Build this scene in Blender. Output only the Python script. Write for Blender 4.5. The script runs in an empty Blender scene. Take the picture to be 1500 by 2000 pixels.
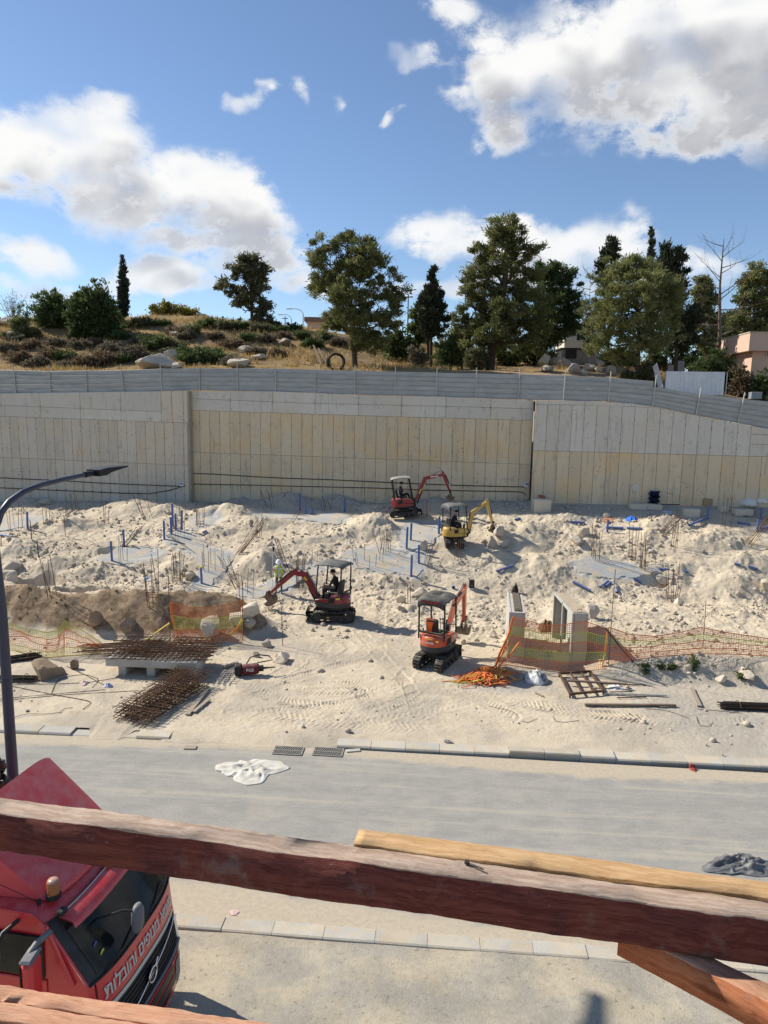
import bpy, math, random
import numpy as np
from mathutils import Vector, Matrix

# ------------------------------------------------------------------ camera, sky, sun, exposure
SC = bpy.context.scene
COL = SC.collection
R = math.radians
PITCH, ROLL, FOC, CAMH = R(8.7), R(1.0), 1400.0, 10.0
_f = np.array([0, math.cos(PITCH), -math.sin(PITCH)])
_r0 = np.array([1.0, 0, 0]); _u0 = np.array([0, math.sin(PITCH), math.cos(PITCH)])
_r = _r0*math.cos(ROLL) + _u0*math.sin(ROLL)
_u = -_r0*math.sin(ROLL) + _u0*math.cos(ROLL)
CAM = np.array([0, 0, CAMH])
cam_data = bpy.data.cameras.new('camera')
cam_data.sensor_fit = 'VERTICAL'; cam_data.sensor_height = 36.0
cam_data.lens = 36.0*FOC/2000.0
cam_data.clip_start = 0.05; cam_data.clip_end = 4000
cam = bpy.data.objects.new('camera', cam_data); COL.objects.link(cam)
cam.matrix_world = Matrix(((_r[0], _u[0], -_f[0], 0), (_r[1], _u[1], -_f[1], 0), (_r[2], _u[2], -_f[2], CAMH), (0, 0, 0, 1)))
SC.camera = cam

SUN_EL = R(38.8)
SH = np.array([0.90, -0.44]); SH /= np.linalg.norm(SH)      # ground direction in which shadows fall
to_sun = np.array([-SH[0]*math.cos(SUN_EL), -SH[1]*math.cos(SUN_EL), math.sin(SUN_EL)])
sun_d = bpy.data.lights.new('sun', 'SUN'); sun_d.energy = 3.5; sun_d.angle = R(0.8); sun_d.color = (1.0, 0.925, 0.80)
sun = bpy.data.objects.new('sun', sun_d); COL.objects.link(sun)
sun.rotation_euler = Vector(to_sun.tolist()).to_track_quat('Z', 'Y').to_euler()
SC.view_settings.view_transform = 'Standard'
SC.view_settings.look = 'None'
SC.view_settings.gamma = 1.0
SC.view_settings.use_curve_mapping = False
SC.view_settings.exposure = 0.90
SKY_STRENGTH = 0.15

def ray(px, py): return _f + _r*(px-750)/FOC + _u*(1000-py)/FOC
def at_z(px, py, z):
    d = ray(px, py); return CAM + d*((z-CAMH)/d[2])
def at_Y(px, py, Y):
    d = ray(px, py); return CAM + d*(Y/d[1])
def project(p):
    q = np.asarray(p, float)-CAM; w = q@_f
    return 750+FOC*(q@_r)/w, 1000-FOC*(q@_u)/w

# ---- sky with cumulus clouds (all in directions, nothing in screen space)
world = bpy.data.worlds.new('World'); SC.world = world; world.use_nodes = True
class NT:
    """small helper for building node trees"""
    def __init__(s, tree): s.t = tree
    def n(s, typ, **kw):
        nd = s.t.nodes.new(typ)
        for k, v in kw.items():
            if k == 'ins':
                for kk, vv in v.items():
                    if hasattr(vv, 'is_linked') or isinstance(vv, bpy.types.NodeSocket): s.t.links.new(vv, nd.inputs[kk])
                    else: nd.inputs[kk].default_value = vv
            else: setattr(nd, k, v)
        return nd
    def m(s, op, a, b=0.0, c=0.0, clamp=False):
        nd = s.n('ShaderNodeMath', operation=op, use_clamp=clamp, ins={0: a, 1: b, 2: c}); return nd.outputs[0]
    def v(s, op, a, b=(0, 0, 0)):
        nd = s.n('ShaderNodeVectorMath', operation=op, ins={0: a, 1: b})
        return nd.outputs['Value'] if op in ('DOT_PRODUCT', 'LENGTH') else nd.outputs[0]
    def ss(s, x, lo, hi, a=0.0, b=1.0):
        nd = s.n('ShaderNodeMapRange', interpolation_type='SMOOTHSTEP', ins={0: x, 1: lo, 2: hi, 3: a, 4: b}); return nd.outputs[0]
    def mix(s, fac, a, b, blend='MIX'):
        nd = s.n('ShaderNodeMix', data_type='RGBA', blend_type=blend)
        for i, vv in ((0, fac), (6, a), (7, b)):
            if isinstance(vv, bpy.types.NodeSocket): s.t.links.new(vv, nd.inputs[i])
            else: nd.inputs[i].default_value = vv if i == 0 or len(vv) == 4 else (*vv, 1)
        return nd.outputs[2]
    def noise(s, vec, scale, detail=4, rough=0.55, dist=0.0):
        nd = s.n('ShaderNodeTexNoise', ins={'Vector': vec, 'Scale': scale, 'Detail': detail, 'Roughness': rough, 'Distortion': dist}); return nd.outputs[0]

def azel(px, py):
    d = ray(px, py); d = d/np.linalg.norm(d)
    return math.atan2(d[0], d[1]), math.asin(d[2])
# cloud lobes: centre (photo pixel), half extents in pixels, weight
LOBES = [
    (150, 272, 150, 66), (30, 300, 100, 72), (330, 345, 165, 70), (470, 410, 105, 58), (230, 385, 140, 62), (430, 475, 150, 48, .95),
    (60, 503, 90, 32, .9), (330, 548, 130, 34, .85), (90, 566, 130, 24, .7), (590, 572, 150, 26, .75), (500, 530, 100, 34, .8),
    (505, 176, 52, 18, .7), (540, 166, 30, 16, .7), (592, 158, 20, 34, .65), (640, 178, 18, 18, .4),
    (1170, 80, 220, 100), (1000, 118, 105, 90), (1420, 80, 230, 130), (1000, 222, 78, 46, .9), (1345, 262, 175, 54), (1470, 200, 130, 80), (1240, 175, 170, 70), (928, 262, 34, 30, .7),
    (880, 15, 70, 56, .75), (808, 140, 44, 28, .6), (900, 200, 60, 24, .7), (765, 215, 46, 12, .35),
    (868, 455, 104, 48), (1010, 468, 112, 52), (1145, 480, 126, 50), (1050, 530, 180, 38, .9), (900, 560, 190, 26, .75), (1380, 530, 84, 32, .8), (1290, 560, 130, 28, .7),
]
def build_cloud_group():
    g = bpy.data.node_groups.new('cloud_density', 'ShaderNodeTree')
    g.interface.new_socket('Vector', in_out='INPUT', socket_type='NodeSocketVector')
    for s_ in ('Density', 'Body'): g.interface.new_socket(s_, in_out='OUTPUT', socket_type='NodeSocketFloat')
    T = NT(g)
    gi = T.n('NodeGroupInput'); go = T.n('NodeGroupOutput')
    vec = gi.outputs[0]
    # warp the lookup a little so lobes are never plain ellipses
    wn = T.n('ShaderNodeTexNoise', ins={'Vector': vec, 'Scale': 9.0, 'Detail': 3.0})
    w = T.v('MULTIPLY', T.v('SUBTRACT', wn.outputs['Color'], (0.5, 0.5, 0.5)), (0.16, 0.10, 0))
    pv = T.v('ADD', vec, w)
    acc = None
    extra = []
    rg = random.Random(4)
    for k in range(9):                                  # the sky goes on outside the frame
        a = 0.75+ (2*math.pi-1.5)*(k+0.5)/9 + rg.uniform(-.12, .12)
        extra.append((a if a < math.pi else a-2*math.pi, rg.uniform(.18, .75), rg.uniform(.16, .3), rg.uniform(.05, .11), 1.0))
    items = []
    for lb in LOBES:
        px, py, rx, ry = lb[:4]; a, e = azel(px, py)
        items.append((a, e, 1.12*rx/1400/ max(.6, math.cos(e)), 1.12*ry/1400*math.cos(math.atan((1000-py)/1400))**2*1.15, lb[4] if len(lb) > 4 else 1.0))
    for a, e, rx, ry, wt in items+extra:
        d = T.v('MULTIPLY', T.v('SUBTRACT', pv, (a, e, 0)), (1/rx, 1/ry, 0))
        q = T.m('SUBTRACT', wt, T.v('DOT_PRODUCT', d, d))
        q = T.m('MAXIMUM', q, -1.2)
        acc = q if acc is None else T.m('SMOOTH_MAX', acc, q, 0.35)
    sv = T.v('MULTIPLY', vec, (1.0, 1.5, 1.0))
    n1 = T.noise(sv, 7.5, 8, 0.62)
    n2 = T.noise(sv, 30.0, 7, 0.68)
    n = T.m('ADD', T.m('MULTIPLY', T.m('SUBTRACT', n1, 0.5), 2.5), T.m('MULTIPLY', T.m('SUBTRACT', n2, 0.5), 1.25))
    T.t.links.new(T.m('SUBTRACT', T.m('ADD', acc, n), 0.12), go.inputs[0])
    T.t.links.new(T.m('ADD', acc, T.m('MULTIPLY', T.m('SUBTRACT', T.noise(sv, 9.0, 2, 0.5), 0.5), 2.6)), go.inputs[1])
    return g
def build_world():
    T = NT(world.node_tree); T.t.nodes.clear()
    out = T.n('ShaderNodeOutputWorld'); bg = T.n('ShaderNodeBackground', ins={'Strength': 1.0})
    sky = T.n('ShaderNodeTexSky'); sky.sky_type = 'NISHITA'; sky.sun_disc = False
    sky.sun_elevation = SUN_EL; sky.sun_rotation = math.atan2(to_sun[0], to_sun[1])
    sky.air_density = 1.0; sky.dust_density = 0.25; sky.ozone_density = 4.0; sky.altitude = 900
    tc = T.n('ShaderNodeTexCoord'); d = T.v('NORMALIZE', tc.outputs['Generated'])
    sx = T.n('ShaderNodeSeparateXYZ', ins={0: d})
    az = T.m('ARCTAN2', sx.outputs[0], sx.outputs[1]); el = T.m('ARCSINE', sx.outputs[2])
    ae = T.n('ShaderNodeCombineXYZ', ins={0: az, 1: el, 2: 0.0}).outputs[0]
    G = build_cloud_group()
    def dens(off):
        gn = T.n('ShaderNodeGroup'); gn.node_tree = G
        T.t.links.new(T.v('ADD', ae, off), gn.inputs[0]); return gn.outputs
    o0 = dens((0, 0, 0)); o1 = dens((-0.014, 0.018, 0)); o2 = dens((-0.016, 0.050, 0)); d0 = o0[0]
    alpha = T.m('MULTIPLY', T.ss(d0, -0.20, 0.62), T.ss(o0[1], -.35, .95))
    slope = T.m('SUBTRACT', o1[0], d0)          # cloud thickens towards the sun: in shade
    occ = T.m('ADD', T.m('MULTIPLY', T.ss(o2[1], 0.05, 1.1), 0.95), T.m('MULTIPLY', slope, 0.16), clamp=True)
    occ = T.m('MULTIPLY', occ, T.ss(d0, .1, .8))
    bright = T.mix(occ, (3.5, 3.5, 3.46), (1.72, 1.76, 1.92))
    # thin cloud near the horizon is paler and bluer
    lowmix = T.ss(el, 0.05, 0.28)
    bright = T.mix(lowmix, T.mix(0.45, bright, (2.45, 2.8, 3.3)), bright)
    hs = T.n('ShaderNodeHueSaturation', ins={'Saturation': 0.97, 'Value': 0.49, 'Color': sky.outputs[0]})
    col = T.mix(alpha, hs.outputs[0], bright)
    sc = T.n('ShaderNodeVectorMath', operation='SCALE'); T.t.links.new(col, sc.inputs[0]); sc.inputs['Scale'].default_value = 1.0
    T.t.links.new(sc.outputs[0], bg.inputs['Color']); bg.inputs['Strength'].default_value = SKY_STRENGTH
    T.t.links.new(bg.outputs[0], out.inputs[0])
build_world()

# ------------------------------------------------------------------ helpers: noise, meshes, objects, materials
rng = np.random.default_rng(7)
random.seed(7)
_LAT = [np.random.default_rng(100+i).random((256, 256)) for i in range(6)]
def vnoise(x, y, k=0):
    L = _LAT[k % 6]; xi = np.floor(x).astype(int); yi = np.floor(y).astype(int)
    fx = x-xi; fy = y-yi; fx = fx*fx*(3-2*fx); fy = fy*fy*(3-2*fy)
    a = L[xi & 255, yi & 255]; b = L[(xi+1) & 255, yi & 255]; c = L[xi & 255, (yi+1) & 255]; d = L[(xi+1) & 255, (yi+1) & 255]
    return (a*(1-fx)+b*fx)*(1-fy)+(c*(1-fx)+d*fx)*fy-0.5
def fbm(x, y, oct=4, k=0, gain=0.5):
    s = 0; a = 1.0
    for i in range(oct):
        c, sn = math.cos(i*1.1), math.sin(i*1.1)
        s = s+a*vnoise((x*c-y*sn)*2**i+17.3*i, (x*sn+y*c)*2**i+9.1*i, k+i); a *= gain
    return s
def billow(x, y, oct=3, k=0):
    s = 0; a = 1.0
    for i in range(oct):
        s = s+a*(np.abs(vnoise(x*2**i+5.7*i, y*2**i+3.3*i, k+i))*2-0.5); a *= 0.5
    return s
def sstep(a, b, x):
    t = np.clip((x-a)/(b-a), 0, 1); return t*t*(3-2*t)

def mesh_np(name, verts, faces, material=None, smooth=False):
    """fast mesh from numpy arrays: verts (n,3), faces (m,3|4)"""
    me = bpy.data.meshes.new(name)
    verts = np.asarray(verts, np.float32); faces = np.asarray(faces, np.int32)
    k = faces.shape[1]
    me.vertices.add(len(verts)); me.vertices.foreach_set('co', verts.ravel())
    me.loops.add(faces.size); me.loops.foreach_set('vertex_index', faces.ravel())
    me.polygons.add(len(faces)); me.polygons.foreach_set('loop_start', np.arange(0, faces.size, k, dtype=np.int32))
    me.polygons.foreach_set('loop_total', np.full(len(faces), k, np.int32))
    if smooth: me.polygons.foreach_set('use_smooth', np.ones(len(faces), bool))
    me.update(calc_edges=True)
    if material: me.materials.append(material)
    return me
def attr(me, name, vals):
    a = me.attributes.new(name, 'FLOAT', 'POINT'); a.data.foreach_set('value', np.asarray(vals, np.float32))
def link(name, me, parent=None, loc=None):
    o = bpy.data.objects.new(name, me); COL.objects.link(o)
    if parent is not None: o.parent = parent
    if loc is not None: o.location = [float(c) for c in loc]
    return o
def tag(o, label=None, cat=None, group=None, kind=None):
    if label: o['label'] = label
    if cat: o['category'] = cat
    if group: o['group'] = group
    if kind: o['kind'] = kind
    return o
def thing(name, label, cat, loc=(0, 0, 0), rz=0.0, group=None):
    o = bpy.data.objects.new(name, None); COL.objects.link(o); o.empty_display_size = 0.2
    o.location = [float(c) for c in loc]; o.rotation_euler = (0, 0, rz)
    return tag(o, label, cat, group)
def copy_tree(o, parent=None):
    c = o.copy(); COL.objects.link(c)
    if parent is not None: c.parent = parent
    for ch in list(o.children): copy_tree(ch, c)
    return c

class MB:
    """collects shapes into one mesh"""
    def __init__(s): s.v = []; s.f = []; s.sm = []
    def add(s, vs, fs, smooth=False):
        b = len(s.v); s.v += [tuple(float(c) for c in p) for p in vs]
        s.f += [tuple(i+b for i in q) for q in fs]; s.sm += [smooth]*len(fs)
        return s
    def box(s, c, size, rot=None, bev=0.0):
        hx, hy, hz = [x/2 for x in size]
        if bev > 0:
            b = min(bev, hx*.9, hy*.9, hz*.9); vs = []; 
            for sx in (-1, 1):
                for sy in (-1, 1):
                    for sz in (-1, 1):
                        vs += [(sx*hx, sy*(hy-b), sz*(hz-b)), (sx*(hx-b), sy*hy, sz*(hz-b)), (sx*(hx-b), sy*(hy-b), sz*hz)]
            def vi(sx, sy, sz, k): return (((sx+1)//2)*4+((sy+1)//2)*2+(sz+1)//2)*3+k
            fs = []
            for sg in (-1, 1):
                fs.append([vi(sg, a, e, 0) for a, e in ((-1, -1), (1, -1), (1, 1), (-1, 1))])
                fs.append([vi(a, sg, e, 1) for a, e in ((-1, -1), (1, -1), (1, 1), (-1, 1))])
                fs.append([vi(a, e, sg, 2) for a, e in ((-1, -1), (1, -1), (1, 1), (-1, 1))])
            for a in (-1, 1):
                for e in (-1, 1):
                    fs.append([vi(a, e, -1, 0), vi(a, e, 1, 0), vi(a, e, 1, 1), vi(a, e, -1, 1)])
                    fs.append([vi(a, -1, e, 0), vi(a, 1, e, 0), vi(a, 1, e, 2), vi(a, -1, e, 2)])
                    fs.append([vi(-1, a, e, 1), vi(1, a, e, 1), vi(1, a, e, 2), vi(-1, a, e, 2)])
                    for q in (-1, 1): fs.append([vi(a, e, q, 0), vi(a, e, q, 1), vi(a, e, q, 2)])
        else:
            vs = [(x, y, z) for x in (-hx, hx) for y in (-hy, hy) for z in (-hz, hz)]
            fs = [(0, 1, 3, 2), (4, 6, 7, 5), (0, 4, 5, 1), (2, 3, 7, 6), (0, 2, 6, 4), (1, 5, 7, 3)]
        M = rot.to_matrix() if hasattr(rot, 'to_matrix') else rot
        vs = [Vector(v) for v in vs]
        if M is not None: vs = [M @ v for v in vs]
        return s.add([(v[0]+c[0], v[1]+c[1], v[2]+c[2]) for v in vs], fs)
    def bar(s, p, q, w, h=None, bev=0.0, up=(0, 0, 1)):
        p = Vector(p); q = Vector(q); d = q-p; L = d.length
        if L < 1e-6: return s
        x = d/L; upv = Vector(up)
        if abs(x.dot(upv)) > .98: upv = Vector((1, 0, 0))
        y = upv.cross(x).normalized(); z = x.cross(y)
        M = Matrix((x, y, z)).transposed()
        return s.box((p+q)/2, (L, w, h or w), M, bev)
    def tube(s, pts, r, n=6, caps=True, smooth=True):
        pts = [Vector(p) for p in pts]; m = len(pts)
        rs = r if hasattr(r, '__len__') else [r]*m
        ring = []; prev = None
        for i, p in enumerate(pts):
            t = (pts[min(i+1, m-1)]-pts[max(i-1, 0)])
            t = t.normalized() if t.length > 1e-9 else Vector((0, 0, 1))
            if prev is None:
                a = Vector((0, 0, 1)) if abs(t.z) < .9 else Vector((1, 0, 0))
                u = t.cross(a).normalized()
            else:
                u = (prev-t*prev.dot(t))
                u = u.normalized() if u.length > 1e-6 else t.orthogonal().normalized()
            prev = u; w = t.cross(u)
            ring.append([p+(u*math.cos(2*math.pi*k/n)+w*math.sin(2*math.pi*k/n))*rs[i] for k in range(n)])
        vs = [v for rr in ring for v in rr]
        fs = [(i*n+k, i*n+(k+1) % n, (i+1)*n+(k+1) % n, (i+1)*n+k) for i in range(m-1) for k in range(n)]
        s.add(vs, fs, smooth)
        if caps: s.add(ring[0], [tuple(range(n-1, -1, -1))]); s.add(ring[-1], [tuple(range(n))])
        return s
    def cyl(s, p, q, r, n=12, r2=None, caps=True): return s.tube([p, q], [r, r if r2 is None else r2], n, caps)
    def prism(s, pts, depth, M=None, bev=0.0):
        """outline pts (2-D x,z) extruded along y by +-depth/2, then transformed by the 4x4 M"""
        n = len(pts); vs = []; fs = []
        if bev > 0:
            cx = sum(p[0] for p in pts)/n; cz = sum(p[1] for p in pts)/n
            ins = []
            for i in range(n):
                a, b, c = Vector(pts[i-1]), Vector(pts[i]), Vector(pts[(i+1) % n])
                n1 = Vector((-(b-a).y, (b-a).x)).normalized(); n2 = Vector((-(c-b).y, (c-b).x)).normalized()
                m_ = (n1+n2); m_ = m_.normalized() if m_.length > 1e-6 else n1
                if m_.dot(Vector((cx, cz))-b) < 0: m_ = -m_
                ins.append(b+m_*bev)
            layers = [(ins, -depth/2), (pts, -depth/2+bev), (pts, depth/2-bev), (ins, depth/2)]
        else: layers = [(pts, -depth/2), (pts, depth/2)]
        for P, y in layers: vs += [Vector((p[0], y, p[1])) for p in P]
        for L in range(len(layers)-1):
            fs += [(L*n+i, L*n+(i+1) % n, (L+1)*n+(i+1) % n, (L+1)*n+i) for i in range(n)]
        fs += [tuple(range(n-1, -1, -1)), tuple((len(layers)-1)*n+i for i in range(n))]
        if M is not None: vs = [M @ v for v in vs]
        return s.add(vs, fs)
    def lathe(s, prof, n=16, c=(0, 0, 0), M=None, smooth=True):
        vs = []; m = len(prof)
        for r, z in prof:
            for k in range(n): vs.append(Vector((r*math.cos(2*math.pi*k/n), r*math.sin(2*math.pi*k/n), z)))
        if M is not None: vs = [M @ v for v in vs]
        vs = [(v[0]+c[0], v[1]+c[1], v[2]+c[2]) for v in vs]
        fs = [(i*n+k, i*n+(k+1) % n, (i+1)*n+(k+1) % n, (i+1)*n+k) for i in range(m-1) for k in range(n)]
        s.add(vs, fs, smooth)
        return s
    def grid(s, P, smooth=True, closed=False):
        """P: rows of points"""
        r = len(P); c = len(P[0]); vs = [p for row in P for p in row]
        cc = c if closed else c-1
        fs = [(i*c+j, i*c+(j+1) % c, (i+1)*c+(j+1) % c, (i+1)*c+j) for i in range(r-1) for j in range(cc)]
        return s.add(vs, fs, smooth)
    def mesh(s, name, material=None):
        me = bpy.data.meshes.new(name); me.from_pydata(s.v, [], s.f)
        me.polygons.foreach_set('use_smooth', s.sm); 
        if material: me.materials.append(material)
        me.update(); return me
    def build(s, name, material, parent=None, loc=None):
        import bmesh
        me = s.mesh(name, material)
        b = bmesh.new(); b.from_mesh(me); bmesh.ops.recalc_face_normals(b, faces=b.faces); b.to_mesh(me); b.free()
        return link(name, me, parent, loc)

MATS = {}
def mat(key, col, rough=.85, var=.18, scale=2.0, col2=None, mixscale=None, bump=.25, bscale=40., metal=0.0, objvar=0.0, spec=.3, coat=0.0, speck=None, stretch=(1, 1, 1), alpha=None, emit=None, dust=None):
    """procedural material: base colour broken up by two noises, optional second colour patches, specks, dust, bump"""
    if key in MATS: return MATS[key]
    m = bpy.data.materials.new(key); m.use_nodes = True; MATS[key] = m
    T = NT(m.node_tree); T.t.nodes.clear()
    out = T.n('ShaderNodeOutputMaterial'); b = T.n('ShaderNodeBsdfPrincipled')
    T.t.links.new(b.outputs[0], out.inputs[0])
    g = T.n('ShaderNodeNewGeometry'); tcn = T.n('ShaderNodeTexCoord')
    pos = T.v('MULTIPLY', tcn.outputs['Object'], stretch)
    oi = T.n('ShaderNodeObjectInfo')
    pos = T.v('ADD', pos, T.n('ShaderNodeCombineXYZ', ins={0: T.m('MULTIPLY', oi.outputs['Random'], 37.0), 1: T.m('MULTIPLY', oi.outputs['Random'], 11.0), 2: 0.0}).outputs[0])
    n1 = T.noise(pos, scale, 6, .6); n2 = T.noise(pos, scale*9, 4, .6)
    val = T.m('ADD', T.m('MULTIPLY', T.m('SUBTRACT', n1, .5), var*2.6), T.m('MULTIPLY', T.m('SUBTRACT', n2, .5), var*1.6))
    if objvar: val = T.m('ADD', val, T.m('MULTIPLY', T.m('SUBTRACT', oi.outputs['Random'], .5), objvar))
    val = T.m('ADD', val, 1.0)
    c = (*col, 1)
    if col2 is not None:
        nn = T.noise(pos, mixscale or scale*.6, 5, .65)
        c = T.mix(T.ss(nn, .42, .62), c, (*col2, 1))
    if speck is not None:
        sn = T.noise(pos, speck[1], 3, .7)
        c = T.mix(T.ss(sn, speck[2], speck[2]+.08), c, (*speck[0], 1))
    if dust is not None:      # dust that has settled on upward faces
        sep = T.n('ShaderNodeSeparateXYZ', ins={0: g.outputs['Normal']})
        dn = T.noise(pos, dust[1], 5, .65)
        df = T.m('MULTIPLY', T.m('MULTIPLY', T.ss(sep.outputs[2], .1, .9), T.ss(dn, .3, .7)), dust[2])
        c = T.mix(df, c, (*dust[0], 1))
    mul = T.n('ShaderNodeVectorMath', operation='SCALE')
    if isinstance(c, bpy.types.NodeSocket): T.t.links.new(c, mul.inputs[0])
    else: mul.inputs[0].default_value = c[:3]
    T.t.links.new(val, mul.inputs['Scale'])
    T.t.links.new(mul.outputs[0], b.inputs['Base Color'])
    b.inputs['Roughness'].default_value = rough; b.inputs['Metallic'].default_value = metal
    b.inputs['Specular IOR Level'].default_value = spec; b.inputs['Coat Weight'].default_value = coat
    if coat: b.inputs['Coat Roughness'].default_value = .12
    if bump:
        bn = T.noise(pos, bscale, 5, .65)
        bp = T.n('ShaderNodeBump', ins={'Strength': bump, 'Distance': .02, 'Height': bn}); T.t.links.new(bp.outputs[0], b.inputs['Normal'])
    if alpha is not None: b.inputs['Alpha'].default_value = alpha
    return m
# ------------------------------------------------------------------ terrain
RA = R(4.5); RU = np.array([math.cos(RA), -math.sin(RA)]); RV = np.array([math.sin(RA), math.cos(RA)])
def uv_of(x, y): return x*RU[0]+y*RU[1], x*RV[0]+y*RV[1]
def xy_of(u, v): return u*RU[0]+v*RV[0], u*RU[1]+v*RV[1]
# retaining wall sections: plan line from a to b (seen at these photo columns)
WA0, WA1 = at_Y(-330, 768, 53.4), at_Y(368, 765, 48.2)
WB0, WB1 = at_Y(366, 765, 48.75), at_Y(1043, 781, 45.2)
WC0, WC1 = at_Y(1046, 781, 44.5), at_Y(1860, 900, 40.6)
def wallY(x):
    x = np.asarray(x, float)
    def ln(a, b): return a[1]+(x-a[0])*(b[1]-a[1])/(b[0]-a[0])
    return np.where(x < WA1[0], ln(WA0, WA1), np.where(x < WB1[0], ln(WB0, WB1), ln(WC0, WC1)))
def base_site(x, y):
    v = x*RV[0]+y*RV[1]
    z = np.interp(v, [17.5, 19.4, 26, 31, 35.5, 38, 40, 42.5, 45, 60], [.10, .10, .14, .2, .5, 1.7, 2.35, 3.0, 3.55, 3.7])
    z = z+.04*x*sstep(34, 44, v)
    z = z+.75*sstep(7.3, 9.0, x)*sstep(25.2, 26.6, v)*(1-sstep(31, 36, v))
    return z
def march(fn, px, py, t0=14.0, t1=330.0):
    d = ray(px, py); t = np.concatenate([np.arange(t0, 62, .04), np.arange(62, t1, .25)])
    P = CAM[None]+d[None]*t[:, None]
    b = P[:, 2] < fn(P[:, 0], P[:, 1])
    if not b.any(): return P[-1]
    i = int(np.argmax(b)); lo, hi = t[max(i-1, 0)], t[i]
    for _ in range(12):
        mid = (lo+hi)/2; p = CAM+d*mid
        if p[2] < float(fn(np.array([p[0]]), np.array([p[1]]))[0]): hi = mid
        else: lo = mid
    return CAM+d*hi
# mounds: photo pixel of the summit, height, half extents, sharpness
MOUNDS = [
    (262, 974, 1.2, 3.2, 1.6, 1.3), (330, 985, .7, 2.4, 1.4, 1.5), (50, 972, .8, 1.8, 1.2, 1.2), (140, 1014, .9, 2.2, 1.3, 1.4), (30, 1052, .9, 1.9, 1.3, 1.3), (85, 1018, .7, 1.6, 1.1, 1.3),
    (430, 985, 1.2, 2.6, 1.8, 1.3), (505, 1005, .8, 2.6, 1.5, 1.5), (420, 1035, .5, 1.6, 1.0, 1.5), (735, 1003, 1.5, 2.1, 1.9, 1.15), (690, 1030, .6, 1.8, 1.2, 1.5), (510, 1083, 1.0, 1.25, 1.2, 1.1),
    (560, 965, 1.0, 3.2, 1.2, 1.5), (650, 966, .9, 2.6, 1.2, 1.5), (480, 965, .8, 2.2, 1.1, 1.5), (100, 1095, .7, 1.8, 1.2, 1.4), (170, 1110, .8, 1.7, 1.0, 1.3), (270, 1070, .8, 1.4, 1.0, 1.3),
    (340, 1105, .5, 1.4, .9, 1.5), (1040, 1028, 1.2, 1.7, 1.4, 1.1), (990, 1030, .8, 1.6, 1.2, 1.3), (1110, 990, .9, 2.6, 1.1, 1.4), (1300, 1008, 1.1, 2.0, 1.4, 1.2),
    (1270, 1035, .7, 1.5, 1.1, 1.4), (1380, 1045, 1.0, 2.6, 1.5, 1.3), (1450, 1085, .8, 2.0, 1.4, 1.4), (1440, 1130, 1.0, 2.3, 1.5, 1.3), (1330, 1100, .5, 1.6, 1.0, 1.5), (1050, 1090, .7, 1.6, 1.2, 1.4),
    (1140, 1060, .5, 1.8, 1.0, 1.5), (850, 970, .6, 1.4, .9, 1.4), (1480, 1015, .6, 1.6, 1, 1.5), (600, 1050, .5, 2.0, 1.1, 1.6), (1090, 1110, .5, 1.4, .8, 1.5),
    (975, 1085, .45, 1.5, .8, 1.5), (800, 1180, .35, 1.2, .7, 1.5), (760, 1130, .4, 1.6, .8, 1.6), (430, 1200, .55, 1.0, .7, 1.3), (1290, 1160, .4, 1.2, .7, 1.5), (1460, 1190, .5, 1.6, .9, 1.5),
    (980, 1300, .30, .55, .45, 1.3),
]
PITS = [(235, 1075, .9, 1.3, .7), (400, 1172, .8, 1.1, .6), (310, 1165, .7, 1.3, .5), (75, 1135, .5, 1.5, .8), (180, 1150, .6, 2.0, .5), (1275, 1125, .5, .9, .5), (500, 1160, .35, .7, .5), (620, 1010, .3, 1.5, .5)]
def zshift(h): return lambda x, y: base_site(x, y)+h
_M = [(march(zshift(h*.60), px, py), h*.60, rx, ry, p) for px, py, h, rx, ry, p in MOUNDS]
_PT = [(march(base_site, px, py), h, rx, ry) for px, py, h, rx, ry in PITS]
# front berm of brown soil on the left
def berm(x, y):
    u, v = uv_of(x, y)
    crest = 29.3+.35*fbm(u/2.5, u*0+3.1, 3, 2)*2
    w = np.where(v < crest, 2.2, 1.6)
    h = np.clip(1-np.abs(v-crest)/w, 0, 1)
    h = h*h*(3-2*h)
    return 1.5*h*(1-sstep(-9.3, -6.8, u+.5*fbm(v/1.5, u*0, 2, 1)))*(1+.35*fbm(u/1.7, v/1.7, 3, 3))
def poly_sd(x, y, P):
    """signed distance to polygon (negative inside)"""
    P = np.asarray(P, float); n = len(P); d = np.full(x.shape, 1e9); inside = np.zeros(x.shape, bool)
    for i in range(n):
        a, b = P[i], P[(i+1) % n]; e = b-a; wx, wy = x-a[0], y-a[1]
        t = np.clip((wx*e[0]+wy*e[1])/(e@e), 0, 1)
        d = np.minimum(d, (wx-e[0]*t)**2+(wy-e[1]*t)**2)
        c = ((a[1] <= y) & (b[1] > y)) | ((b[1] <= y) & (a[1] > y))
        with np.errstate(divide='ignore', invalid='ignore'):
            xi = a[0]+(y-a[1])*(b[0]-a[0])/(b[1]-a[1]+1e-12)
        inside ^= c & (x < xi)
    d = np.sqrt(d); return np.where(inside, -d, d)
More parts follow.
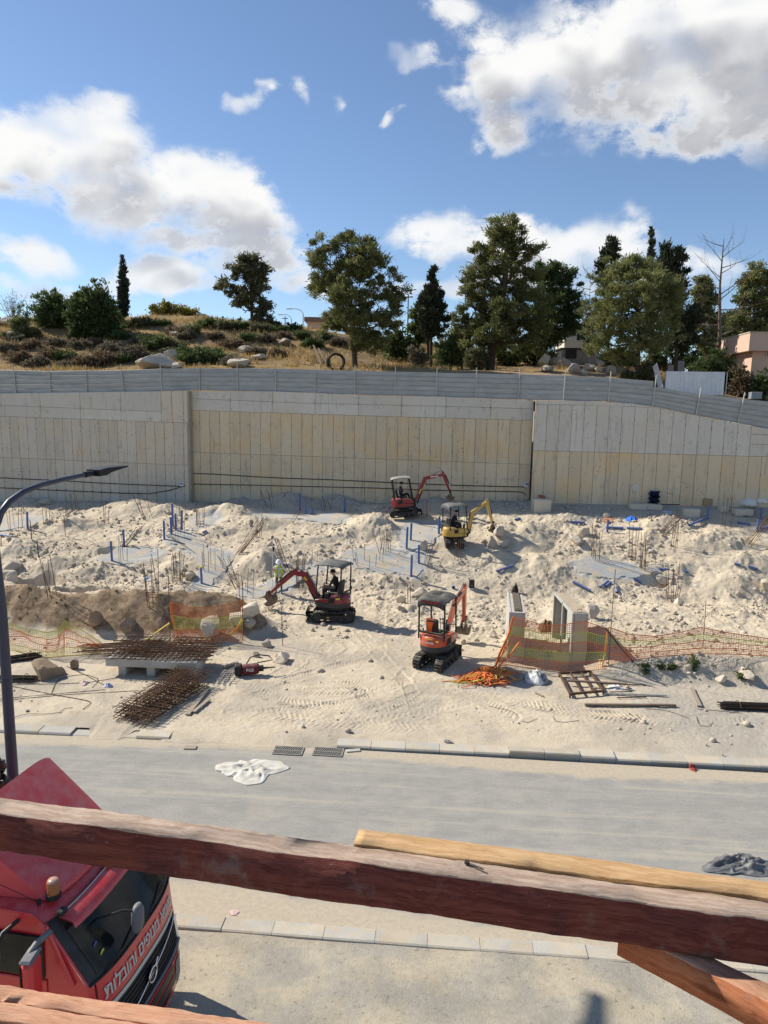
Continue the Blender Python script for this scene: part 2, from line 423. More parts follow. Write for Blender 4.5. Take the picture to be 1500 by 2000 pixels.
# poured concrete ground beams, outlined where they show
SLABS = [
    [(322, 1042), (352, 1034), (385, 1052), (402, 1068), (452, 1082), (447, 1104), (425, 1128), (398, 1158), (372, 1166), (385, 1128), (400, 1100), (376, 1082), (330, 1062)],
    [(195, 1092), (225, 1072), (285, 1068), (318, 1078), (312, 1088), (245, 1100)],
    [(0, 1012), (60, 1004), (98, 1012), (70, 1026), (0, 1036)],
    [(378, 1012), (420, 1006), (436, 1014), (415, 1024), (372, 1036)],
    [(488, 1006), (560, 994), (640, 996), (690, 1008), (660, 1022), (560, 1012), (505, 1016)],
    [(478, 1150), (520, 1138), (566, 1120), (610, 1104), (640, 1110), (590, 1132), (545, 1158), (500, 1166), (470, 1164)],
    [(668, 1086), (700, 1074), (748, 1066), (790, 1072), (840, 1078), (834, 1100), (812, 1128), (770, 1118), (735, 1112), (700, 1106)],
    [(778, 1040), (800, 1020), (850, 1020), (858, 1044), (846, 1058), (824, 1076), (790, 1070)],
    [(1120, 1100), (1165, 1088), (1235, 1104), (1285, 1112), (1250, 1128), (1180, 1128), (1130, 1118)],
]
SLAB_W = []
for sp in SLABS:
    c = np.mean([march(base_site, a, b) for a, b in sp], axis=0)
    sx, sy = c[0], c[1]; eps = .5
    gx = float(base_site(np.array([sx+eps]), np.array([sy]))[0]-base_site(np.array([sx-eps]), np.array([sy]))[0])/(2*eps)*.9
    gy = float(base_site(np.array([sx]), np.array([sy+eps]))[0]-base_site(np.array([sx]), np.array([sy-eps]))[0])/(2*eps)*.9
    fn = (lambda c, gx, gy: (lambda x, y: c[2]+.04+gx*(x-c[0])+gy*(y-c[1])))(c, gx, gy)
    SLAB_W.append(([march(fn, a, b) for a, b in sp], fn))
# flattened standing places: (photo pixel, radius)
PADS = [(650, 1212, 1.9), (850, 1300, 2.0), (890, 1062, 1.6), (790, 1010, 1.5), (545, 1156, .7), (1005, 1280, 1.5), (1115, 1290, 1.5), (700, 1290, 3.0), (1235, 972, .5), (1307, 975, .5), (1272, 984, .6)]
PAD_W = [(march(base_site, a, b), r) for a, b, r in PADS]
TRACKS = []
def _trk(pts, w, pitch): TRACKS.append(([march(base_site, a, b)[:2] for a, b in pts], w, pitch))
_trk([(620, 1222), (700, 1240), (745, 1262), (730, 1290), (660, 1300), (560, 1330)], .30, .13)
_trk([(800, 1310), (770, 1340), (700, 1370), (600, 1385), (500, 1395)], .30, .13)
_trk([(870, 1330), (820, 1370), (760, 1400), (700, 1420)], .28, .11)
_trk([(640, 1270), (700, 1282), (722, 1262), (690, 1246), (630, 1252)], .26, .12)
_trk([(480, 1340), (560, 1372), (640, 1382), (740, 1376)], .36, .16)
_trk([(520, 1330), (600, 1352), (690, 1350), (790, 1330)], .34, .15)
_trk([(570, 1215), (600, 1250), (590, 1290), (540, 1320)], .28, .12)
_trk([(950, 1340), (1000, 1370), (1100, 1392), (1240, 1400)], .32, .15)
_trk([(460, 1388), (600, 1402), (760, 1394), (900, 1372)], .42, .19)
_trk([(760, 1250), (790, 1210), (860, 1190), (960, 1170), (1060, 1180)], .30, .12)
_trk([(930, 1250), (960, 1215), (1000, 1130), (1060, 1120)], .30, .13)
_trk([(500, 1360), (560, 1340), (660, 1330), (760, 1318)], .3, .13)
_trk([(690, 1400), (760, 1380), (840, 1350), (900, 1345), (1000, 1400)], .34, .15)
_trk([(540, 1400), (620, 1410), (720, 1415), (830, 1425)], .4, .18)
_trk([(700, 1230), (760, 1300), (800, 1340), (820, 1400)], .26, .11)
_trk([(560, 1300), (640, 1320), (700, 1345), (740, 1400)], .28, .12)
_trk([(610, 1290), (660, 1286), (690, 1268), (672, 1252), (640, 1258), (628, 1276), (650, 1290)], .22, .11)
_trk([(1000, 1370), (1150, 1395), (1300, 1410), (1450, 1400)], .36, .16)
def site_z(x, y, fine=True, want=False):
    x = np.asarray(x, float); y = np.asarray(y, float)
    u, v = uv_of(x, y)
    z0 = base_site(x, y); add = np.zeros_like(z0)
    wx, wy = x+.45*fbm(x/1.1, y/1.1, 3, 0), y+.45*fbm(x/1.1+40, y/1.1, 3, 1)
    for (c, h, rx, ry, p) in _M:
        d = np.sqrt(((wx-c[0])/rx)**2+((wy-c[1]-.15)/ry)**2)
        add = np.maximum(add, h*np.clip(1.06-d, 0, 1)**p)+np.minimum(add, h*np.clip(1.06-d, 0, 1)**p)*.25
    for (c, h, rx, ry) in _PT:
        d = np.sqrt(((wx-c[0])/rx)**2+((wy-c[1])/ry)**2); add = add-h*(1-sstep(.7, 1.0, d))
    bm = berm(x, y); add = add+bm
    rough = sstep(27.5, 31, v+1.2*fbm(x/4, y/4, 2, 4))
    rough = np.maximum(rough*(1-.75*sstep(.1, .5, bm)), .3*sstep(.1, .5, bm))
    rough = np.maximum(rough, .7*sstep(8, 9.2, x)*sstep(25, 26, v)*(1-sstep(27, 31, v)))
    add = add+rough*(.20*fbm(x/2.2, y/1.8, 4, 2)+.05*billow(x/.9, y/.9, 3, 3)+.07*fbm(x/.45, y/.45, 3, 0))
    flat = np.ones_like(z0)
    for (c, r) in PAD_W:
        d = np.hypot(x-c[0], y-c[1]); flat = np.minimum(flat, sstep(r*.75, r*1.25, d))
    add = np.where(x > 9.2, add*sstep(1.2, 3.4, wallY(x)-y), add); rough0 = None
    add = add*flat; rough = rough*(.25+.75*flat)
    if fine:
        lump = billow(x/.33+3, y/.33, 3, 1)
        br = (.35+1.25*sstep(-.25, .35, fbm(x/1.7, y/1.7, 3, 0)))
        chip = np.maximum(0, fbm(x/.21, y/.21, 2, 5))+.8*np.maximum(0, fbm(x/.11+7, y/.11, 2, 2))
        add = add+(.04+.96*rough)*br*(.03*lump+.072*chip+.025*np.abs(fbm(x/.07, y/.07, 1, 4)))
        add = add+.02*fbm(x/.5, y/.5, 3, 4)+.012*fbm(x/.09, y/.09, 2, 2)+.016*np.abs(fbm(x/.22, y/.22, 2, 5))
        for pts, w, pitch in TRACKS:
            pts = np.asarray(pts); x0, y0 = pts.min(0)-w; x1, y1 = pts.max(0)+w
            mk = (x > x0) & (x < x1) & (y > y0) & (y < y1)
            if not mk.any(): continue
            # densify with a spline-like smoothing
            tt = np.linspace(0, len(pts)-1, 60); q = np.stack([np.interp(tt, range(len(pts)), pts[:, k]) for k in (0, 1)], 1)
            for _ in range(6): q[1:-1] = (q[:-2]+2*q[1:-1]+q[2:])/4
            X, Y = x[mk], y[mk]; best = np.full(X.shape, 9.0); sg = np.zeros(X.shape); side = np.zeros(X.shape); s0 = 0
            for i in range(len(q)-1):
                a, b = q[i], q[i+1]; e = b-a; L = math.hypot(*e)
                t = np.clip(((X-a[0])*e[0]+(Y-a[1])*e[1])/(L*L), 0, 1)
                dx, dy = X-a[0]-e[0]*t, Y-a[1]-e[1]*t; d = np.hypot(dx, dy); better = d < best
                best = np.where(better, d, best); sg = np.where(better, s0+t*L, sg); side = np.where(better, dx*e[1]-dy*e[0], side); s0 += L
            wob = np.clip(.42+.9*fbm(X/.9, Y/.9, 3, 3), .15, .8)
            cut = 1-sstep(w*.8, w*1.1, best)
            rid = 1-sstep(w*.1, w*.35, np.abs(best-w*1.15))
            pat = np.tanh(3*np.sin(2*math.pi*(sg+best*.55)/pitch+np.where(side > 0, 0, math.pi*.8)))
            dz = (cut*(-.022+.020*pat)+rid*.018)*wob
            add[mk] = add[mk]+dz
    conc = np.zeros_like(z0); z = z0+add
    for P, fn in SLAB_W:
        sd = poly_sd(x+.12*fbm(x/.5, y/.5, 3, 3), y+.12*fbm(x/.5+9, y/.5, 3, 3), [p[:2] for p in P])
        k = 1-sstep(-.30, .75, sd)
        z = z*(1-k)+(fn(x, y)-.075+.085*sstep(-.05, .35, fbm(x/.55, y/.55, 4, 1)+.3*sstep(-.6, 0, sd)))*k
        conc = np.maximum(conc, 1-sstep(.0, .5, sd))
    # ground is dug down in front of the wall sections
    if want:
        gb = np.clip(bm*1.1, 0, 1)*sstep(-24, -13, u)*(1-sstep(29.4, 30.3, v-.25*fbm(x/.8, y/.8, 2, 5)))
        soil = np.clip(gb*(1.7+1.3*fbm(x/.9, y/.9, 3, 1)), 0, 1)
        dwall = wallY(x)-y
        grey = (1-sstep(.6, 3.0, dwall+1.2*fbm(x/1.5, y/1.5, 3, 2)))
        grey = np.maximum(grey, (1-sstep(24.9, 26.6, v+.6*fbm(x/1.5, y/1.5, 3, 5)))*sstep(7.5, 10, x)*.7)
        c = march(base_site, 985, 1330)
        grey = np.maximum(grey, 1-sstep(.7, 1.5, np.hypot((x-c[0])/1.5, y-c[1])))
        return z, rough, soil, conc, grey
    return z
# ---- hill behind the wall
HX = np.array([-400, 0, 100, 200, 300, 400, 500, 560, 620, 700, 800, 900, 1000, 1100, 1200, 1300, 1400, 1500, 1900])
HR = np.array([628, 634, 632, 634, 629, 628, 636, 645, 650, 662, 678, 692, 697, 702, 710, 728, 742, 750, 760])     # skyline of the ground
HN = np.array([722, 722, 722, 722, 716, 712, 712, 714, 714, 716, 718, 722, 724, 726, 730, 742, 764, 778, 800])     # ground just above the fence
def hill_z(x, y):
    x = np.asarray(x, float); y = np.asarray(y, float)
    px = 750+1400*x/np.maximum(y, 20)
    wy = wallY(x)
    hor = 785.8+ .01746*(px-750)
    zn = 10+57*np.tan((hor-np.interp(px, HX, HN)-4)/1400); zr = 10+80*np.tan((hor-np.interp(px, HX, HR))/1400)
    ztop = 10.2+np.interp(x, [9, 14, 20.5, 26, 40], [0, -.1, -1.15, -2.0, -3.5])
    d = y
    z = np.where(d < 57, ztop+(zn-ztop)*sstep(0, 1, (d-wy-.2)/(57-wy-.2)), zn+(zr-zn)*sstep(0, 1, (d-57)/(80-57)))
    z = np.where(d > 84, zr-(d-84)*.05, z)
    amp = sstep(.5, 5, y-wy)
    z = z+amp*(.5*fbm(x/7, y/5, 3, 1)*sstep(57, 64, d)+.13*fbm(x/1.5, y/1.2, 3, 3))
    return z
def ground_z(x, y):
    x = np.asarray(x, float); y = np.asarray(y, float)
    s = np.where(y < 18.9, .0, 0)
    out = np.where(y > wallY(x)+.2, hill_z(x, y), site_z(x, y, fine=False))
    v = x*RV[0]+y*RV[1]
    return np.where(v < 19.40, s, out)
_gx = np.arange(-48, 48.05, .1); _gy = np.arange(6, 62.05, .1)
_GX, _GY = np.meshgrid(_gx, _gy); GRID = ground_z(_GX, _GY)
def ground_fast(x, y):
    x = np.asarray(x, float); y = np.asarray(y, float); inb = (np.abs(x) < 47.5) & (y > 6) & (y < 61.5)
    fx = np.clip((x+48)/.1, 0, len(_gx)-2); fy = np.clip((y-6)/.1, 0, len(_gy)-2); i = fx.astype(int); j = fy.astype(int); fx = fx-i; fy = fy-j
    z = GRID[j, i]*(1-fx)*(1-fy)+GRID[j, i+1]*fx*(1-fy)+GRID[j+1, i]*(1-fx)*fy+GRID[j+1, i+1]*fx*fy
    if not inb.all(): z = np.where(inb, z, ground_z(x, y))
    return z
def gp(px, py): return march(ground_fast, px, py, t0=9.0)
def gz(x, y): return float(ground_fast(np.array([x]), np.array([y]))[0])

def ground_material():
    m = bpy.data.materials.new('limestone_fill'); m.use_nodes = True
    T = NT(m.node_tree); T.t.nodes.clear()
    out = T.n('ShaderNodeOutputMaterial'); b = T.n('ShaderNodeBsdfPrincipled'); T.t.links.new(b.outputs[0], out.inputs[0])
    pos = T.n('ShaderNodeNewGeometry').outputs['Position']
    def A(n): return T.n('ShaderNodeAttribute', attribute_name=n).outputs['Fac']
    n1 = T.noise(pos, .35, 5, .6); n2 = T.noise(pos, 2.2, 6, .65); n3 = T.noise(pos, 14, 5, .7)
    c = T.mix(T.ss(n1, .36, .64), (.575, .49, .365), (.51, .43, .32))
    c = T.mix(T.m('MULTIPLY', T.ss(n2, .45, .72), .6), c, (.63, .555, .44))
    c = T.mix(T.m('MULTIPLY', T.ss(n2, .50, .28), .35), c, (.42, .355, .27))
    c = T.mix(T.m('MULTIPLY', T.ss(n3, .62, .74), .45), c, (.36, .31, .245))
    c = T.mix(T.m('MULTIPLY', T.ss(n3, .40, .30), .4), c, (.60, .53, .43))
    # trampled flat ground is greyer
    fl = T.m('SUBTRACT', 1.0, A('rough'), clamp=True)
    c = T.mix(T.m('MULTIPLY', T.m('MULTIPLY', fl, T.ss(n1, .45, .62)), .75), c, (.40, .355, .285))
    c = T.mix(T.m('MULTIPLY', T.m('MULTIPLY', fl, T.ss(n2, .56, .70)), .5), c, (.42, .39, .335))
    c = T.mix(T.m('MULTIPLY', T.m('MULTIPLY', fl, T.ss(n3, .60, .70)), .5), c, (.30, .26, .21))
    sn = T.noise(pos, 3.0, 6, .75)
    soil = T.mix(T.ss(sn, .38, .62), (.17, .115, .07), (.33, .245, .16))
    c = T.mix(T.ss(T.m('ADD', A('soil'), T.m('MULTIPLY', T.m('SUBTRACT', n2, .5), .7)), .25, .6), c, soil)
    gr = T.mix(T.ss(n3, .35, .65), (.30, .285, .255), (.41, .39, .35))
    c = T.mix(T.m('MULTIPLY', A('grey'), .75), c, gr)
    cc = T.mix(T.ss(n2, .35, .7), (.40, .41, .40), (.47, .465, .44))
    c = T.mix(T.m('MULTIPLY', T.ss(T.m('ADD', A('conc'), T.m('MULTIPLY', T.m('SUBTRACT', n3, .5), 1.2)), .45, .9), .75), c, cc)
    T.t.links.new(c, b.inputs['Base Color']); b.inputs['Roughness'].default_value = .95; b.inputs['Specular IOR Level'].default_value = .12
    h = T.m('ADD', T.m('MULTIPLY', T.noise(pos, 16, 6, .7), 1.0), T.m('MULTIPLY', T.noise(pos, 55, 3, .6), .4))
    bp = T.n('ShaderNodeBump', ins={'Strength': .55, 'Distance': .05, 'Height': h}); T.t.links.new(bp.outputs[0], b.inputs['Normal'])
    return m
M_GROUND = ground_material()
KFP = [at_z(p_, q_, 0)[:2] for p_, q_ in ((-400, 1412), (0, 1431), (130, 1437), (500, 1453), (980, 1477), (1500, 1502), (1900, 1521))]
_ku = np.array([uv_of(*p_) for p_ in KFP])
def vkerb(u): return np.interp(u, _ku[:, 0], _ku[:, 1])
def buried(u):
    a = np.array([uv_of(*at_z(p_, 1450, 0)[:2])[0] for p_ in (150, 170, 225, 245, 292, 320, 640, 700)])
    return np.interp(u, a, [0, 1, 1, 0, 0, 1, 1, 0])
def build_site():
    ny, nx = 660, 980
    t = np.linspace(0, 1, ny); vrow = 19.40+(55.5-19.40)*(t**1.35)
    hw = 16+ (vrow-19.4)*.62
    s = np.linspace(-1, 1, nx)
    U = (s[None, :]*hw[:, None]); bur = buried(U[0] if False else U); v0 = vkerb(U)+.40-bur*(.62+.2*fbm(U/.7, U*0, 3, 2))
    V = v0+(55.5-v0)*(t[:, None]**1.35)
    X, Y = xy_of(U, V); 
    lim = wallY(X)+.15
    Y = np.minimum(Y, lim)
    z, rough, soil, conc, grey = site_z(X, Y, True, True)
    # meet the pavement edge at the kerb
    ze = (.072+.03*fbm(U/.8, V/.8, 3, 1))*(1-bur)+bur*np.interp(V-v0, [0, .12, .7, 1.4], [-.03, .012, .10, .13])
    k = sstep(.05, 1.4, V-v0); z = z*k+ze*(1-k)
    idx = np.arange(ny*nx).reshape(ny, nx)
    F = np.stack([idx[:-1, :-1], idx[:-1, 1:], idx[1:, 1:], idx[1:, :-1]], -1).reshape(-1, 4)
    # drop rows squeezed against the wall
    ok = (Y[1:, :-1]-Y[:-1, :-1] > 1e-4).reshape(-1) | (Y[1:, 1:]-Y[:-1, 1:] > 1e-4).reshape(-1)
    me = mesh_np('building_site_ground', np.stack([X, Y, z], -1).reshape(-1, 3), F[ok], M_GROUND, True)
    for n, a in (('rough', rough), ('soil', soil), ('conc', conc), ('grey', grey)): attr(me, n, a.reshape(-1))
    tag(link('building_site_ground', me), kind='structure')
build_site()

ICO = None
def ico():
    global ICO
    if ICO is None:
        p = (1+5**.5)/2
        v = np.array([(-1, p, 0), (1, p, 0), (-1, -p, 0), (1, -p, 0), (0, -1, p), (0, 1, p), (0, -1, -p), (0, 1, -p), (p, 0, -1), (p, 0, 1), (-p, 0, -1), (-p, 0, 1)])/math.sqrt(1+p*p)
        f = np.array([(0, 11, 5), (0, 5, 1), (0, 1, 7), (0, 7, 10), (0, 10, 11), (1, 5, 9), (5, 11, 4), (11, 10, 2), (10, 7, 6), (7, 1, 8), (3, 9, 4), (3, 4, 2), (3, 2, 6), (3, 6, 8), (3, 8, 9), (4, 9, 5), (2, 4, 11), (6, 2, 10), (8, 6, 7), (9, 8, 1)])
        ICO = (v, f)
    return ICO
def rocks_mesh(name, P, S, material, seed=1):
    """many small stones in one mesh"""
    g = np.random.default_rng(seed); v, f = ico(); n = len(P)
    jit = 1+g.uniform(-.28, .28, (n, 12)); ang = g.uniform(0, 6.28, n); asp = g.uniform(.6, 1.25, (n, 3)); asp[:, 2] *= .8
    V = v[None]*jit[..., None]*asp[:, None, :]*S[:, None, None]
    ca, sa = np.cos(ang)[:, None], np.sin(ang)[:, None]
    X = V[..., 0]*ca-V[..., 1]*sa; Y = V[..., 0]*sa+V[..., 1]*ca
    V = np.stack([X, Y, V[..., 2]], -1)+P[:, None, :]
    F = f[None]+(np.arange(n)*12)[:, None, None]
    return mesh_np(name, V.reshape(-1, 3), F.reshape(-1, 3), material)
M_STONE = mat('limestone', (.56, .49, .385), .95, .2, 1.2, (.46, .40, .32), bump=.5, bscale=14, objvar=.25, spec=.12)
def build_rubble():
    g = np.random.default_rng(11); n = 120000
    V = 20.0+(49-20)*g.random(n)**.85; U = g.uniform(-1, 1, n)*(14+(V-19.4)*.56)
    X, Y = xy_of(U, V); ok = Y < wallY(X)-.2; X, Y, V = X[ok], Y[ok], V[ok]
    z, rough, soil, conc, grey = site_z(X, Y, True, True)
    cl = sstep(-.15, .4, fbm(X/2.0, Y/2.0, 3, 3))
    p = (.07+.93*rough)*(.10+.90*cl)*(1-.9*conc)*.5
    keep = g.random(len(X)) < p
    X, Y, z, soil = X[keep], Y[keep], z[keep], soil[keep]
    S = .013+.042*g.random(len(X))**2.4+.13*g.random(len(X))**13
    kp = soil < .4
    o = link('rubble', rocks_mesh('rubble', np.stack([X, Y, z+S*.25], -1)[kp], S[kp], M_STONE)); tag(o, kind='stuff')
    if (~kp).any():
        o = link('soil_clods', rocks_mesh('soil_clods', np.stack([X, Y, z+S*.25], -1)[~kp], S[~kp]*.7, mat('soil_clod', (.16, .11, .07), .95, .3, 3, bump=.5, spec=.1))); tag(o, kind='stuff')
build_rubble()

# poured ground beams
M_SLAB = mat('blinding_concrete', (.37, .38, .375), .9, .16, 1.0, (.46, .43, .37), .9, bump=.45, bscale=22, speck=((.48, .41, .31), 1.6, .50), spec=.15)
for k, (P, fn) in enumerate(SLAB_W):
    q = []
    n = len(P)
    for i in range(n):
        a, b = P[i], P[(i+1) % n]; L = np.hypot(*(b-a)[:2]); m = max(1, int(L/.12))
        for j in range(m):
            p = a+(b-a)*j/m; e = (b-a)[:2]/max(L, 1e-6); w = .55*float(fbm(np.array([p[0]/.7]), np.array([p[1]/.7]), 4, 2)[0])
            q.append((p[0]-e[1]*w, p[1]+e[0]*w))
    import bmesh
    bm = bmesh.new(); top = [bm.verts.new((x, y, float(fn(x, y))+.012)) for x, y in q]; bot = [bm.verts.new((x, y, float(fn(x, y))-.2)) for x, y in q]
    bm.faces.new(top)
    for i in range(len(q)): bm.faces.new((top[i], bot[i], bot[(i+1) % len(q)], top[(i+1) % len(q)]))
    bmesh.ops.triangulate(bm, faces=[f for f in bm.faces if len(f.verts) > 4]); bmesh.ops.recalc_face_normals(bm, faces=bm.faces)
    me = bpy.data.meshes.new('concrete_strip'); bm.to_mesh(me); bm.free(); me.materials.append(M_SLAB)
    tag(link('concrete_strip', me), kind='structure')

# ---- hill sheet
def hill_material():
    m = bpy.data.materials.new('dry_hillside'); m.use_nodes = True
    T = NT(m.node_tree); T.t.nodes.clear()
    out = T.n('ShaderNodeOutputMaterial'); b = T.n('ShaderNodeBsdfPrincipled'); T.t.links.new(b.outputs[0], out.inputs[0])
    pos = T.n('ShaderNodeNewGeometry').outputs['Position']
    bare = T.n('ShaderNodeAttribute', attribute_name='bare').outputs['Fac']
    n1 = T.noise(pos, .22, 6, .65); n2 = T.noise(pos, 1.3, 6, .7); n3 = T.noise(pos, 7, 4, .7)
    c = T.mix(T.ss(n1, .4, .62), (.33, .225, .10), (.215, .155, .09))
    c = T.mix(T.m('MULTIPLY', T.ss(n2, .5, .7), .7), c, (.145, .105, .07))
    c = T.mix(T.m('MULTIPLY', T.ss(n2, .47, .33), .6), c, (.40, .285, .13))
    c = T.mix(T.m('MULTIPLY', T.ss(n3, .6, .75), .5), c, (.10, .085, .05))
    c = T.mix(T.m('MULTIPLY', T.ss(T.m('ADD', bare, T.m('MULTIPLY', T.m('SUBTRACT', n2, .5), .9)), .35, .7), .9), c, T.mix(n3, (.40, .29, .18), (.30, .22, .145)))
    T.t.links.new(c, b.inputs['Base Color']); b.inputs['Roughness'].default_value = 1; b.inputs['Specular IOR Level'].default_value = .05
    bp = T.n('ShaderNodeBump', ins={'Strength': .8, 'Distance': .12, 'Height': T.noise(pos, 6, 6, .7)}); T.t.links.new(bp.outputs[0], b.inputs['Normal'])
    return m
def build_hill():
    nx, ny = 420, 240
    t = np.linspace(0, 1, ny); s = np.linspace(-1, 1, nx)
    D = 0.28+ (190)*t**2.2
    X = s[None, :]*(50+D[:, None]*.8); Y = wallY(X)+D[:, None]
    Z = hill_z(X, Y)
    px = 750+1400*X/np.maximum(Y, 20)
    py = 1000-1400*np.tan(np.arctan((Z-10)/Y)+PITCH)
    bare = sstep(560, 640, px)*(1-sstep(1300, 1380, px))*sstep(.5, 2, 60-Y)*.55
    bare = np.maximum(bare, sstep(830, 900, px)*(1-sstep(1180, 1260, px))*(1-sstep(58, 63, Y)))
    idx = np.arange(ny*nx).reshape(ny, nx)
    F = np.stack([idx[:-1, :-1], idx[:-1, 1:], idx[1:, 1:], idx[1:, :-1]], -1).reshape(-1, 4)
    me = mesh_np('hillside', np.stack([X, Y, Z], -1).reshape(-1, 3), F, hill_material(), True); attr(me, 'bare', bare.reshape(-1))
    tag(link('hillside', me), kind='structure')
build_hill()
tag(MB().add([(-3000, -3000, -1.4), (3000, -3000, -1.4), (3000, 3000, -1.4), (-3000, 3000, -1.4)], [(0, 1, 2, 3)]).build('terrain', mat('far_earth', (.30, .25, .17), 1, .2, .05, bump=0)), kind='structure')

# ------------------------------------------------------------------ retaining wall: three sections of panel-cast concrete
def wall_material(key, c1, c2, warm):
    m = bpy.data.materials.new(key); m.use_nodes = True
    T = NT(m.node_tree); T.t.nodes.clear()
    out = T.n('ShaderNodeOutputMaterial'); b = T.n('ShaderNodeBsdfPrincipled'); T.t.links.new(b.outputs[0], out.inputs[0])
    pos = T.n('ShaderNodeNewGeometry').outputs['Position']; oi = T.n('ShaderNodeObjectInfo').outputs['Random']
    n1 = T.noise(pos, .5, 6, .65); n2 = T.noise(pos, 2.5, 6, .65)
    c = T.mix(oi, (*c1, 1), (*c2, 1))
    c = T.mix(T.m('MULTIPLY', T.ss(n1, .46, .66), .75), c, (*warm, 1))
    # runs and drips
    st = T.v('MULTIPLY', pos, (5.0, 5.0, .55)); dn = T.noise(st, 1.0, 5, .65)
    c = T.mix(T.m('MULTIPLY', T.ss(dn, .53, .70), .55), c, (c1[0]*.62, c1[1]*.62, c1[2]*.62, 1))
    c = T.mix(T.m('MULTIPLY', T.ss(dn, .44, .30), .3), c, (.60, .57, .50, 1))
    # air-bubble pitting in patches
    pit = T.noise(T.v('MULTIPLY', pos, (9, 9, 9)), 1.0, 4, .8)
    patch = T.ss(T.noise(pos, .8, 3, .6), .5, .62)
    c = T.mix(T.m('MULTIPLY', T.m('MULTIPLY', T.ss(pit, .57, .66), patch), .85), c, (.12, .11, .10, 1))
    c = T.mix(T.m('MULTIPLY', T.ss(n2, .57, .70), .45), c, (.29, .275, .25, 1))
    T.t.links.new(c, b.inputs['Base Color']); b.inputs['Roughness'].default_value = .9; b.inputs['Specular IOR Level'].default_value = .15
    bp = T.n('ShaderNodeBump', ins={'Strength': .4, 'Distance': .03, 'Height': T.noise(pos, 9, 6, .7)}); T.t.links.new(bp.outputs[0], b.inputs['Normal'])
    return m
M_WALLTAN = wall_material('cast_wall_tan', (.57, .48, .345), (.66, .56, .395), (.68, .50, .28))
M_WALLGREY = wall_material('cast_wall_grey', (.54, .485, .40), (.62, .56, .465), (.62, .52, .38))
M_WALLPALE = wall_material('cast_wall_pale', (.565, .54, .475), (.64, .61, .54), (.59, .54, .45))
M_JOINT = mat('wall_joint', (.34, .30, .24), .95, .3, 2)
M_IRON = mat('rusty_iron', (.085, .05, .032), .8, .4, 8, (.14, .075, .04), bump=.2)
class Sec:
    def __init__(s, a, b, name, label, rows):
        s.a, s.b = np.array(a[:2]), np.array(b[:2]); e = s.b-s.a; s.L = math.hypot(*e); s.e = e/s.L; s.n = np.array([s.e[1], -s.e[0]])
        s.t = thing(name, label, 'wall', (a[0], a[1], 0)); s.o = np.array([a[0], a[1], 0]); s.bolt = MB(); s.t['kind'] = 'thing'
    def sz(s, px, py):
        d = ray(px, py); n = np.array([s.n[0], s.n[1], 0]); t = ((s.o-CAM)@n)/(d@n); p = CAM+d*t
        return (p[:2]-s.a)@s.e, p[2]
    def line(s, pts):
        q = sorted(s.sz(*p) for p in pts); X = [p[0] for p in q]; Z = [p[1] for p in q]
        def f(x):
            if x < X[0]: return Z[0]+(x-X[0])*(Z[1]-Z[0])/(X[1]-X[0])
            if x > X[-1]: return Z[-1]+(x-X[-1])*(Z[-1]-Z[-2])/(X[-1]-X[-2])
            return float(np.interp(x, X, Z))
        return f
    def P(s, x, z, out): return (s.e[0]*x+s.n[0]*out, s.e[1]*x+s.n[1]*out, z)
    def panel(s, x0, x1, zb, zt, material, gap=.010, out=.0, name='panel'):
        """one cast bay: proud of the joint plane, arrised edges"""
        g = gap; b = .016; o1 = out+random.uniform(.0, .012)
        x0 += g; x1 -= g
        if x1-x0 < .08: return
        def ring(d, i): return [s.P(x0+i, zb(x0)+g+i, d), s.P(x1-i, zb(x1)+g+i, d), s.P(x1-i, zt(x1)-g-i, d), s.P(x0+i, zt(x0)-g-i, d)]
        vs = ring(-.06, 0)+ring(o1-b*.6, 0)+ring(o1, b)
        fs = [(8, 9, 10, 11)]+[(k*4+i, k*4+(i+1) % 4, (k+1)*4+(i+1) % 4, (k+1)*4+i) for k in (0, 1) for i in range(4)]
        MB().add(vs, fs).build(name, material, s.t)
    def core(s, top, material):
        n = 24; X = np.linspace(-.0, s.L, n); rows = []
        vs = []; 
        for x in X: z = top(x); vs += [s.P(x, 0, -.04), s.P(x, z, -.04), s.P(x, z, -.45), s.P(x, 0, -.45)]
        fs = [(i*4+k, i*4+k+1, (i+1)*4+k+1, (i+1)*4+k) for i in range(n-1) for k in range(3)]+[(0, 1, 2, 3), ((n-1)*4, (n-1)*4+3, (n-1)*4+2, (n-1)*4+1)]
        MB().add(vs, fs).build('wall_core', material, s.t)
    def tie(s, x, z):
        p = Vector(s.P(x, z, .0)); q = Vector(s.P(x, z-.01, .055)); s.bolt.tube([p, q], .022, 5)
    def strip(s, xs, zb, zt, material, ties=(.22, .72), out=.0):
        for i in range(len(xs)-1):
            s.panel(xs[i], xs[i+1], zb, zt, material, out=out)
            for t in ties: s.tie(xs[i], zb(xs[i])*(1-t)+zt(xs[i])*t)
    def done(s):
        o = s.bolt.build('tie_bolts', M_IRON, s.t); o['kind'] = 'stuff'
def xs_from(sec, px_list, py): return [sec.sz(p, py)[0] for p in px_list]
def const(z): return lambda x: z
def sub(f, d): return lambda x: f(x)+d

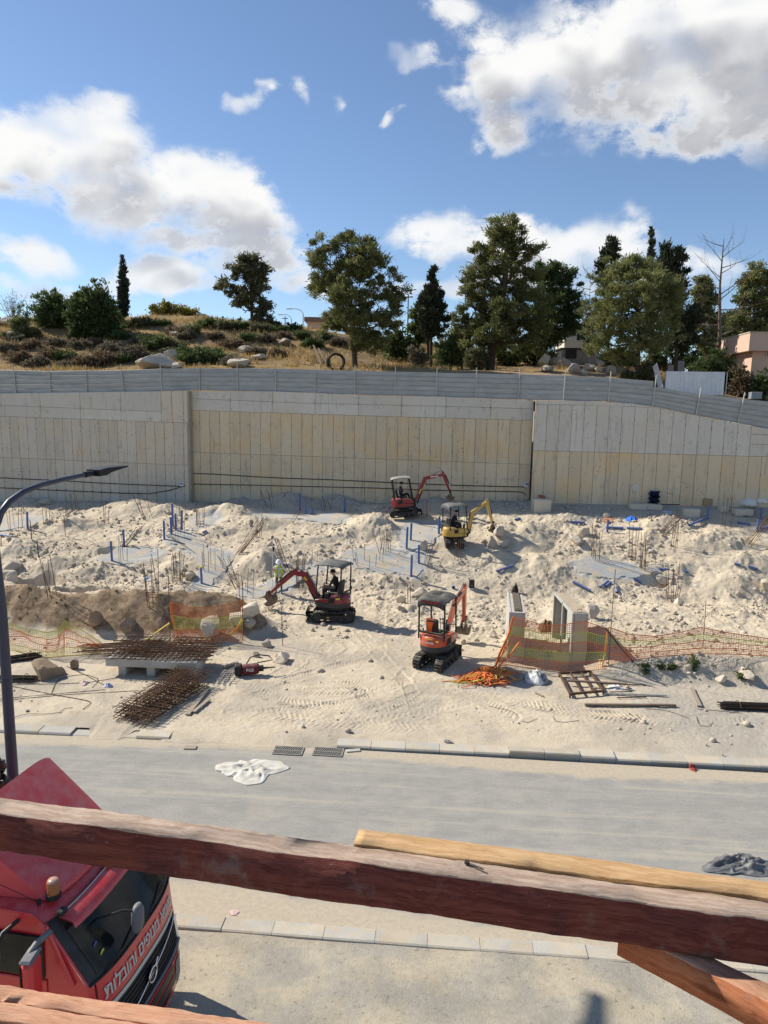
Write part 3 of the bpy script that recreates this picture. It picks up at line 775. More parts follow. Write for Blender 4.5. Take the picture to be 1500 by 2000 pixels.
SA = Sec(WA0, WA1, 'retaining_wall', 'weathered greyish concrete retaining wall section left of the recessed corner joint', 0)
top = SA.line([(-330, 772), (0, 768), (366, 763)]); c1 = SA.line([(0, 791.5), (315, 804)]); c2 = SA.line([(0, 813), (366, 826)]); mid = SA.line([(0, 893), (372, 909)])
SA.core(sub(top, -.02), M_JOINT)
xb = xs_from(SA, [-330, -245, -160, -78, 3, 79, 157, 236, 315], 800)
topA = sub(top, -.0)
SA.strip(xb, c1, topA, M_WALLPALE, ties=(.1,)); SA.strip(xb, c2, c1, M_WALLPALE, ties=(.9,))
SA.strip(xs_from(SA, [315, 336, 358, 366.5], 800), c2, topA, M_WALLGREY, ties=(.3,))
x1 = SA.sz(366.5, 860)[0]; xv = list(np.arange(x1-.30-.690*44, x1, .690))+[x1]
SA.strip(xv, mid, c2, M_WALLGREY); SA.strip(xv, const(1.0), mid, M_WALLGREY, ties=(.55, .8)); SA.done()

SB = Sec(WB0, WB1, 'retaining_wall', 'longest middle retaining wall section with yellowish lower concrete panels behind the excavators', 0)
top = SB.line([(370, 764), (540, 764), (692, 771), (850, 774), (1040, 782)]); c1 = SB.line([(372, 778.5), (616, 788), (850, 793), (1040, 798.5)])
c2 = SB.line([(372, 801), (616, 809), (850, 816), (1045, 821)]); mid = SB.line([(374, 883), (650, 893), (1038, 907)])
SB.core(sub(top, -.02), M_JOINT)
xb = [0.02]+xs_from(SB, [450, 533, 615.5, 700, 784.5, 871, 959], 790)+[SB.L]
SB.strip(xb, c1, top, M_WALLPALE, ties=(.1,)); SB.strip(xb, c2, c1, M_WALLPALE, ties=(.9,))
xa = SB.sz(371, 850)[0]; xv = list(np.linspace(xa, SB.L, 33))
SB.strip(xv, mid, c2, M_WALLTAN); SB.strip(xv, const(1.4), mid, M_WALLTAN, ties=(.55, .8)); SB.done()

SCN = Sec(WC0, WC1, 'retaining_wall', 'grey-topped retaining wall section whose upper edge slopes down beside the plastic chairs', 0)
topc = SCN.line([(1048, 782), (1147, 783), (1233, 787.5), (1287, 796), (1353, 810), (1437, 826), (1500, 837), (1600, 856)])
cl = SCN.line([(1048, 790), (1187, 791.5), (1240, 794), (1287, 797.5), (1300, 797)]); mid = SCN.line([(1046, 880), (1500, 892)])
SCN.core(sub(topc, -.02), M_JOINT)
xv = list(np.arange(0.0, 27.0, .735)); xe = SCN.sz(1287, 800)[0]; xq = SCN.sz(1452, 860)[0]
def c_top(x): return min(cl(x), topc(x)-.02) if x < xe else topc(x)
for i in range(len(xv)-1):
    if xv[i] < xq-.3:
        SCN.strip(xv[i:i+2], mid, (lambda x: c_top(x)), M_WALLPALE)
xcap = [0.02]+[SCN.sz(p, 786)[0] for p in (1143, 1233)]+[xe-.05]
SCN.strip(xcap, cl, topc, M_WALLPALE, ties=())
xr = [x for x in xv if x < xq-.3]; x0 = xv[len(xr)]
xs2 = [x0, x0+2.9, x0+5.8, x0+8.7]
l1 = lambda x: mid(x)+(topc(x0)-mid(x0))*.40; l2 = lambda x: mid(x)+(topc(x0)-mid(x0))*.72
SCN.strip(xs2, mid, lambda x: min(l1(x), topc(x)), M_WALLPALE, ties=()); SCN.strip(xs2, l1, lambda x: max(l1(x)+.06, min(l2(x), topc(x))), M_WALLPALE, ties=()); SCN.strip(xs2[:2], l2, lambda x: max(l2(x)+.06, topc(x)), M_WALLPALE, ties=())
SCN.strip(xv, const(2.0), mid, M_WALLTAN, ties=(.5, .8)); SCN.done()

# ------------------------------------------------------------------ sheet-metal hoarding along the wall top
M_SHEET = mat('galvanised_sheet', (.36, .37, .37), .45, .10, 1.2, (.31, .32, .32), .8, bump=.08, bscale=6, metal=.35, objvar=.10, spec=.4, stretch=(1, 1, 2.5))
M_POST = mat('galvanised_post', (.46, .46, .44), .5, .15, 3, metal=.3, bump=.1)
FX = np.array([-330, -20, 97, 238, 316, 389, 538, 615, 692, 770, 853, 929, 1014, 1102, 1190, 1275, 1276, 1362, 1445, 1500, 1800])
FT = np.array([722, 722, 725, 723, 720, 719, 720, 722, 724, 726, 728, 729.5, 731, 733, 737.5, 744.5, 755, 769, 779, 784, 830])
FB = np.array([772, 768, 769, 766.5, 763.6, 762, 765, 767, 770, 772, 774, 777, 780, 782, 783.5, 793, 793, 811, 827, 838, 890])
POSTS = [-330, -250, -190, -118, -46, 30, 97, 168, 241, 315, 389, 463, 538, 615, 692, 771, 852, 929, 1013, 1100, 1188, 1274, 1358, 1440, 1530, 1630, 1730]
LEAN = {241: -5, 315: -2, 1100: 2, 1188: 2, 1274: 4, 1358: 7, 1440: 9, 30: -3}
def fence_pt(px, py, back=.16):
    x = 750
    for sec, lim in ((SA, 367), (SB, 1043), (SCN, 1e9)):
        if px <= lim:
            s_, z = sec.sz(px, py); p = sec.o[:2]+sec.e*s_-sec.n*back; return np.array([p[0], p[1], z])
fence = thing('metal_hoarding', 'long grey ribbed metal hoarding on posts along the top of the retaining wall', 'fence', fence_pt(750, 771))
fo = np.array(fence.location)
for i in range(len(POSTS)-1):
    p0, p1 = POSTS[i], POSTS[i+1]
    sag = random.uniform(-.02, .02); n = 5
    for k in range(n):
        pts = []
        for px in (p0, p1):
            t_, b_ = np.interp(px+(1e-6 if px == p0 else -1e-6), FX, FT), np.interp(px, FX, FB)
            if px == 1274: t_ = 744.5 if px == p1 else 755.5
            lo = fence_pt(px, b_); hi = fence_pt(px, t_)
            hi[:2] = lo[:2]
            pts.append((lo, hi))
        (l0, h0), (l1_, h1) = pts
        d = (l1_-l0)[:2]; d = d/np.linalg.norm(d); nn = np.array([d[1], -d[0], 0])
        f0, f1 = k/n, (k+1)/n
        prof = [(0, 0), (.03, .028), (.16, .030), (.20, .008), (.80, .008), (.84, .030), (.97, .030), (1.0, 0)] if k % 1 == 0 else []
        prof = [(0, .0), (.06, .03), (.14, .03), (.20, .0), (.98, .0), (1.03, -.012)]
        P = []
        wob = random.uniform(-.006, .006)
        for (q, o) in prof:
            row = []
            for t in (0, .33, .66, 1):
                lo = l0+(l1_-l0)*t; hi = h0+(h1-h0)*t; f = f0+(f1-f0)*q
                p = lo+(hi-lo)*f+nn*(o+wob*math.sin(t*3.14)*2)+np.array([0, 0, sag*math.sin(t*math.pi)])
                row.append(tuple(p-fo))
            P.append(row)
        MB().grid(P, smooth=False).build('sheet_strip', M_SHEET, fence)
for px in POSTS:
    b_ = np.interp(px, FX, FB); t_ = np.interp(px-1e-6, FX, FT)
    lo = fence_pt(px, b_, .08); hi = fence_pt(px, t_-12, .08); L = hi[2]-lo[2]
    ln = LEAN.get(px, 0)/30.0
    d = np.array([.985, -.17, 0])
    q = lo-fo; lo2 = q-np.array([0, 0, .35]); hi2 = np.array([q[0], q[1], hi[2]-fo[2]])+d*ln
    MB().bar(lo2, hi2, .07, .05).build('post', M_POST, fence)

# ------------------------------------------------------------------ road, kerbs, near pavement
def road_material():
    m = bpy.data.materials.new('dusty_asphalt'); m.use_nodes = True
    T = NT(m.node_tree); T.t.nodes.clear()
    out = T.n('ShaderNodeOutputMaterial'); b = T.n('ShaderNodeBsdfPrincipled'); T.t.links.new(b.outputs[0], out.inputs[0])
    pos = T.n('ShaderNodeNewGeometry').outputs['Position']
    e = T.n('ShaderNodeAttribute', attribute_name='edge').outputs['Fac']
    n1 = T.noise(pos, .5, 5, .65); n2 = T.noise(T.v('MULTIPLY', pos, (.8, 1.7, 1)), 1.3, 6, .75); n5 = T.noise(pos, 15, 5, .8); n3 = T.noise(pos, 40, 3, .75); n4 = T.noise(pos, 9, 6, .75)
    c = T.mix(T.ss(n2, .35, .66), (.275, .268, .248), (.345, .330, .295))
    c = T.mix(T.m('MULTIPLY', T.ss(n1, .5, .7), .45), c, (.42, .38, .31))
    c = T.mix(T.m('MULTIPLY', T.ss(n3, .56, .70), .55), c, (.185, .18, .168))
    c = T.mix(T.m('MULTIPLY', T.ss(n3, .42, .32), .40), c, (.50, .475, .42))
    c = T.mix(T.m('MULTIPLY', T.ss(n4, .64, .72), .4), c, (.17, .155, .13))
    c = T.mix(T.m('MULTIPLY', T.ss(n5, .54, .66), .5), c, (.185, .18, .168)); c = T.mix(T.m('MULTIPLY', T.ss(n5, .46, .34), .5), c, (.37, .35, .31))
    rp = T.n('ShaderNodeVectorRotate', rotation_type='Z_AXIS', ins={'Vector': pos, 'Angle': RA}).outputs[0]; ln = T.noise(T.v('MULTIPLY', rp, (.06, 2.6, 1)), 1.0, 5, .7)
    c = T.mix(T.m('MULTIPLY', T.ss(ln, .52, .68), .35), c, (.25, .24, .215)); c = T.mix(T.m('MULTIPLY', T.ss(ln, .48, .34), .5), c, (.45, .405, .325))
    stn = T.noise(pos, .9, 7, .75); c = T.mix(T.m('MULTIPLY', T.ss(stn, .58, .70), .5), c, (.235, .225, .20))
    dirt = T.mix(T.ss(n4, .35, .65), (.49, .42, .315), (.41, .355, .275))
    c = T.mix(T.ss(T.m('ADD', e, T.m('ADD', T.m('MULTIPLY', T.m('SUBTRACT', n2, .5), 1.0), T.m('MULTIPLY', T.m('SUBTRACT', n4, .5), .6))), .35, .75), c, dirt)
    T.t.links.new(c, b.inputs['Base Color']); b.inputs['Roughness'].default_value = .93; b.inputs['Specular IOR Level'].default_value = .15
    bp = T.n('ShaderNodeBump', ins={'Strength': .35, 'Distance': .012, 'Height': T.m('ADD', n3, n4)}); T.t.links.new(bp.outputs[0], b.inputs['Normal'])
    return m
VK0, VK1 = 11.98, 12.34       # near kerb strip
def sheet(name, v0, v1, material, z=0.0, nu=240, nv=60, amp=0.0, edge=None, u0=-45, u1=45):
    U, V = np.meshgrid(np.linspace(u0, u1, nu), np.linspace(v0, v1, nv)); X, Y = xy_of(U, V)
    Z = z+amp*fbm(X/1.3, Y/1.3, 4, 2)
    idx = np.arange(nu*nv).reshape(nv, nu); F = np.stack([idx[:-1, :-1], idx[:-1, 1:], idx[1:, 1:], idx[1:, :-1]], -1).reshape(-1, 4)
    me = mesh_np(name, np.stack([X, Y, Z], -1).reshape(-1, 3), F, material, True)
    if edge is not None: attr(me, 'edge', edge(U, V).reshape(-1))
    return tag(link(name, me), kind='structure')
M_ROAD = road_material()
sheet('road', VK1, 19.42, M_ROAD, 0.0, 300, 90, .004, lambda u, v: np.maximum(sstep(18.35, 19.2, v+.25*np.sin(u*.35))*.85, (1-sstep(12.4, 13.9, v+.3*np.sin(u*.5+1)))*.95))
M_NEAR = mat('dusty_pavement', (.33, .305, .255), .95, .30, 1.1, (.43, .375, .28), .7, bump=.6, bscale=30, speck=((.25, .225, .185), 9.0, .60), spec=.12, dust=None)
sheet('pavement', -6, VK0, M_NEAR, 0.004, 260, 120, .03)
M_KERB = mat('kerb_concrete', (.45, .43, .38), .9, .13, 2.5, (.50, .45, .36), .9, bump=.35, bscale=30, objvar=.16, speck=((.49, .425, .325), 1.9, .48), spec=.15)
def kerb_run(name, label, path_px, vfun, width, L, h0, ang_sink):
    pass
kf = thing('kerb', 'far kerb of pale concrete stones between road and building site, partly buried in dirt', 'kerb', (*xy_of(0, 19.4), 0))
ko = np.array(kf.location)
KF = [at_z(p, q, 0)[:2] for p, q in ((-300, 1417), (0, 1431), (130, 1437), (500, 1453), (980, 1477), (1500, 1502), (1800, 1516))]
def along(P, s):
    P = np.asarray(P); d = np.hypot(*np.diff(P, axis=0).T); c = np.concatenate([[0], np.cumsum(d)]); return np.array([np.interp(s, c, P[:, k]) for k in (0, 1)]), c[-1]
_, LT = along(KF, 0)
s = 0.0; g = random.Random(5)
while s < LT-1:
    a, _ = along(KF, s+.005); b, _ = along(KF, s+.995); c, _ = along(KF, s+.5)
    pxm, pym = project((c[0], c[1], 0))
    d = (b-a)/np.linalg.norm(b-a); n = np.array([-d[1], d[0]])
    ramp = 300 < pxm < 690 or 155 < pxm < 235      # sunk below the dirt here
    full = 985 < pxm < 1120
    zt = .02 if ramp else (.165 if full else .085)
    if 1120 <= pxm < 1180: zt = .12
    zt += g.uniform(-.008, .008)
    w = .42
    prof = [(0, -.2), (0, zt-.045), (.03, zt-.01), (.06, zt), (w, zt+.012), (w, -.2)] if not full else [(0, -.2), (.015, zt-.03), (.04, zt), (.30, zt+.004), (.30, -.2)]
    P = [[tuple((*(q+n*o-ko[:2]), z)) for q in (a, b)] for o, z in prof]
    mb = MB().grid(P, smooth=False); m = len(prof)
    mb.add([P[i][0] for i in range(m)], [tuple(range(m))]); mb.add([P[i][1] for i in range(m)], [tuple(range(m-1, -1, -1))])
    mb.build('kerb_stone', M_KERB, kf); s += 1.0
kn = thing('kerb', 'near kerb of flush pale concrete stones between road and pavement beside the truck', 'kerb', (*xy_of(0, VK0), 0)); ko = np.array(kn.location)
for i in range(-14, 26):
    u0_, u1_ = i*.98+.004, (i+1)*.98-.004
    zt = .045+g.uniform(-.012, .012)
    prof = [(-.0, -.2), (.0, zt-.02), (.03, zt), (.34, zt-.005), (.36, zt-.03), (.36, -.2)]
    P = [[(*(np.array(xy_of(uu, VK0+o))-ko[:2]), z) for uu in (u0_, u1_)] for o, z in prof]
    mb = MB().grid(P, smooth=False); m = len(prof)
    mb.add([P[j][0] for j in range(m)], [tuple(range(m))]); mb.add([P[j][1] for j in range(m)], [tuple(range(m-1, -1, -1))])
    mb.build('kerb_stone', M_KERB, kn)
# ------------------------------------------------------------------ vegetation
def leaf_mat(key, c1, c2, trans=.38):
    m = bpy.data.materials.new(key); m.use_nodes = True; MATS[key] = m
    T = NT(m.node_tree); T.t.nodes.clear()
    out = T.n('ShaderNodeOutputMaterial')
    tone = T.n('ShaderNodeAttribute', attribute_name='tone').outputs['Fac']
    pos = T.n('ShaderNodeNewGeometry').outputs['Position']
    n = T.noise(pos, 1.1, 3, .6)
    f = T.m('ADD', T.m('MULTIPLY', tone, .75), T.m('MULTIPLY', T.m('SUBTRACT', n, .3), .6), clamp=True)
    c = T.mix(f, (*c1, 1), (*c2, 1))
    d = T.n('ShaderNodeBsdfPrincipled', ins={'Base Color': c, 'Roughness': .65, 'Specular IOR Level': .2})
    t = T.n('ShaderNodeBsdfTranslucent', ins={'Color': c})
    mx = T.n('ShaderNodeMixShader', ins={0: trans}); T.t.links.new(d.outputs[0], mx.inputs[1]); T.t.links.new(t.outputs[0], mx.inputs[2])
    T.t.links.new(mx.outputs[0], out.inputs[0]); return m
L_PINE = leaf_mat('pine_needles', (.090, .108, .042), (.25, .25, .095))
L_PINEL = leaf_mat('light_pine_needles', (.115, .135, .052), (.28, .285, .115))
L_DARK = leaf_mat('dark_conifer', (.030, .038, .024), (.08, .09, .05), .15)
L_EUC = leaf_mat('eucalyptus_leaves', (.095, .10, .055), (.20, .19, .10))
L_GREEN = leaf_mat('bush_green', (.06, .095, .032), (.14, .18, .06))
L_DKGREEN = leaf_mat('dark_bush_green', (.045, .072, .028), (.13, .165, .06))
L_PALE = leaf_mat('pale_bush_green', (.105, .135, .050), (.185, .205, .085))
L_OLIVE = leaf_mat('scrub_olive', (.085, .09, .045), (.18, .175, .09))
L_GREY = leaf_mat('scrub_grey', (.12, .105, .075), (.22, .19, .135))
L_BROWN = leaf_mat('scrub_brown', (.13, .095, .06), (.23, .17, .11))
L_YEL = leaf_mat('yellowing_leaves', (.120, .130, .035), (.330, .260, .045))
L_GRASS = leaf_mat('dry_grass', (.30, .20, .085), (.52, .38, .17), .3)
M_BARK = mat('bark', (.085, .065, .048), .95, .3, 4, bump=.8, bscale=12, stretch=(1, 1, .3), spec=.1)
M_DEAD = mat('dead_wood', (.17, .125, .10), .95, .3, 4, bump=.5, spec=.1)

def leaves_mesh(name, C, D, Ln, Wd, tone, material, seed=0):
    """a quad leaf / needle spray at every centre C along direction D"""
    g = np.random.default_rng(seed); n = len(C)
    D = D/np.maximum(np.linalg.norm(D, axis=1, keepdims=True), 1e-6)
    A = g.normal(size=(n, 3)); S = np.cross(D, A); S /= np.maximum(np.linalg.norm(S, axis=1, keepdims=True), 1e-6)
    Ln = np.broadcast_to(Ln, (n,))[:, None]; Wd = np.broadcast_to(Wd, (n,))[:, None]
    a = C-D*Ln*.5; b = C+D*Ln*.5
    V = np.stack([a, C+S*Wd*.5+D*Ln*.06, b, C-S*Wd*.5+D*Ln*.06], 1)
    F = np.arange(n*4).reshape(n, 4)
    me = mesh_np(name, V.reshape(-1, 3), F, material); attr(me, 'tone', np.repeat(tone, 4)); return me
def foliage(name, blobs, n, L, W, material, parent=None, origin=(0, 0, 0), clump=.42, dens=1.0, up=.35, seed=0, shell=.45, droop=0.0, per=55, jag=.35):
    """blobs: (x,y,z,rx,ry,rz). leaf clumps spread through each blob's outer volume; uneven outline, gaps between clumps"""
    g = np.random.default_rng(seed+1); w = np.array([(b[3]*b[4]+b[4]*b[5]+b[3]*b[5]) for b in blobs]); w = w/w.sum()
    CC, DD, TT, LL = [], [], [], []
    o = np.array(origin)
    for b, wi in zip(blobs, w):
        m = int(n*wi); k = max(3, int(m/per)); c0 = np.array(b[:3])-o; r = np.array(b[3:6])
        dirs = g.normal(size=(k, 3)); dirs /= np.linalg.norm(dirs, axis=1, keepdims=True)
        rad = (shell+(1-shell)*g.random(k)**.6)*(1+g.uniform(-jag, jag*.75, k))
        cc = c0+dirs*r*rad[:, None]; ct = g.random(k)
        cr = clump*(.6+.8*g.random(k))
        q = g.integers(0, k, m)
        off = g.normal(size=(m, 3))*.55; off[:, 2] *= .7
        P = cc[q]+off*cr[q][:, None]
        d = dirs[q]*.7+g.normal(size=(m, 3))*.55+np.array([0, 0, up])+off*.35; d[:, 2] -= droop
        CC.append(P); DD.append(d); TT.append(np.clip(ct[q]+g.uniform(-.2, .2, m), 0, 1))
    C = np.concatenate(CC); D = np.concatenate(DD); t = np.concatenate(TT)
    s = g.uniform(.65, 1.35, len(C))
    return link(name, leaves_mesh(name, C, D, L*s, W*s, t, material, seed), parent)
def pxblob(Y, px, py, rx, ry, dy=0.0, rz=None):
    c = at_Y(px, py, Y+dy); k = (Y+dy)/1400*1.0
    return (c[0], c[1], c[2], rx*k, (rz if rz is not None else (rx+ry)*.5)*k, ry*k)
def tree(name, label, Y, trunk, blobs, leaf, n, L=.36, W=.09, group=None, clump=.42, seed=0, up=.35, limbs=True, bark=None, droop=0., shell=.45, per=55, jag=.35, cat='tree', limb_r=.06):
    bp = at_Y(trunk[0][0], trunk[0][1], Y); z = gz(bp[0], bp[1])
    base = np.array([bp[0], bp[1], min(z, bp[2])-.0])
    t = thing(name, label, cat, base, 0, group)
    mb = MB(); k = Y/1400
    pts = [at_Y(p[0], p[1], Y)-base for p in trunk]; rs = [p[2]*k for p in trunk]
    pts[0] = np.array([pts[0][0], pts[0][1], min(pts[0][2], z-base[2])-.4])
    g = random.Random(seed)
    mb.tube(pts, rs, 8)
    B = [pxblob(Y, *b) for b in blobs]
    if limbs:
        top = pts[-1]
        for b in B:
            c = np.array(b[:3])-base
            j = min(range(len(pts)), key=lambda i: abs(pts[i][2]-(c[2]-b[5]*.9))); s_ = np.array(pts[j]); r0 = max(rs[j]*.55, .04)
            mid_ = (s_+c)/2+np.array([g.uniform(-.3, .3), g.uniform(-.3, .3), -.15*np.linalg.norm(c-s_)*.5])
            mb.tube([s_, mid_, c, c+np.array([g.uniform(-.5, .5)*b[3], g.uniform(-.4, .4)*b[4], b[5]*.6])], [r0, r0*.7, r0*.4, .015], 5)
            for _ in range(3):
                e = c+np.array([g.uniform(-.8, .8)*b[3], g.uniform(-.8, .8)*b[4], g.uniform(-.2, .8)*b[5]])
                mb.tube([mid_, (mid_+e)/2+np.array([0, 0, .1]), e], [r0*.4, r0*.28, .012], 4)
    mb.build('trunk', bark or M_BARK, t)
    if n: foliage('crown', B, n, L, W, leaf, t, base, clump, seed=seed, up=up, droop=droop, shell=shell, per=per, jag=jag)
    return t

tree('pine_tree', 'big broad dark pine left of centre with a single leaning trunk bare at its foot', 58, [(694, 712, 6), (691, 680, 5), (688, 650, 4.5), (684, 600, 4), (680, 540, 3), (678, 490, 2)],
     [(620, 492, 26, 24), (645, 515, 40, 36), (668, 480, 26, 24), (700, 478, 34, 28, .5), (712, 500, 34, 36, -.8), (640, 560, 28, 26), (625, 560, 22, 12), (740, 525, 30, 36, .5), (765, 560, 24, 30), (690, 560, 45, 50), (660, 615, 34, 28), (740, 600, 44, 42), (765, 615, 22, 28, .4), (715, 640, 48, 38), (650, 640, 24, 14), (665, 560, 18, 40, -2.2), (668, 590, 24, 34, -2.2), (690, 625, 30, 28, -1.8), (728, 670, 16, 24, -.5), (706, 660, 22, 22, -1)],
     L_PINE, 40000, .34, .075, clump=.36, seed=3, per=120, shell=.6, jag=.45)
tree('pine_tree', 'tallest layered dark pine in the middle of the skyline with a thick trunk', 60, [(957, 708, 9), (962, 670, 8), (972, 620, 7), (985, 560, 6), (990, 500, 4.5), (992, 450, 3)],
     [(992, 438, 34, 17), (1000, 455, 42, 16), (972, 458, 20, 14), (940, 488, 28, 14), (975, 492, 40, 14), (1018, 480, 36, 20), (1032, 490, 22, 16), (935, 530, 32, 24), (962, 515, 40, 24), (1000, 520, 36, 26, .8), (925, 560, 30, 22), (955, 575, 42, 30), (915, 590, 24, 20), (920, 620, 34, 26), (1000, 590, 40, 34), (985, 610, 34, 30, -2), (1030, 560, 34, 34), (1040, 610, 40, 40), (945, 640, 40, 30, .4), (1000, 650, 44, 34), (905, 640, 20, 22), (980, 640, 24, 20, -2.2), (950, 655, 22, 18, -2), (930, 672, 20, 18, -1.2), (1040, 655, 44, 30)],
     L_PINE, 52000, .34, .075, clump=.36, seed=5, per=120, shell=.6, jag=.45)
tree('pine_tree', 'bushy darker pine pressed against the right side of the tallest pine', 66, [(1062, 696, 6), (1066, 640, 5), (1078, 560, 4)],
     [(1080, 522, 26, 18), (1098, 540, 22, 22), (1062, 530, 22, 22), (1075, 560, 44, 28), (1110, 575, 22, 22), (1080, 600, 48, 32), (1118, 608, 20, 26), (1085, 640, 46, 26), (1115, 640, 22, 18), (1060, 660, 30, 20)],
     L_DKGREEN, 24000, .34, .10, clump=.38, seed=6, per=110, shell=.55, jag=.45)
tree('pine_tree', 'rounded lighter green pine with a slim bare trunk just behind the hoarding', 53, [(1245, 742, 4.6), (1246, 705, 4.2), (1248, 670, 4), (1246, 610, 3.6), (1240, 550, 2.6)],
     [(1225, 520, 42, 22), (1262, 528, 40, 24), (1195, 545, 36, 26), (1290, 555, 36, 28), (1235, 560, 60, 36, -1), (1180, 590, 34, 34), (1165, 615, 22, 22), (1220, 610, 56, 38, -1.6), (1285, 605, 44, 40), (1310, 600, 24, 36), (1190, 640, 40, 30, -1), (1245, 650, 50, 28, -1.4), (1305, 650, 30, 24), (1275, 668, 34, 20), (1190, 680, 38, 20), (1225, 690, 30, 18), (1165, 668, 20, 16), (1255, 575, 30, 22, -2.6), (1210, 570, 26, 20, -2.6)],
     L_PINEL, 46000, .30, .06, clump=.34, seed=7, shell=.5, per=110, jag=.4)
tree('eucalyptus_tree', 'airy brownish eucalyptus standing alone on the left half of the ridge', 76, [(492, 640, 3.2), (492, 610, 3), (490, 570, 2.4), (486, 530, 1.5)],
     [(478, 512, 22, 14), (500, 520, 24, 18), (462, 530, 18, 16), (515, 535, 14, 18), (485, 545, 26, 18), (440, 555, 17, 14), (458, 570, 22, 14), (508, 560, 18, 18), (490, 580, 26, 20), (515, 595, 14, 18), (505, 615, 18, 16), (526, 605, 9, 13), (470, 590, 18, 12), (522, 628, 12, 12), (487, 505, 14, 8)],
     L_EUC, 10500, .40, .13, clump=.40, seed=8, droop=.5, shell=.2)
tree('conifer_tree', 'small dark pointed conifer with upswept branches to the right of the big broad pine', 62, [(842, 688, 3), (842, 650, 2.6), (842, 600, 2), (845, 540, 1.2), (846, 518, .5)],
     [(846, 528, 6, 12), (846, 548, 9, 12), (843, 566, 15, 11), (828, 580, 8, 14), (856, 580, 12, 11), (842, 592, 22, 12), (862, 600, 11, 9), (822, 600, 9, 13), (842, 615, 26, 13), (840, 636, 28, 14), (845, 652, 24, 12), (866, 622, 8, 5), (878, 622, 7, 3)],
     L_DARK, 9000, .40, .11, clump=.26, seed=9, up=.9, shell=.15)
def palm(label, Y, px, py, r, base):
    b = at_Y(px, base, Y); z = min(b[2], gz(b[0], b[1])); t = thing('palm_tree', label, 'palm tree', (b[0], b[1], z))
    c = at_Y(px, py, Y)-np.array([b[0], b[1], z]); MB().tube([(0, 0, -.4), (c[0]*.5, 0, c[2]*.5), tuple(c)], [.28, .24, .2], 8).build('trunk', M_BARK, t)
    k = r*Y/1400; mb = MB(); g = random.Random(2)
    for i in range(34):
        a = i*2.399; e = g.uniform(-.15, 1.25); Ld = k*g.uniform(.8, 1.05)
        dirv = np.array([math.cos(a), math.sin(a)]); pts = []
        for s_ in np.linspace(0, 1, 7):
            rr = Ld*s_; h = Ld*(s_*math.sin(e)-.55*s_*s_); pts.append(np.array([c[0]+dirv[0]*rr*math.cos(e*.7), c[1]+dirv[1]*rr*math.cos(e*.7), c[2]+h]))
        sd = np.array([-dirv[1], dirv[0], 0])
        for j in range(6):
            for q in range(3):
                p = pts[j]+(pts[j+1]-pts[j])*q/3; ln = .42*math.sin(math.pi*min(.97, (j+q/3)/6+.12))
                dv = (pts[j+1]-pts[j]); dv = dv/np.linalg.norm(dv)
                for sg in (-1, 1):
                    e_ = p+sd*sg*ln+dv*ln*.6-np.array([0, 0, ln*.25]); mb.add([p, p+dv*.05, e_], [(0, 1, 2)])
    o = mb.build('fronds', L_OLIVE, t); return t
palm('pale green palm crown half hidden behind the small pointed conifer', 66, 840, 612, 40, 680)
tree('bushy_tree', 'pale green bushy tree between the palm fronds and the pointed conifer', 67, [(818, 682, 3), (818, 640, 2)], [(818, 610, 16, 22), (812, 640, 14, 26), (826, 645, 16, 26)], L_GREEN, 5000, .34, .12, clump=.35, seed=10)
def cypress(label, Y, px, top, base, w, n, group=None):
    blobs = []; m = 14
    for i in range(m):
        f = i/(m-1); prof = math.sin(min(1, (1-f)*1.25+.06)*math.pi/2)**.8*(1 if f > .06 else .85)
        blobs.append((px+random.uniform(-.6, .6), base+(top-base)*(f*.97+.015), w*prof, abs(base-top)/m*.9))
    return tree('cypress_tree', label, Y, [(px, base+4, 2.2), (px, (base+top)/2, 1.5), (px, top+10, .6)], blobs, L_DARK, n, .34, .10, clump=.17, seed=int(px), up=1.6, limbs=False, group=group, shell=.5, jag=.2, per=30)
cypress('slim dark cypress standing alone on the ridge at the left', 74, 240, 507, 616, 10, 6500)
cypress('narrow cypress spire rising behind the rounded light pine', 72, 1273, 446, 640, 9, 6500)
tree('conifer_tree', 'ragged dark conifer top showing behind the left side of the rounded light pine', 72, [(1188, 690, 3), (1190, 600, 2.4), (1194, 480, 1)],
     [(1194, 470, 9, 11), (1200, 484, 12, 11), (1186, 496, 12, 12), (1176, 515, 12, 13), (1200, 505, 10, 10), (1185, 530, 16, 12), (1172, 530, 7, 16), (1188, 560, 18, 18), (1150, 660, 14, 26), (1152, 630, 10, 20)], L_DARK, 7500, .40, .11, clump=.28, seed=12, up=.9, shell=.15)
tree('conifer_tree', 'tall ragged dark conifer behind the right side of the rounded light pine', 62, [(1322, 715, 4), (1322, 650, 3.6), (1318, 560, 2.6), (1310, 490, 1.2)],
     [(1303, 483, 8, 11), (1326, 490, 6, 11), (1300, 500, 13, 13), (1318, 508, 14, 12), (1298, 525, 14, 14), (1325, 530, 16, 14), (1336, 510, 5, 10), (1310, 550, 22, 18), (1330, 560, 12, 20), (1318, 585, 22, 20), (1325, 615, 24, 20), (1338, 640, 26, 20), (1352, 622, 14, 16), (1330, 665, 32, 20), (1350, 655, 18, 20), (1358, 605, 8, 10), (1368, 628, 9, 7)], L_DARK, 15000, .40, .11, clump=.30, seed=13, up=.8, shell=.2)
tree('eucalyptus_tree', 'light grey-green tree with loose crown left of the dead bare tree', 66, [(1380, 706, 3), (1378, 650, 2.4), (1372, 590, 1.4)],
     [(1370, 548, 14, 11), (1382, 562, 20, 16), (1358, 570, 10, 14), (1368, 590, 18, 14), (1390, 585, 14, 16), (1378, 612, 16, 14), (1395, 625, 16, 16), (1368, 640, 12, 12), (1392, 655, 20, 16), (1372, 672, 14, 14)], L_PINEL, 8000, .34, .11, clump=.34, seed=14, droop=.3, shell=.2)
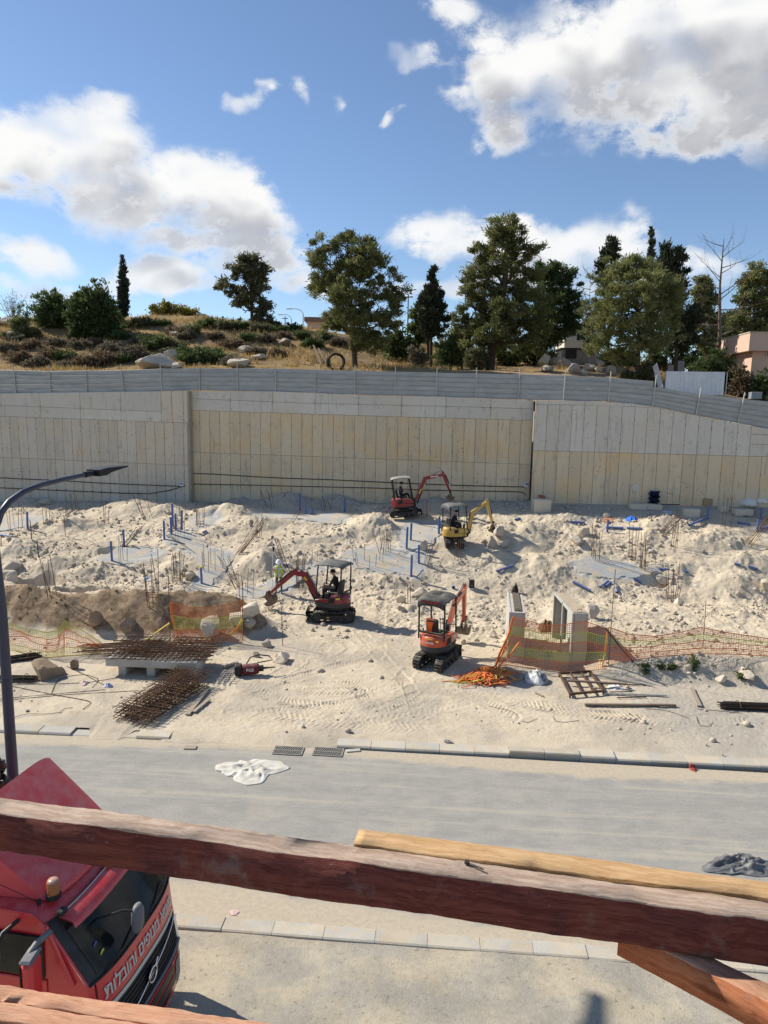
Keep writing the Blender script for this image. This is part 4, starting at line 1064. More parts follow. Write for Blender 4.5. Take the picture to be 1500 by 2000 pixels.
tree('eucalyptus_tree', 'tall grey-green tree at the right edge above the pink house', 68, [(1476, 690, 4), (1474, 620, 3), (1470, 560, 2)],
     [(1478, 528, 16, 14), (1465, 550, 22, 18), (1490, 555, 18, 22), (1450, 580, 16, 18), (1478, 590, 28, 22), (1455, 620, 24, 20), (1490, 630, 22, 26), (1435, 640, 16, 20), (1462, 655, 26, 20), (1500, 600, 14, 30), (1510, 540, 14, 24)], L_PINEL, 14000, .38, .11, clump=.38, seed=15, droop=.2, shell=.25)
tree('bushy_tree', 'dense very dark tree filling the gap behind the dead tree and pink house', 74, [(1420, 705, 4), (1420, 660, 3)], [(1425, 640, 30, 26), (1412, 675, 28, 24), (1450, 672, 30, 22), (1390, 690, 24, 16), (1480, 660, 30, 24)], L_DKGREEN, 9000, .4, .14, clump=.45, seed=16)
# bare trees
def bare_tree(label, Y, base, top, r, seed, spread=.5, depth=4, group=None, cat='tree', mt=None, lean=(0, 0)):
    b = at_Y(*base, Y); z = gz(b[0], b[1]); t = thing('bare_tree', label, cat, (b[0], b[1], z), 0, group)
    mb = MB(); g = random.Random(seed); tp = at_Y(*top, Y)-np.array([b[0], b[1], z])
    def br(p, d, L, r, lev):
        n = 4; pts = [p]; dd = Vector(d)
        for i in range(n):
            dd = (dd+Vector((g.uniform(-1, 1), g.uniform(-1, 1), g.uniform(-.5, .9)))*.17).normalized(); pts.append(pts[-1]+dd*L/n)
        mb.tube(pts, [r*(1-.7*i/n) for i in range(n+1)], 5 if lev < 2 else 3)
        if lev >= depth: return
        for k in range(g.randint(2, 4)):
            i = g.randint(1, n); a = Vector((g.uniform(-1, 1), g.uniform(-.6, .6), g.uniform(-.2, 1)))
            br(pts[i], (dd+a*spread*2).normalized(), L*g.uniform(.38, .6), r*.42*(1-.08*i), lev+1)
    mb.tube([(0, 0, -.4), tuple(tp*.35+np.array([.15, 0, 0])), tuple(tp*.7+np.array([-.1, 0, 0])), tuple(tp)], [r, r*.75, r*.42, r*.1], 7)
    for f in np.linspace(.30, .95, 20):
        a = Vector((g.choice([-1, 1])*g.uniform(.5, 1), g.uniform(-.7, .7), g.uniform(-.1, .8))).normalized()
        br(Vector(tp*f), a, tp[2]*(1-f*.72)*.42, max(.045, r*.5*(1.1-f)), 2)
    mb.build('branches', mt or M_DEAD, t); return t
bare_tree('dead leafless brown tree with broken branches standing between two grey-green trees', 62, (1402, 690), (1414, 466), .22, 21)
bare_tree('thin leafless sapling tip left of the rounded light pine', 70, (1153, 690), (1154, 530), .07, 4, depth=3)
def bare_bush(label, Y, px, py, w, h, seed, mt=M_DEAD):
    b = at_Y(px, py, Y); z = min(b[2], gz(b[0], b[1])); t = thing('bare_bush', label, 'bush', (b[0], b[1], z)); mb = MB(); g = random.Random(seed); k = Y/1400
    for i in range(26):
        a = g.uniform(0, 6.28); e = g.uniform(.3, 1.0); p = Vector((g.uniform(-.3, .3)*w*k*.5, g.uniform(-.3, .3)*w*k*.5, 0)); d = Vector((math.cos(a)*e, math.sin(a)*e, 1)).normalized(); L = h*k*g.uniform(.6, 1.1)
        pts = [p]
        for j in range(4): d = (d+Vector((g.uniform(-1, 1), g.uniform(-1, 1), g.uniform(-.3, .7)))*.25).normalized(); pts.append(pts[-1]+d*L/4)
        mb.tube(pts, [.03, .025, .02, .014, .008], 3)
        for j in (2, 3, 4):
            for _ in range(3):
                q = pts[j]+Vector((g.uniform(-1, 1), g.uniform(-1, 1), g.uniform(-.2, 1)))*L*.25; mb.tube([pts[j], q], [.014, .006], 3)
    mb.build('twigs', mt, t)
bare_bush('leafless grey bush on the ridge at the far left edge', 76, 30, 624, 70, 50, 3)

def shrub(label, Y, blobs, leaf, n, L=.26, W=.11, cat='bush', name='shrub', group=None, seed=0, clump=.30, up=.5):
    B = [pxblob(Y, *b) for b in blobs]; x, y = B[0][0], B[0][1]; z = gz(x, y)
    B2 = []
    for b in B:
        g0 = gz(b[0], b[1]); lo = b[2]-b[5]
        if lo > g0-.1: b = (b[0], b[1], (b[2]+b[5]+g0-.1)/2, b[3], b[4], max(.15, (b[2]+b[5]-g0+.1)/2))
        B2.append(b)
    B = B2
    t = thing(name, label, cat, (x, y, z), 0, group); o = np.array([x, y, z])
    foliage('foliage', B, n, L, W, leaf, t, o, clump, seed=seed, up=up, shell=.3, per=40)
    mb = MB(); g = random.Random(seed)
    for i in range(7):
        b = random.choice(B); c = np.array(b[:3])-o; s_ = np.array([c[0]*.6+g.uniform(-.2, .2), c[1]*.6, gz(x+c[0]*.6, y+c[1]*.6)-z-.15]); mb.tube([s_, (s_+c)/2+np.array([.05, 0, .05]), c], [.03, .022, .01], 4)
    mb.build('stems', M_BARK, t); return t
# large growth along the ridge
shrub('large dark green broad tree-like bush on the ridge beside the lone cypress', 70, [(182, 568, 24, 22), (160, 580, 26, 20), (205, 575, 14, 18), (178, 600, 44, 26), (205, 612, 26, 20), (150, 595, 18, 20), (215, 590, 10, 12)], L_DKGREEN, 15000, .36, .13, 'tree', 'bushy_tree', seed=31, clump=.4)
shrub('light green rounded tree on the ridge left of the large dark bush', 73, [(104, 580, 20, 14), (95, 598, 32, 20), (120, 600, 20, 22), (80, 600, 16, 16), (110, 618, 34, 16)], L_GREEN, 8000, .36, .12, 'tree', 'bushy_tree', seed=32, clump=.4)
shrub('pale green low bush on the ridge below the leafless bush', 70, [(42, 615, 20, 12), (30, 622, 12, 8)], L_PALE, 2200, seed=33)
shrub('yellowing leafy tree low on the ridge between cypress and eucalyptus', 84, [(330, 596, 18, 10), (318, 603, 24, 11), (352, 603, 24, 10), (368, 610, 16, 8), (300, 600, 10, 8), (335, 612, 30, 8)], L_YEL, 6000, .34, .14, 'tree', 'bushy_tree', seed=34, clump=.36)
shrub('dark green hedge-like bush right of the big broad pine under the power pole', 66, [(785, 660, 22, 16), (765, 662, 16, 14), (800, 665, 14, 12), (772, 640, 10, 10)], L_DKGREEN, 5000, .32, .13, seed=35, clump=.36)
shrub('pale olive tree showing behind the left of the tallest pine', 68, [(892, 620, 12, 14), (885, 645, 18, 18), (905, 660, 20, 20), (875, 660, 14, 14)], L_PINEL, 6000, .32, .11, 'tree', 'bushy_tree', seed=36, clump=.36)
shrub('dark low bush at the foot of the small pointed conifer', 61, [(868, 678, 18, 12), (890, 684, 14, 10), (882, 668, 12, 12)], L_DKGREEN, 3500, seed=37)
shrub('grey-brown low bush left of the small pointed conifer trunk', 60, [(812, 682, 14, 8), (825, 684, 10, 7)], L_GREY, 1800, seed=38)
shrub('olive bush under the lower left branches of the tallest pine', 59, [(935, 680, 18, 16), (930, 690, 20, 10)], L_OLIVE, 3200, seed=39)
shrub('dark undergrowth bush in the shade right of the tallest pine trunk', 66, [(1010, 680, 40, 16), (1050, 682, 30, 14), (985, 685, 20, 12)], L_DKGREEN, 6000, seed=40)
shrub('big dark bush left of the pink house above the white sheet panel', 57, [(1395, 712, 34, 22), (1375, 725, 22, 20), (1420, 725, 24, 20), (1400, 695, 22, 12)], L_DKGREEN, 8500, .26, .10, seed=41, clump=.34)
shrub('pale olive bush top behind the big dark bush by the pink house', 61, [(1432, 680, 12, 14), (1415, 682, 14, 10), (1440, 695, 10, 12)], L_PALE, 2600, seed=42)
shrub('dry brown bush against the pink house wall', 55, [(1447, 728, 14, 12), (1458, 734, 14, 8)], L_BROWN, 2200, seed=43)
shrub('dark dry bush by the grey box in front of the pink house', 54.5, [(1490, 730, 14, 12), (1478, 738, 10, 8)], L_DKGREEN, 1800, seed=44)
shrub('olive weeds at the foot of the rounded light pine trunk, left side', 52.5, [(1226, 730, 10, 9), (1232, 736, 10, 6)], L_OLIVE, 1500, seed=45)
shrub('grey-green tall weeds right of the rounded light pine trunk', 53, [(1262, 722, 10, 16), (1256, 734, 14, 8), (1270, 715, 7, 12)], L_OLIVE, 2200, seed=46)
shrub('green bush on the roof line of the corrugated shed', 84, [(1120, 668, 14, 6), (1135, 672, 12, 5)], L_GREEN, 1500, seed=47)
shrub('dark undergrowth bush filling the gap above the blue-grey sheet panels', 72, [(1300, 690, 26, 20), (1330, 692, 22, 18), (1275, 695, 18, 16)], L_DKGREEN, 5200, seed=48)
shrub('dark undergrowth bush behind the left foot of the rounded light pine', 72, [(1200, 700, 26, 18), (1225, 702, 22, 16), (1180, 702, 18, 14)], L_DKGREEN, 5200, seed=49)
shrub('dark undergrowth bush left of the big dark bush by the pink house', 70, [(1360, 695, 20, 20), (1385, 690, 18, 18)], L_DKGREEN, 4200, seed=50)
# scrub on the dry slope: what it looks like and over which hoarding post it stands
SCRUB = [(22, 655, 18, 9, 'O'), (60, 650, 22, 10, 'O'), (15, 680, 20, 10, 'G'), (100, 690, 26, 12, 'B'), (40, 698, 30, 12, 'B'), (75, 708, 28, 10, 'G'), (130, 696, 24, 11, 'D'), (130, 712, 18, 8, 'G'), (165, 706, 26, 12, 'B'), (155, 672, 22, 10, 'G'), (110, 668, 20, 9, 'G'),
         (200, 700, 30, 14, 'B'), (215, 680, 26, 10, 'G'), (188, 650, 18, 8, 'O'), (222, 640, 20, 9, 'E'), (240, 655, 24, 9, 'E'), (262, 690, 30, 14, 'G'), (262, 632, 26, 8, 'O'), (282, 630, 26, 9, 'O'), (300, 668, 32, 18, 'D'), (275, 664, 20, 14, 'G'), (318, 630, 18, 7, 'D'), (340, 672, 26, 12, 'O'), (360, 690, 22, 12, 'D'), (330, 690, 20, 10, 'O'),
         (385, 700, 36, 17, 'D'), (430, 700, 32, 15, 'E'), (408, 690, 24, 12, 'E'), (455, 706, 24, 9, 'G'), (378, 642, 14, 12, 'E'), (405, 632, 22, 10, 'E'), (440, 635, 20, 9, 'O'), (470, 635, 22, 9, 'E'), (485, 658, 18, 9, 'E'), (510, 640, 20, 8, 'O'), (548, 645, 16, 9, 'D'), (535, 632, 16, 7, 'O'), (575, 640, 14, 9, 'E'), (590, 655, 16, 9, 'E'), (610, 670, 22, 10, 'D'), (635, 657, 14, 8, 'D'), (420, 655, 20, 8, 'G'), (520, 660, 22, 8, 'G'), (555, 655, 16, 7, 'B'), (455, 672, 24, 9, 'B'), (500, 685, 22, 8, 'G'), (540, 690, 18, 7, 'B'), (660, 668, 18, 8, 'G'), (700, 672, 16, 8, 'G'), (735, 668, 16, 8, 'O'), (365, 655, 20, 8, 'G'), (345, 645, 20, 8, 'B'), (180, 668, 18, 8, 'B'), (60, 672, 26, 9, 'B'), (240, 700, 22, 10, 'D'), (150, 655, 18, 8, 'D')]
KIND = {'O': (L_OLIVE, 'olive'), 'G': (L_GREY, 'grey-brown'), 'B': (L_BROWN, 'dry reddish brown'), 'D': (L_DKGREEN, 'dark green'), 'E': (L_GREEN, 'fresh green')}
ORD = ['first', 'second', 'third', 'fourth', 'fifth', 'sixth', 'seventh', 'eighth', 'ninth', 'tenth', 'eleventh', 'twelfth']
VISP = [p for p in POSTS if p > 20]
_used = {}
for i, (px, py, rx, ry, k) in enumerate(SCRUB):
    p = gp(px, py+ry*.8); Y = p[1]
    j = min(range(len(VISP)), key=lambda q: abs(VISP[q]-px))
    height = 'just above' if py > 690 else ('halfway upslope above' if py > 652 else 'near the ridge over')
    side = 'left of' if px < VISP[j]-12 else ('right of' if px > VISP[j]+12 else 'at')
    size = 'wide' if rx >= 26 else ('small' if rx < 19 else 'low')
    lab = f"{size} {KIND[k][1]} bush {height} the hoarding, {side} the {ORD[min(j, 11)]} post"
    if lab in _used: lab = lab.replace(' bush', ' lower bush' if py > _used[lab] else ' upper bush')
    _used[lab] = py
    shrub(lab, Y, [(px, py, rx, ry), (px-rx*.45, py+ry*.3, rx*.6, ry*.75), (px+rx*.4, py+ry*.2, rx*.65, ry*.8)], KIND[k][0], int(700+rx*ry*7.0), .22, .085, group='scrub bushes on the dry slope', seed=200+i, clump=.24)
# dry grass: one mass of blades
def build_grass():
    g = np.random.default_rng(5); n = 120000
    D = .6+60*g.random(n)**1.3; s = g.uniform(-1, 1, n); X = s*(40+D*.8); Y = wallY(X)+D
    px = 750+1400*X/Y
    dn = fbm(X/3, Y/3, 4, 2)
    bare = sstep(820, 900, px)*(1-sstep(1160, 1220, px))*(1-sstep(60, 64, Y))
    keep = (dn > -.12+.25*g.random(n)) & (g.random(n) > bare*.97) & (px > -150) & (px < 1400)
    X, Y, dn = X[keep], Y[keep], dn[keep]; Z = hill_z(X, Y); n = len(X)
    H = (.16+.34*g.random(n))*(.7+.9*np.clip(dn+.2, 0, 1)); a = g.uniform(0, 6.28, n); w = .035+.03*g.random(n)
    b = np.stack([X, Y, Z-.03], -1); sd = np.stack([np.cos(a), np.sin(a), 0*a], -1)*w[:, None]
    tip = b+np.stack([g.normal(size=n)*.12, g.normal(size=n)*.12, H], -1)
    V = np.stack([b-sd, b+sd, tip], 1).reshape(-1, 3)
    me = mesh_np('dry_grass', V, np.arange(3*n).reshape(n, 3), L_GRASS); attr(me, 'tone', np.repeat(np.clip(g.random(n)*.7+dn*.5, 0, 1), 3))
    tag(link('dry_grass', me), kind='stuff')
build_grass()
def build_far_wood():
    g = np.random.default_rng(9); B = []
    for px in range(-120, 1640, 16):
        if 60 < px < 240: continue
        top = float(np.interp(px, HX, HR))-g.uniform(-2, 9 if px < 560 else 20); B.append(pxblob(125+g.uniform(-12, 12), px, top+14, g.uniform(9, 20), g.uniform(9, 16)))
    o = foliage('distant_wood', B, 15000, .8, .4, leaf_mat('far_tree_green', (.055, .075, .045), (.09, .105, .06), .1), clump=.7, seed=77); tag(o, kind='stuff')
build_far_wood()

# ------------------------------------------------------------------ boulders
def boulder_mesh(w, d, h, seed, facets=7):
    import bmesh
    bm = bmesh.new(); bmesh.ops.create_icosphere(bm, subdivisions=3, radius=1.0); g = random.Random(seed)
    pl = []
    for _ in range(facets+3):
        n = Vector((g.gauss(0, 1), g.gauss(0, 1), g.gauss(0, .8))).normalized(); pl.append((n, g.uniform(.42, .74)))
    for v in bm.verts:
        p = v.co.copy()
        for n, q in pl:
            e = p.dot(n)-q
            if e > 0: p -= n*e*.985
        a = np.array([p.x*2.3+seed, p.x*6+seed]); b = np.array([p.y*2.3+p.z*1.7, p.y*6-p.z*5]); q = vnoise(a, b, seed % 6)
        p *= 1.3+.10*q[0]+.08*q[1]
        v.co = Vector((p.x*w/2, p.y*d/2, p.z*h/2))
    me = bpy.data.meshes.new('boulder'); bm.to_mesh(me); bm.free(); me.materials.append(M_STONE); return me
def boulder(px, py, w, h, label, group=None, seed=None, name='boulder', m=None, sink=.2, fn=None):
    """photo pixel of the foot, width and height in pixels"""
    p = gp(px, py); k = np.linalg.norm(p-CAM)/1400
    seed = seed if seed is not None else int(px*7+py)
    me = boulder_mesh(w*k*1.0, w*k*.85, h*k*1.12, seed)
    if m: me.materials[0] = m
    elif 'brown' in label or 'tan ' in label: me.materials[0] = mat('tan_stone', (.33, .25, .17), .95, .2, 1.2, (.25, .185, .125), bump=.5, bscale=14, spec=.1)
    o = link(name, me, None, (p[0], p[1], p[2]+h*k*.625*(1-sink*2))); o.rotation_euler = (random.uniform(-.15, .15), random.uniform(-.15, .15), random.uniform(0, .6))
    return tag(o, label, 'boulder', group)
RG = 'pale rocks on the dry slope'
for px, py, w, h, lab in [(312, 719, 68, 26, 'largest smooth pale rock behind the hoarding at the left'), (334, 704, 26, 20, 'upright grey rock standing on the largest smooth pale rock'), (346, 719, 20, 10, 'small pale rock right of the largest smooth pale rock'),
        (466, 716, 34, 16, 'cracked pale rock beside the dark green bush above the seventh post'), (482, 690, 32, 14, 'grey weathered rock halfway up the slope above the seventh post'), (135, 640, 18, 14, 'pointed grey rock below the large dark bush on the ridge'), (112, 633, 18, 8, 'small flat pale rock on the ridge left of the pointed grey rock'),
        (28, 660, 32, 10, 'flat pale rock at the far left of the slope'), (20, 634, 44, 10, 'wide pale ledge rock on the ridge at the far left edge'), (610, 668, 16, 9, 'small dark grey rock left of the big broad pine'), (340, 654, 22, 7, 'flat pale rock halfway up the slope below the yellowing tree'), (555, 672, 22, 10, 'low grey rock below the small far house'), (505, 700, 24, 10, 'low pale rock left of the timber debris heap'), (1192, 732, 24, 16, 'single pale rock right of the rock heap near the light pine'), (1190, 742, 14, 6, 'small pale stone at the fence below the single pale rock'), (820, 716, 12, 5, 'small stone on the bare track left of the tallest pine')]:
    boulder(px, py, w, h, lab, RG)
HG = 'rocks of the pale heap behind the hoarding'
for i, (px, py, w, h, lab) in enumerate([(1062, 716, 24, 22, 'leaning rock at the left end of the pale rock heap'), (1082, 712, 30, 20, 'rock in the left half of the pale heap, behind the leaning rock'), (1100, 716, 24, 16, 'rock in the middle front of the pale heap'), (1112, 708, 26, 14, 'low rock in the middle back of the pale heap'),
        (1132, 712, 34, 22, 'biggest block in the pale rock heap'), (1162, 712, 30, 14, 'flat slab lying on the right end of the pale heap'), (1150, 724, 26, 14, 'rock under the flat slab of the pale heap'), (1120, 726, 22, 14, 'dark-edged rock at the front of the pale heap'), (1072, 726, 28, 14, 'broad low rock at the front left of the pale heap'), (1142, 732, 20, 10, 'small dark rock in front of the pale heap'), (1092, 700, 18, 10, 'small rock on top of the pale heap'), (1168, 726, 16, 12, 'small rock at the right foot of the pale heap')]):
    boulder(px, py, w, h, lab, HG)
# ------------------------------------------------------------------ people
M_SKIN = mat('skin', (.40, .24, .165), .6, .06, 8, bump=0)
M_BLACKCLOTH = mat('black_cloth', (.018, .018, .022), .9, .2, 6, bump=.3, bscale=60)
M_NAVYCLOTH = mat('navy_cloth', (.022, .026, .045), .9, .2, 6, bump=.3)
M_TROUSER = mat('grey_brown_trousers', (.115, .092, .075), .9, .2, 6, bump=.3, bscale=50)
M_WHITECLOTH = mat('white_cloth', (.62, .62, .62), .9, .06, 6, bump=.2)
M_SHOE = mat('dark_boot', (.03, .025, .02), .7, .2, 6)
M_HAIR = mat('dark_hair', (.012, .010, .009), .7, .2, 20)
M_VEST = mat('hi_vis_vest', (.42, .55, .06), .75, .12, 6, bump=.3, bscale=40)
M_REFL = mat('reflective_tape', (.62, .63, .62), .4, .05, 6, bump=0)
M_HELMET = mat('white_helmet', (.78, .78, .78), .35, .04, 6, bump=0, spec=.5)
def person(label, loc, rz, J, mats, hair=True, group=None):
    """J: joint -> (x,y,z); one continuous skinned body. mats: skin, shirt, sleeve, trousers, shoe"""
    rad = dict(pelvis=.13, waist=.115, chest=.14, neckb=.075, neck=.052, jaw=.068, head=.092, crown=.075, shl=.065, shr=.065, ell=.045, elr=.045, wrl=.03, wrr=.03, pal=.035, par=.035,
               hipl=.095, hipr=.095, knl=.062, knr=.062, anl=.042, anr=.042, tol=.038, tor=.038)
    E = [('pelvis', 'waist', 1), ('waist', 'chest', 1), ('chest', 'neckb', 1), ('neckb', 'neck', 0), ('neck', 'jaw', 0), ('jaw', 'head', 0), ('head', 'crown', 0)]
    for s in 'lr': E += [('chest', 'sh'+s, 1), ('sh'+s, 'el'+s, 2), ('el'+s, 'wr'+s, 5), ('wr'+s, 'pa'+s, 0), ('pelvis', 'hip'+s, 3), ('hip'+s, 'kn'+s, 3), ('kn'+s, 'an'+s, 3), ('an'+s, 'to'+s, 4)]
    J = {k: Vector(v) for k, v in J.items()}
    fx = Vector((1, 0, 0))
    for s in 'lr':      # fingers, rooted in the palm
        w, p = J['wr'+s], J['pa'+s]; d = (p-w).normalized(); side = d.cross(Vector((0, 0, 1))); side = side.normalized() if side.length > .2 else Vector((0, 1, 0)); curl = d.cross(side)
        for i, ln in enumerate((.075, .085, .08, .062)):
            b = p+side*(i-1.5)*.019; J[f'f{s}{i}a'] = b+d*ln*.55; J[f'f{s}{i}b'] = b+d*ln*.8-Vector((0, 0, .03)); rad[f'f{s}{i}a'] = .009; rad[f'f{s}{i}b'] = .008
            E += [('pa'+s, f'f{s}{i}a', 0), (f'f{s}{i}a', f'f{s}{i}b', 0)]
        J[f't{s}'] = w+d*.05+side*.05; rad[f't{s}'] = .010; E += [('pa'+s, f't{s}', 0)]
    hd = (J['head']-J['neck']).normalized(); fwd = J['nose']-J['head']; fwd = fwd.normalized(); lat = hd.cross(fwd)
    J['nose'] = J['head']+fwd*.112-hd*.02; rad['nose'] = .016; E.append(('head', 'nose', 0))
    for sg, nm in ((1, 'earl'), (-1, 'earr')): J[nm] = J['head']+lat*sg*.094-hd*.01; rad[nm] = .016; E.append(('head', nm, 0))
    keys = list(J); ix = {k: i for i, k in enumerate(keys)}
    me = bpy.data.meshes.new('person'); me.from_pydata([J[k] for k in keys], [(ix[a], ix[b]) for a, b, _ in E], [])
    o = bpy.data.objects.new('person', me); COL.objects.link(o)
    md = o.modifiers.new('skin', 'SKIN'); md.use_smooth_shade = True
    me.skin_vertices.new() if not me.skin_vertices else None
    for k in keys:
        sv = me.skin_vertices[0].data[ix[k]]; r = rad[k]; sv.radius = (r, r*(.8 if k in ('chest', 'waist', 'pelvis') else 1)); sv.use_root = (k == 'pelvis')
    o.modifiers.new('sub', 'SUBSURF').levels = 2; o.modifiers['sub'].render_levels = 2
    dg = bpy.context.evaluated_depsgraph_get(); me2 = bpy.data.meshes.new_from_object(o.evaluated_get(dg))
    o.modifiers.clear(); o.data = me2; me2.name = 'person'
    me2.materials.clear()
    for m_ in mats: me2.materials.append(m_)
    SA_ = np.array([J[a] for a, b, _ in E]); SB_ = np.array([J[b] for a, b, _ in E]); SM = np.array([m for _, _, m in E]); RR = np.array([min(rad[a], rad[b]) for a, b, _ in E])
    n = len(me2.polygons); c = np.zeros(n*3, np.float32); me2.polygons.foreach_get('center', c); c = c.reshape(-1, 3)
    e = SB_-SA_; t = np.clip(((c[:, None]-SA_[None])*e[None]).sum(-1)/np.maximum((e*e).sum(-1), 1e-9), 0, 1)
    d = np.linalg.norm(c[:, None]-SA_[None]-e[None]*t[..., None], axis=-1)-RR[None]*.6
    mi = SM[np.argmin(d, 1)]
    me2.polygons.foreach_set('material_index', mi.astype(np.int32)); me2.polygons.foreach_set('use_smooth', np.ones(n, bool)); me2.update()
    o.location = [float(q) for q in loc]; o.rotation_euler = (0, 0, rz); tag(o, label, 'person', group)
    if hair:
        B = Matrix((fwd, lat, hd)).transposed().to_4x4(); B.translation = J['head']+hd*.015-fwd*.012
        prof = [(.098*math.sin(a), .105*math.cos(a)) for a in np.linspace(0.05, 1.75, 8)]
        MB().lathe(prof, 14, M=B).build('hair', M_HAIR, o)
        eb = MB()
        for sg in (-1, 1): eb.lathe([(.011*math.sin(a), .011*math.cos(a)) for a in np.linspace(0.05, 3.0, 5)], 8, c=tuple(J['head']+fwd*.086+lat*sg*.034+hd*.002))
        eb.build('eyes', M_HAIR, o)
    return o, J, fwd, lat, hd
def cap(o, J, fwd, lat, hd, m, name='cap'):
    B = Matrix((fwd, lat, hd)).transposed().to_4x4(); B.translation = J['head']+hd*.03
    mb = MB().lathe([(.012, .10), (.06, .09), (.093, .06), (.104, .015), (.104, -.01)], 16, M=B)
    mb.grid([[B @ Vector((.08+.12*q*math.cos(a*1.0), .085*math.sin(a)*1.0, .0-.012*q)) for a in np.linspace(-1.2, 1.2, 8)] for q in (0, 1)])
    mb.build(name, m, o)

# ------------------------------------------------------------------ mini excavators
M_RUBBER = mat('track_rubber', (.035, .034, .033), .85, .25, 5, bump=.3, bscale=25, dust=((.36, .31, .24), 3.0, .95), spec=.2)
M_BLACKM = mat('black_metal', (.022, .022, .024), .55, .2, 4, bump=.1, dust=((.30, .26, .2), 2.0, .35))
M_DKGREY = mat('dark_grey_plastic', (.045, .046, .048), .7, .15, 4, bump=.15, dust=((.30, .27, .22), 2.0, .6))
M_STEELB = mat('worn_bucket_steel', (.16, .13, .10), .6, .35, 5, (.10, .075, .055), bump=.4, metal=.4, dust=((.40, .34, .26), 2.0, .5))
M_CHROME = mat('chrome_rod', (.65, .65, .66), .18, .05, 3, metal=1.0, bump=0)
M_REDP = mat('crimson_paint', (.20, .010, .018), .35, .12, 3, bump=.03, spec=.5, coat=.3, dust=((.38, .30, .25), 2.2, .45))
M_YELP = mat('yellow_paint', (.50, .30, .045), .4, .14, 3, (.42, .30, .10), 2, bump=.04, spec=.5, coat=.2, dust=((.42, .36, .26), 2.2, .5))
M_ORNP = mat('orange_paint', (.50, .068, .022), .35, .10, 3, bump=.03, spec=.5, coat=.3, dust=((.42, .34, .26), 2.2, .35))
M_DECALY = mat('yellow_decal', (.65, .45, .04), .5, .05, 4, bump=0)
M_DECALW = mat('white_decal', (.7, .7, .68), .5, .05, 4, bump=0)
M_GREYROOF = mat('grey_canopy_sheet', (.085, .09, .092), .6, .15, 2, bump=.1, dust=((.26, .25, .22), 1.4, .6))
M_PALEROOF = mat('dusty_canopy_sheet', (.12, .12, .12), .6, .15, 2, bump=.1, dust=((.42, .40, .36), 1.2, .7))
M_SEAT = mat('black_vinyl', (.025, .025, .026), .5, .15, 5, bump=.15, dust=((.3, .27, .22), 2, .4))
M_ORANGECLOTH = mat('orange_cloth', (.85, .13, .015), .8, .1, 6, bump=.3)
def rotz(a): return Matrix.Rotation(a, 4, 'Z')
def xform(mb, M): mb.v = [tuple(M @ Vector(v)) for v in mb.v]; return mb
def text_obj(name, body, size, M, material, parent, extrude=.002, align='CENTER'):
    cu = bpy.data.curves.new(name, 'FONT'); cu.body = body; cu.size = size; cu.extrude = extrude; cu.align_x = align; cu.align_y = 'CENTER'; cu.resolution_u = 3; cu.offset = .005*size/.26
    cu.materials.append(material)
    o = bpy.data.objects.new(name, cu); COL.objects.link(o)
    me = bpy.data.meshes.new_from_object(o.evaluated_get(bpy.context.evaluated_depsgraph_get())); bpy.data.objects.remove(o)
    if not me.materials: me.materials.append(material)
    me.name = name; o = link(name, me, parent); o.matrix_local = M
    return o
def section(pts, width, bev=.012):
    """box-section arm in the x-z plane through (x, z, depth) points"""
    up, dn = [], []
    for i, (x, z, h) in enumerate(pts):
        a = Vector(pts[max(i-1, 0)][:2]); b = Vector(pts[min(i+1, len(pts)-1)][:2]); t = (b-a).normalized(); n = Vector((-t.y, t.x))
        up.append((x+n.x*h/2, z+n.y*h/2)); dn.append((x-n.x*h/2, z-n.y*h/2))
    mb = MB(); vs = []; n = len(pts)
    for y in (-width/2, width/2):
        for q in up: vs.append((q[0], y, q[1]))
        for q in dn: vs.append((q[0], y, q[1]))
    fs = []
    for i in range(n-1):
        fs += [(i, i+1, 2*n+i+1, 2*n+i), (n+i, n+i+1, 3*n+i+1, 3*n+i), (i, i+1, n+i+1, n+i), (2*n+i, 2*n+i+1, 3*n+i+1, 3*n+i)]
    fs += [(0, n, 3*n, 2*n), (n-1, 2*n-1, 4*n-1, 3*n-1)]
    return mb.add(vs, fs)
def cylinder(parent, p, q, r, y=0.0, frac=.58, name='hydraulic_cylinder'):
    p = Vector((p[0], y, p[1])); q = Vector((q[0], y, q[1])); m_ = p+(q-p)*frac
    o = MB().cyl(p, m_, r, 10).build(name, M_BLACKM, parent); MB().cyl(m_, q, r*.5, 8).build('rod', M_CHROME, o); return o
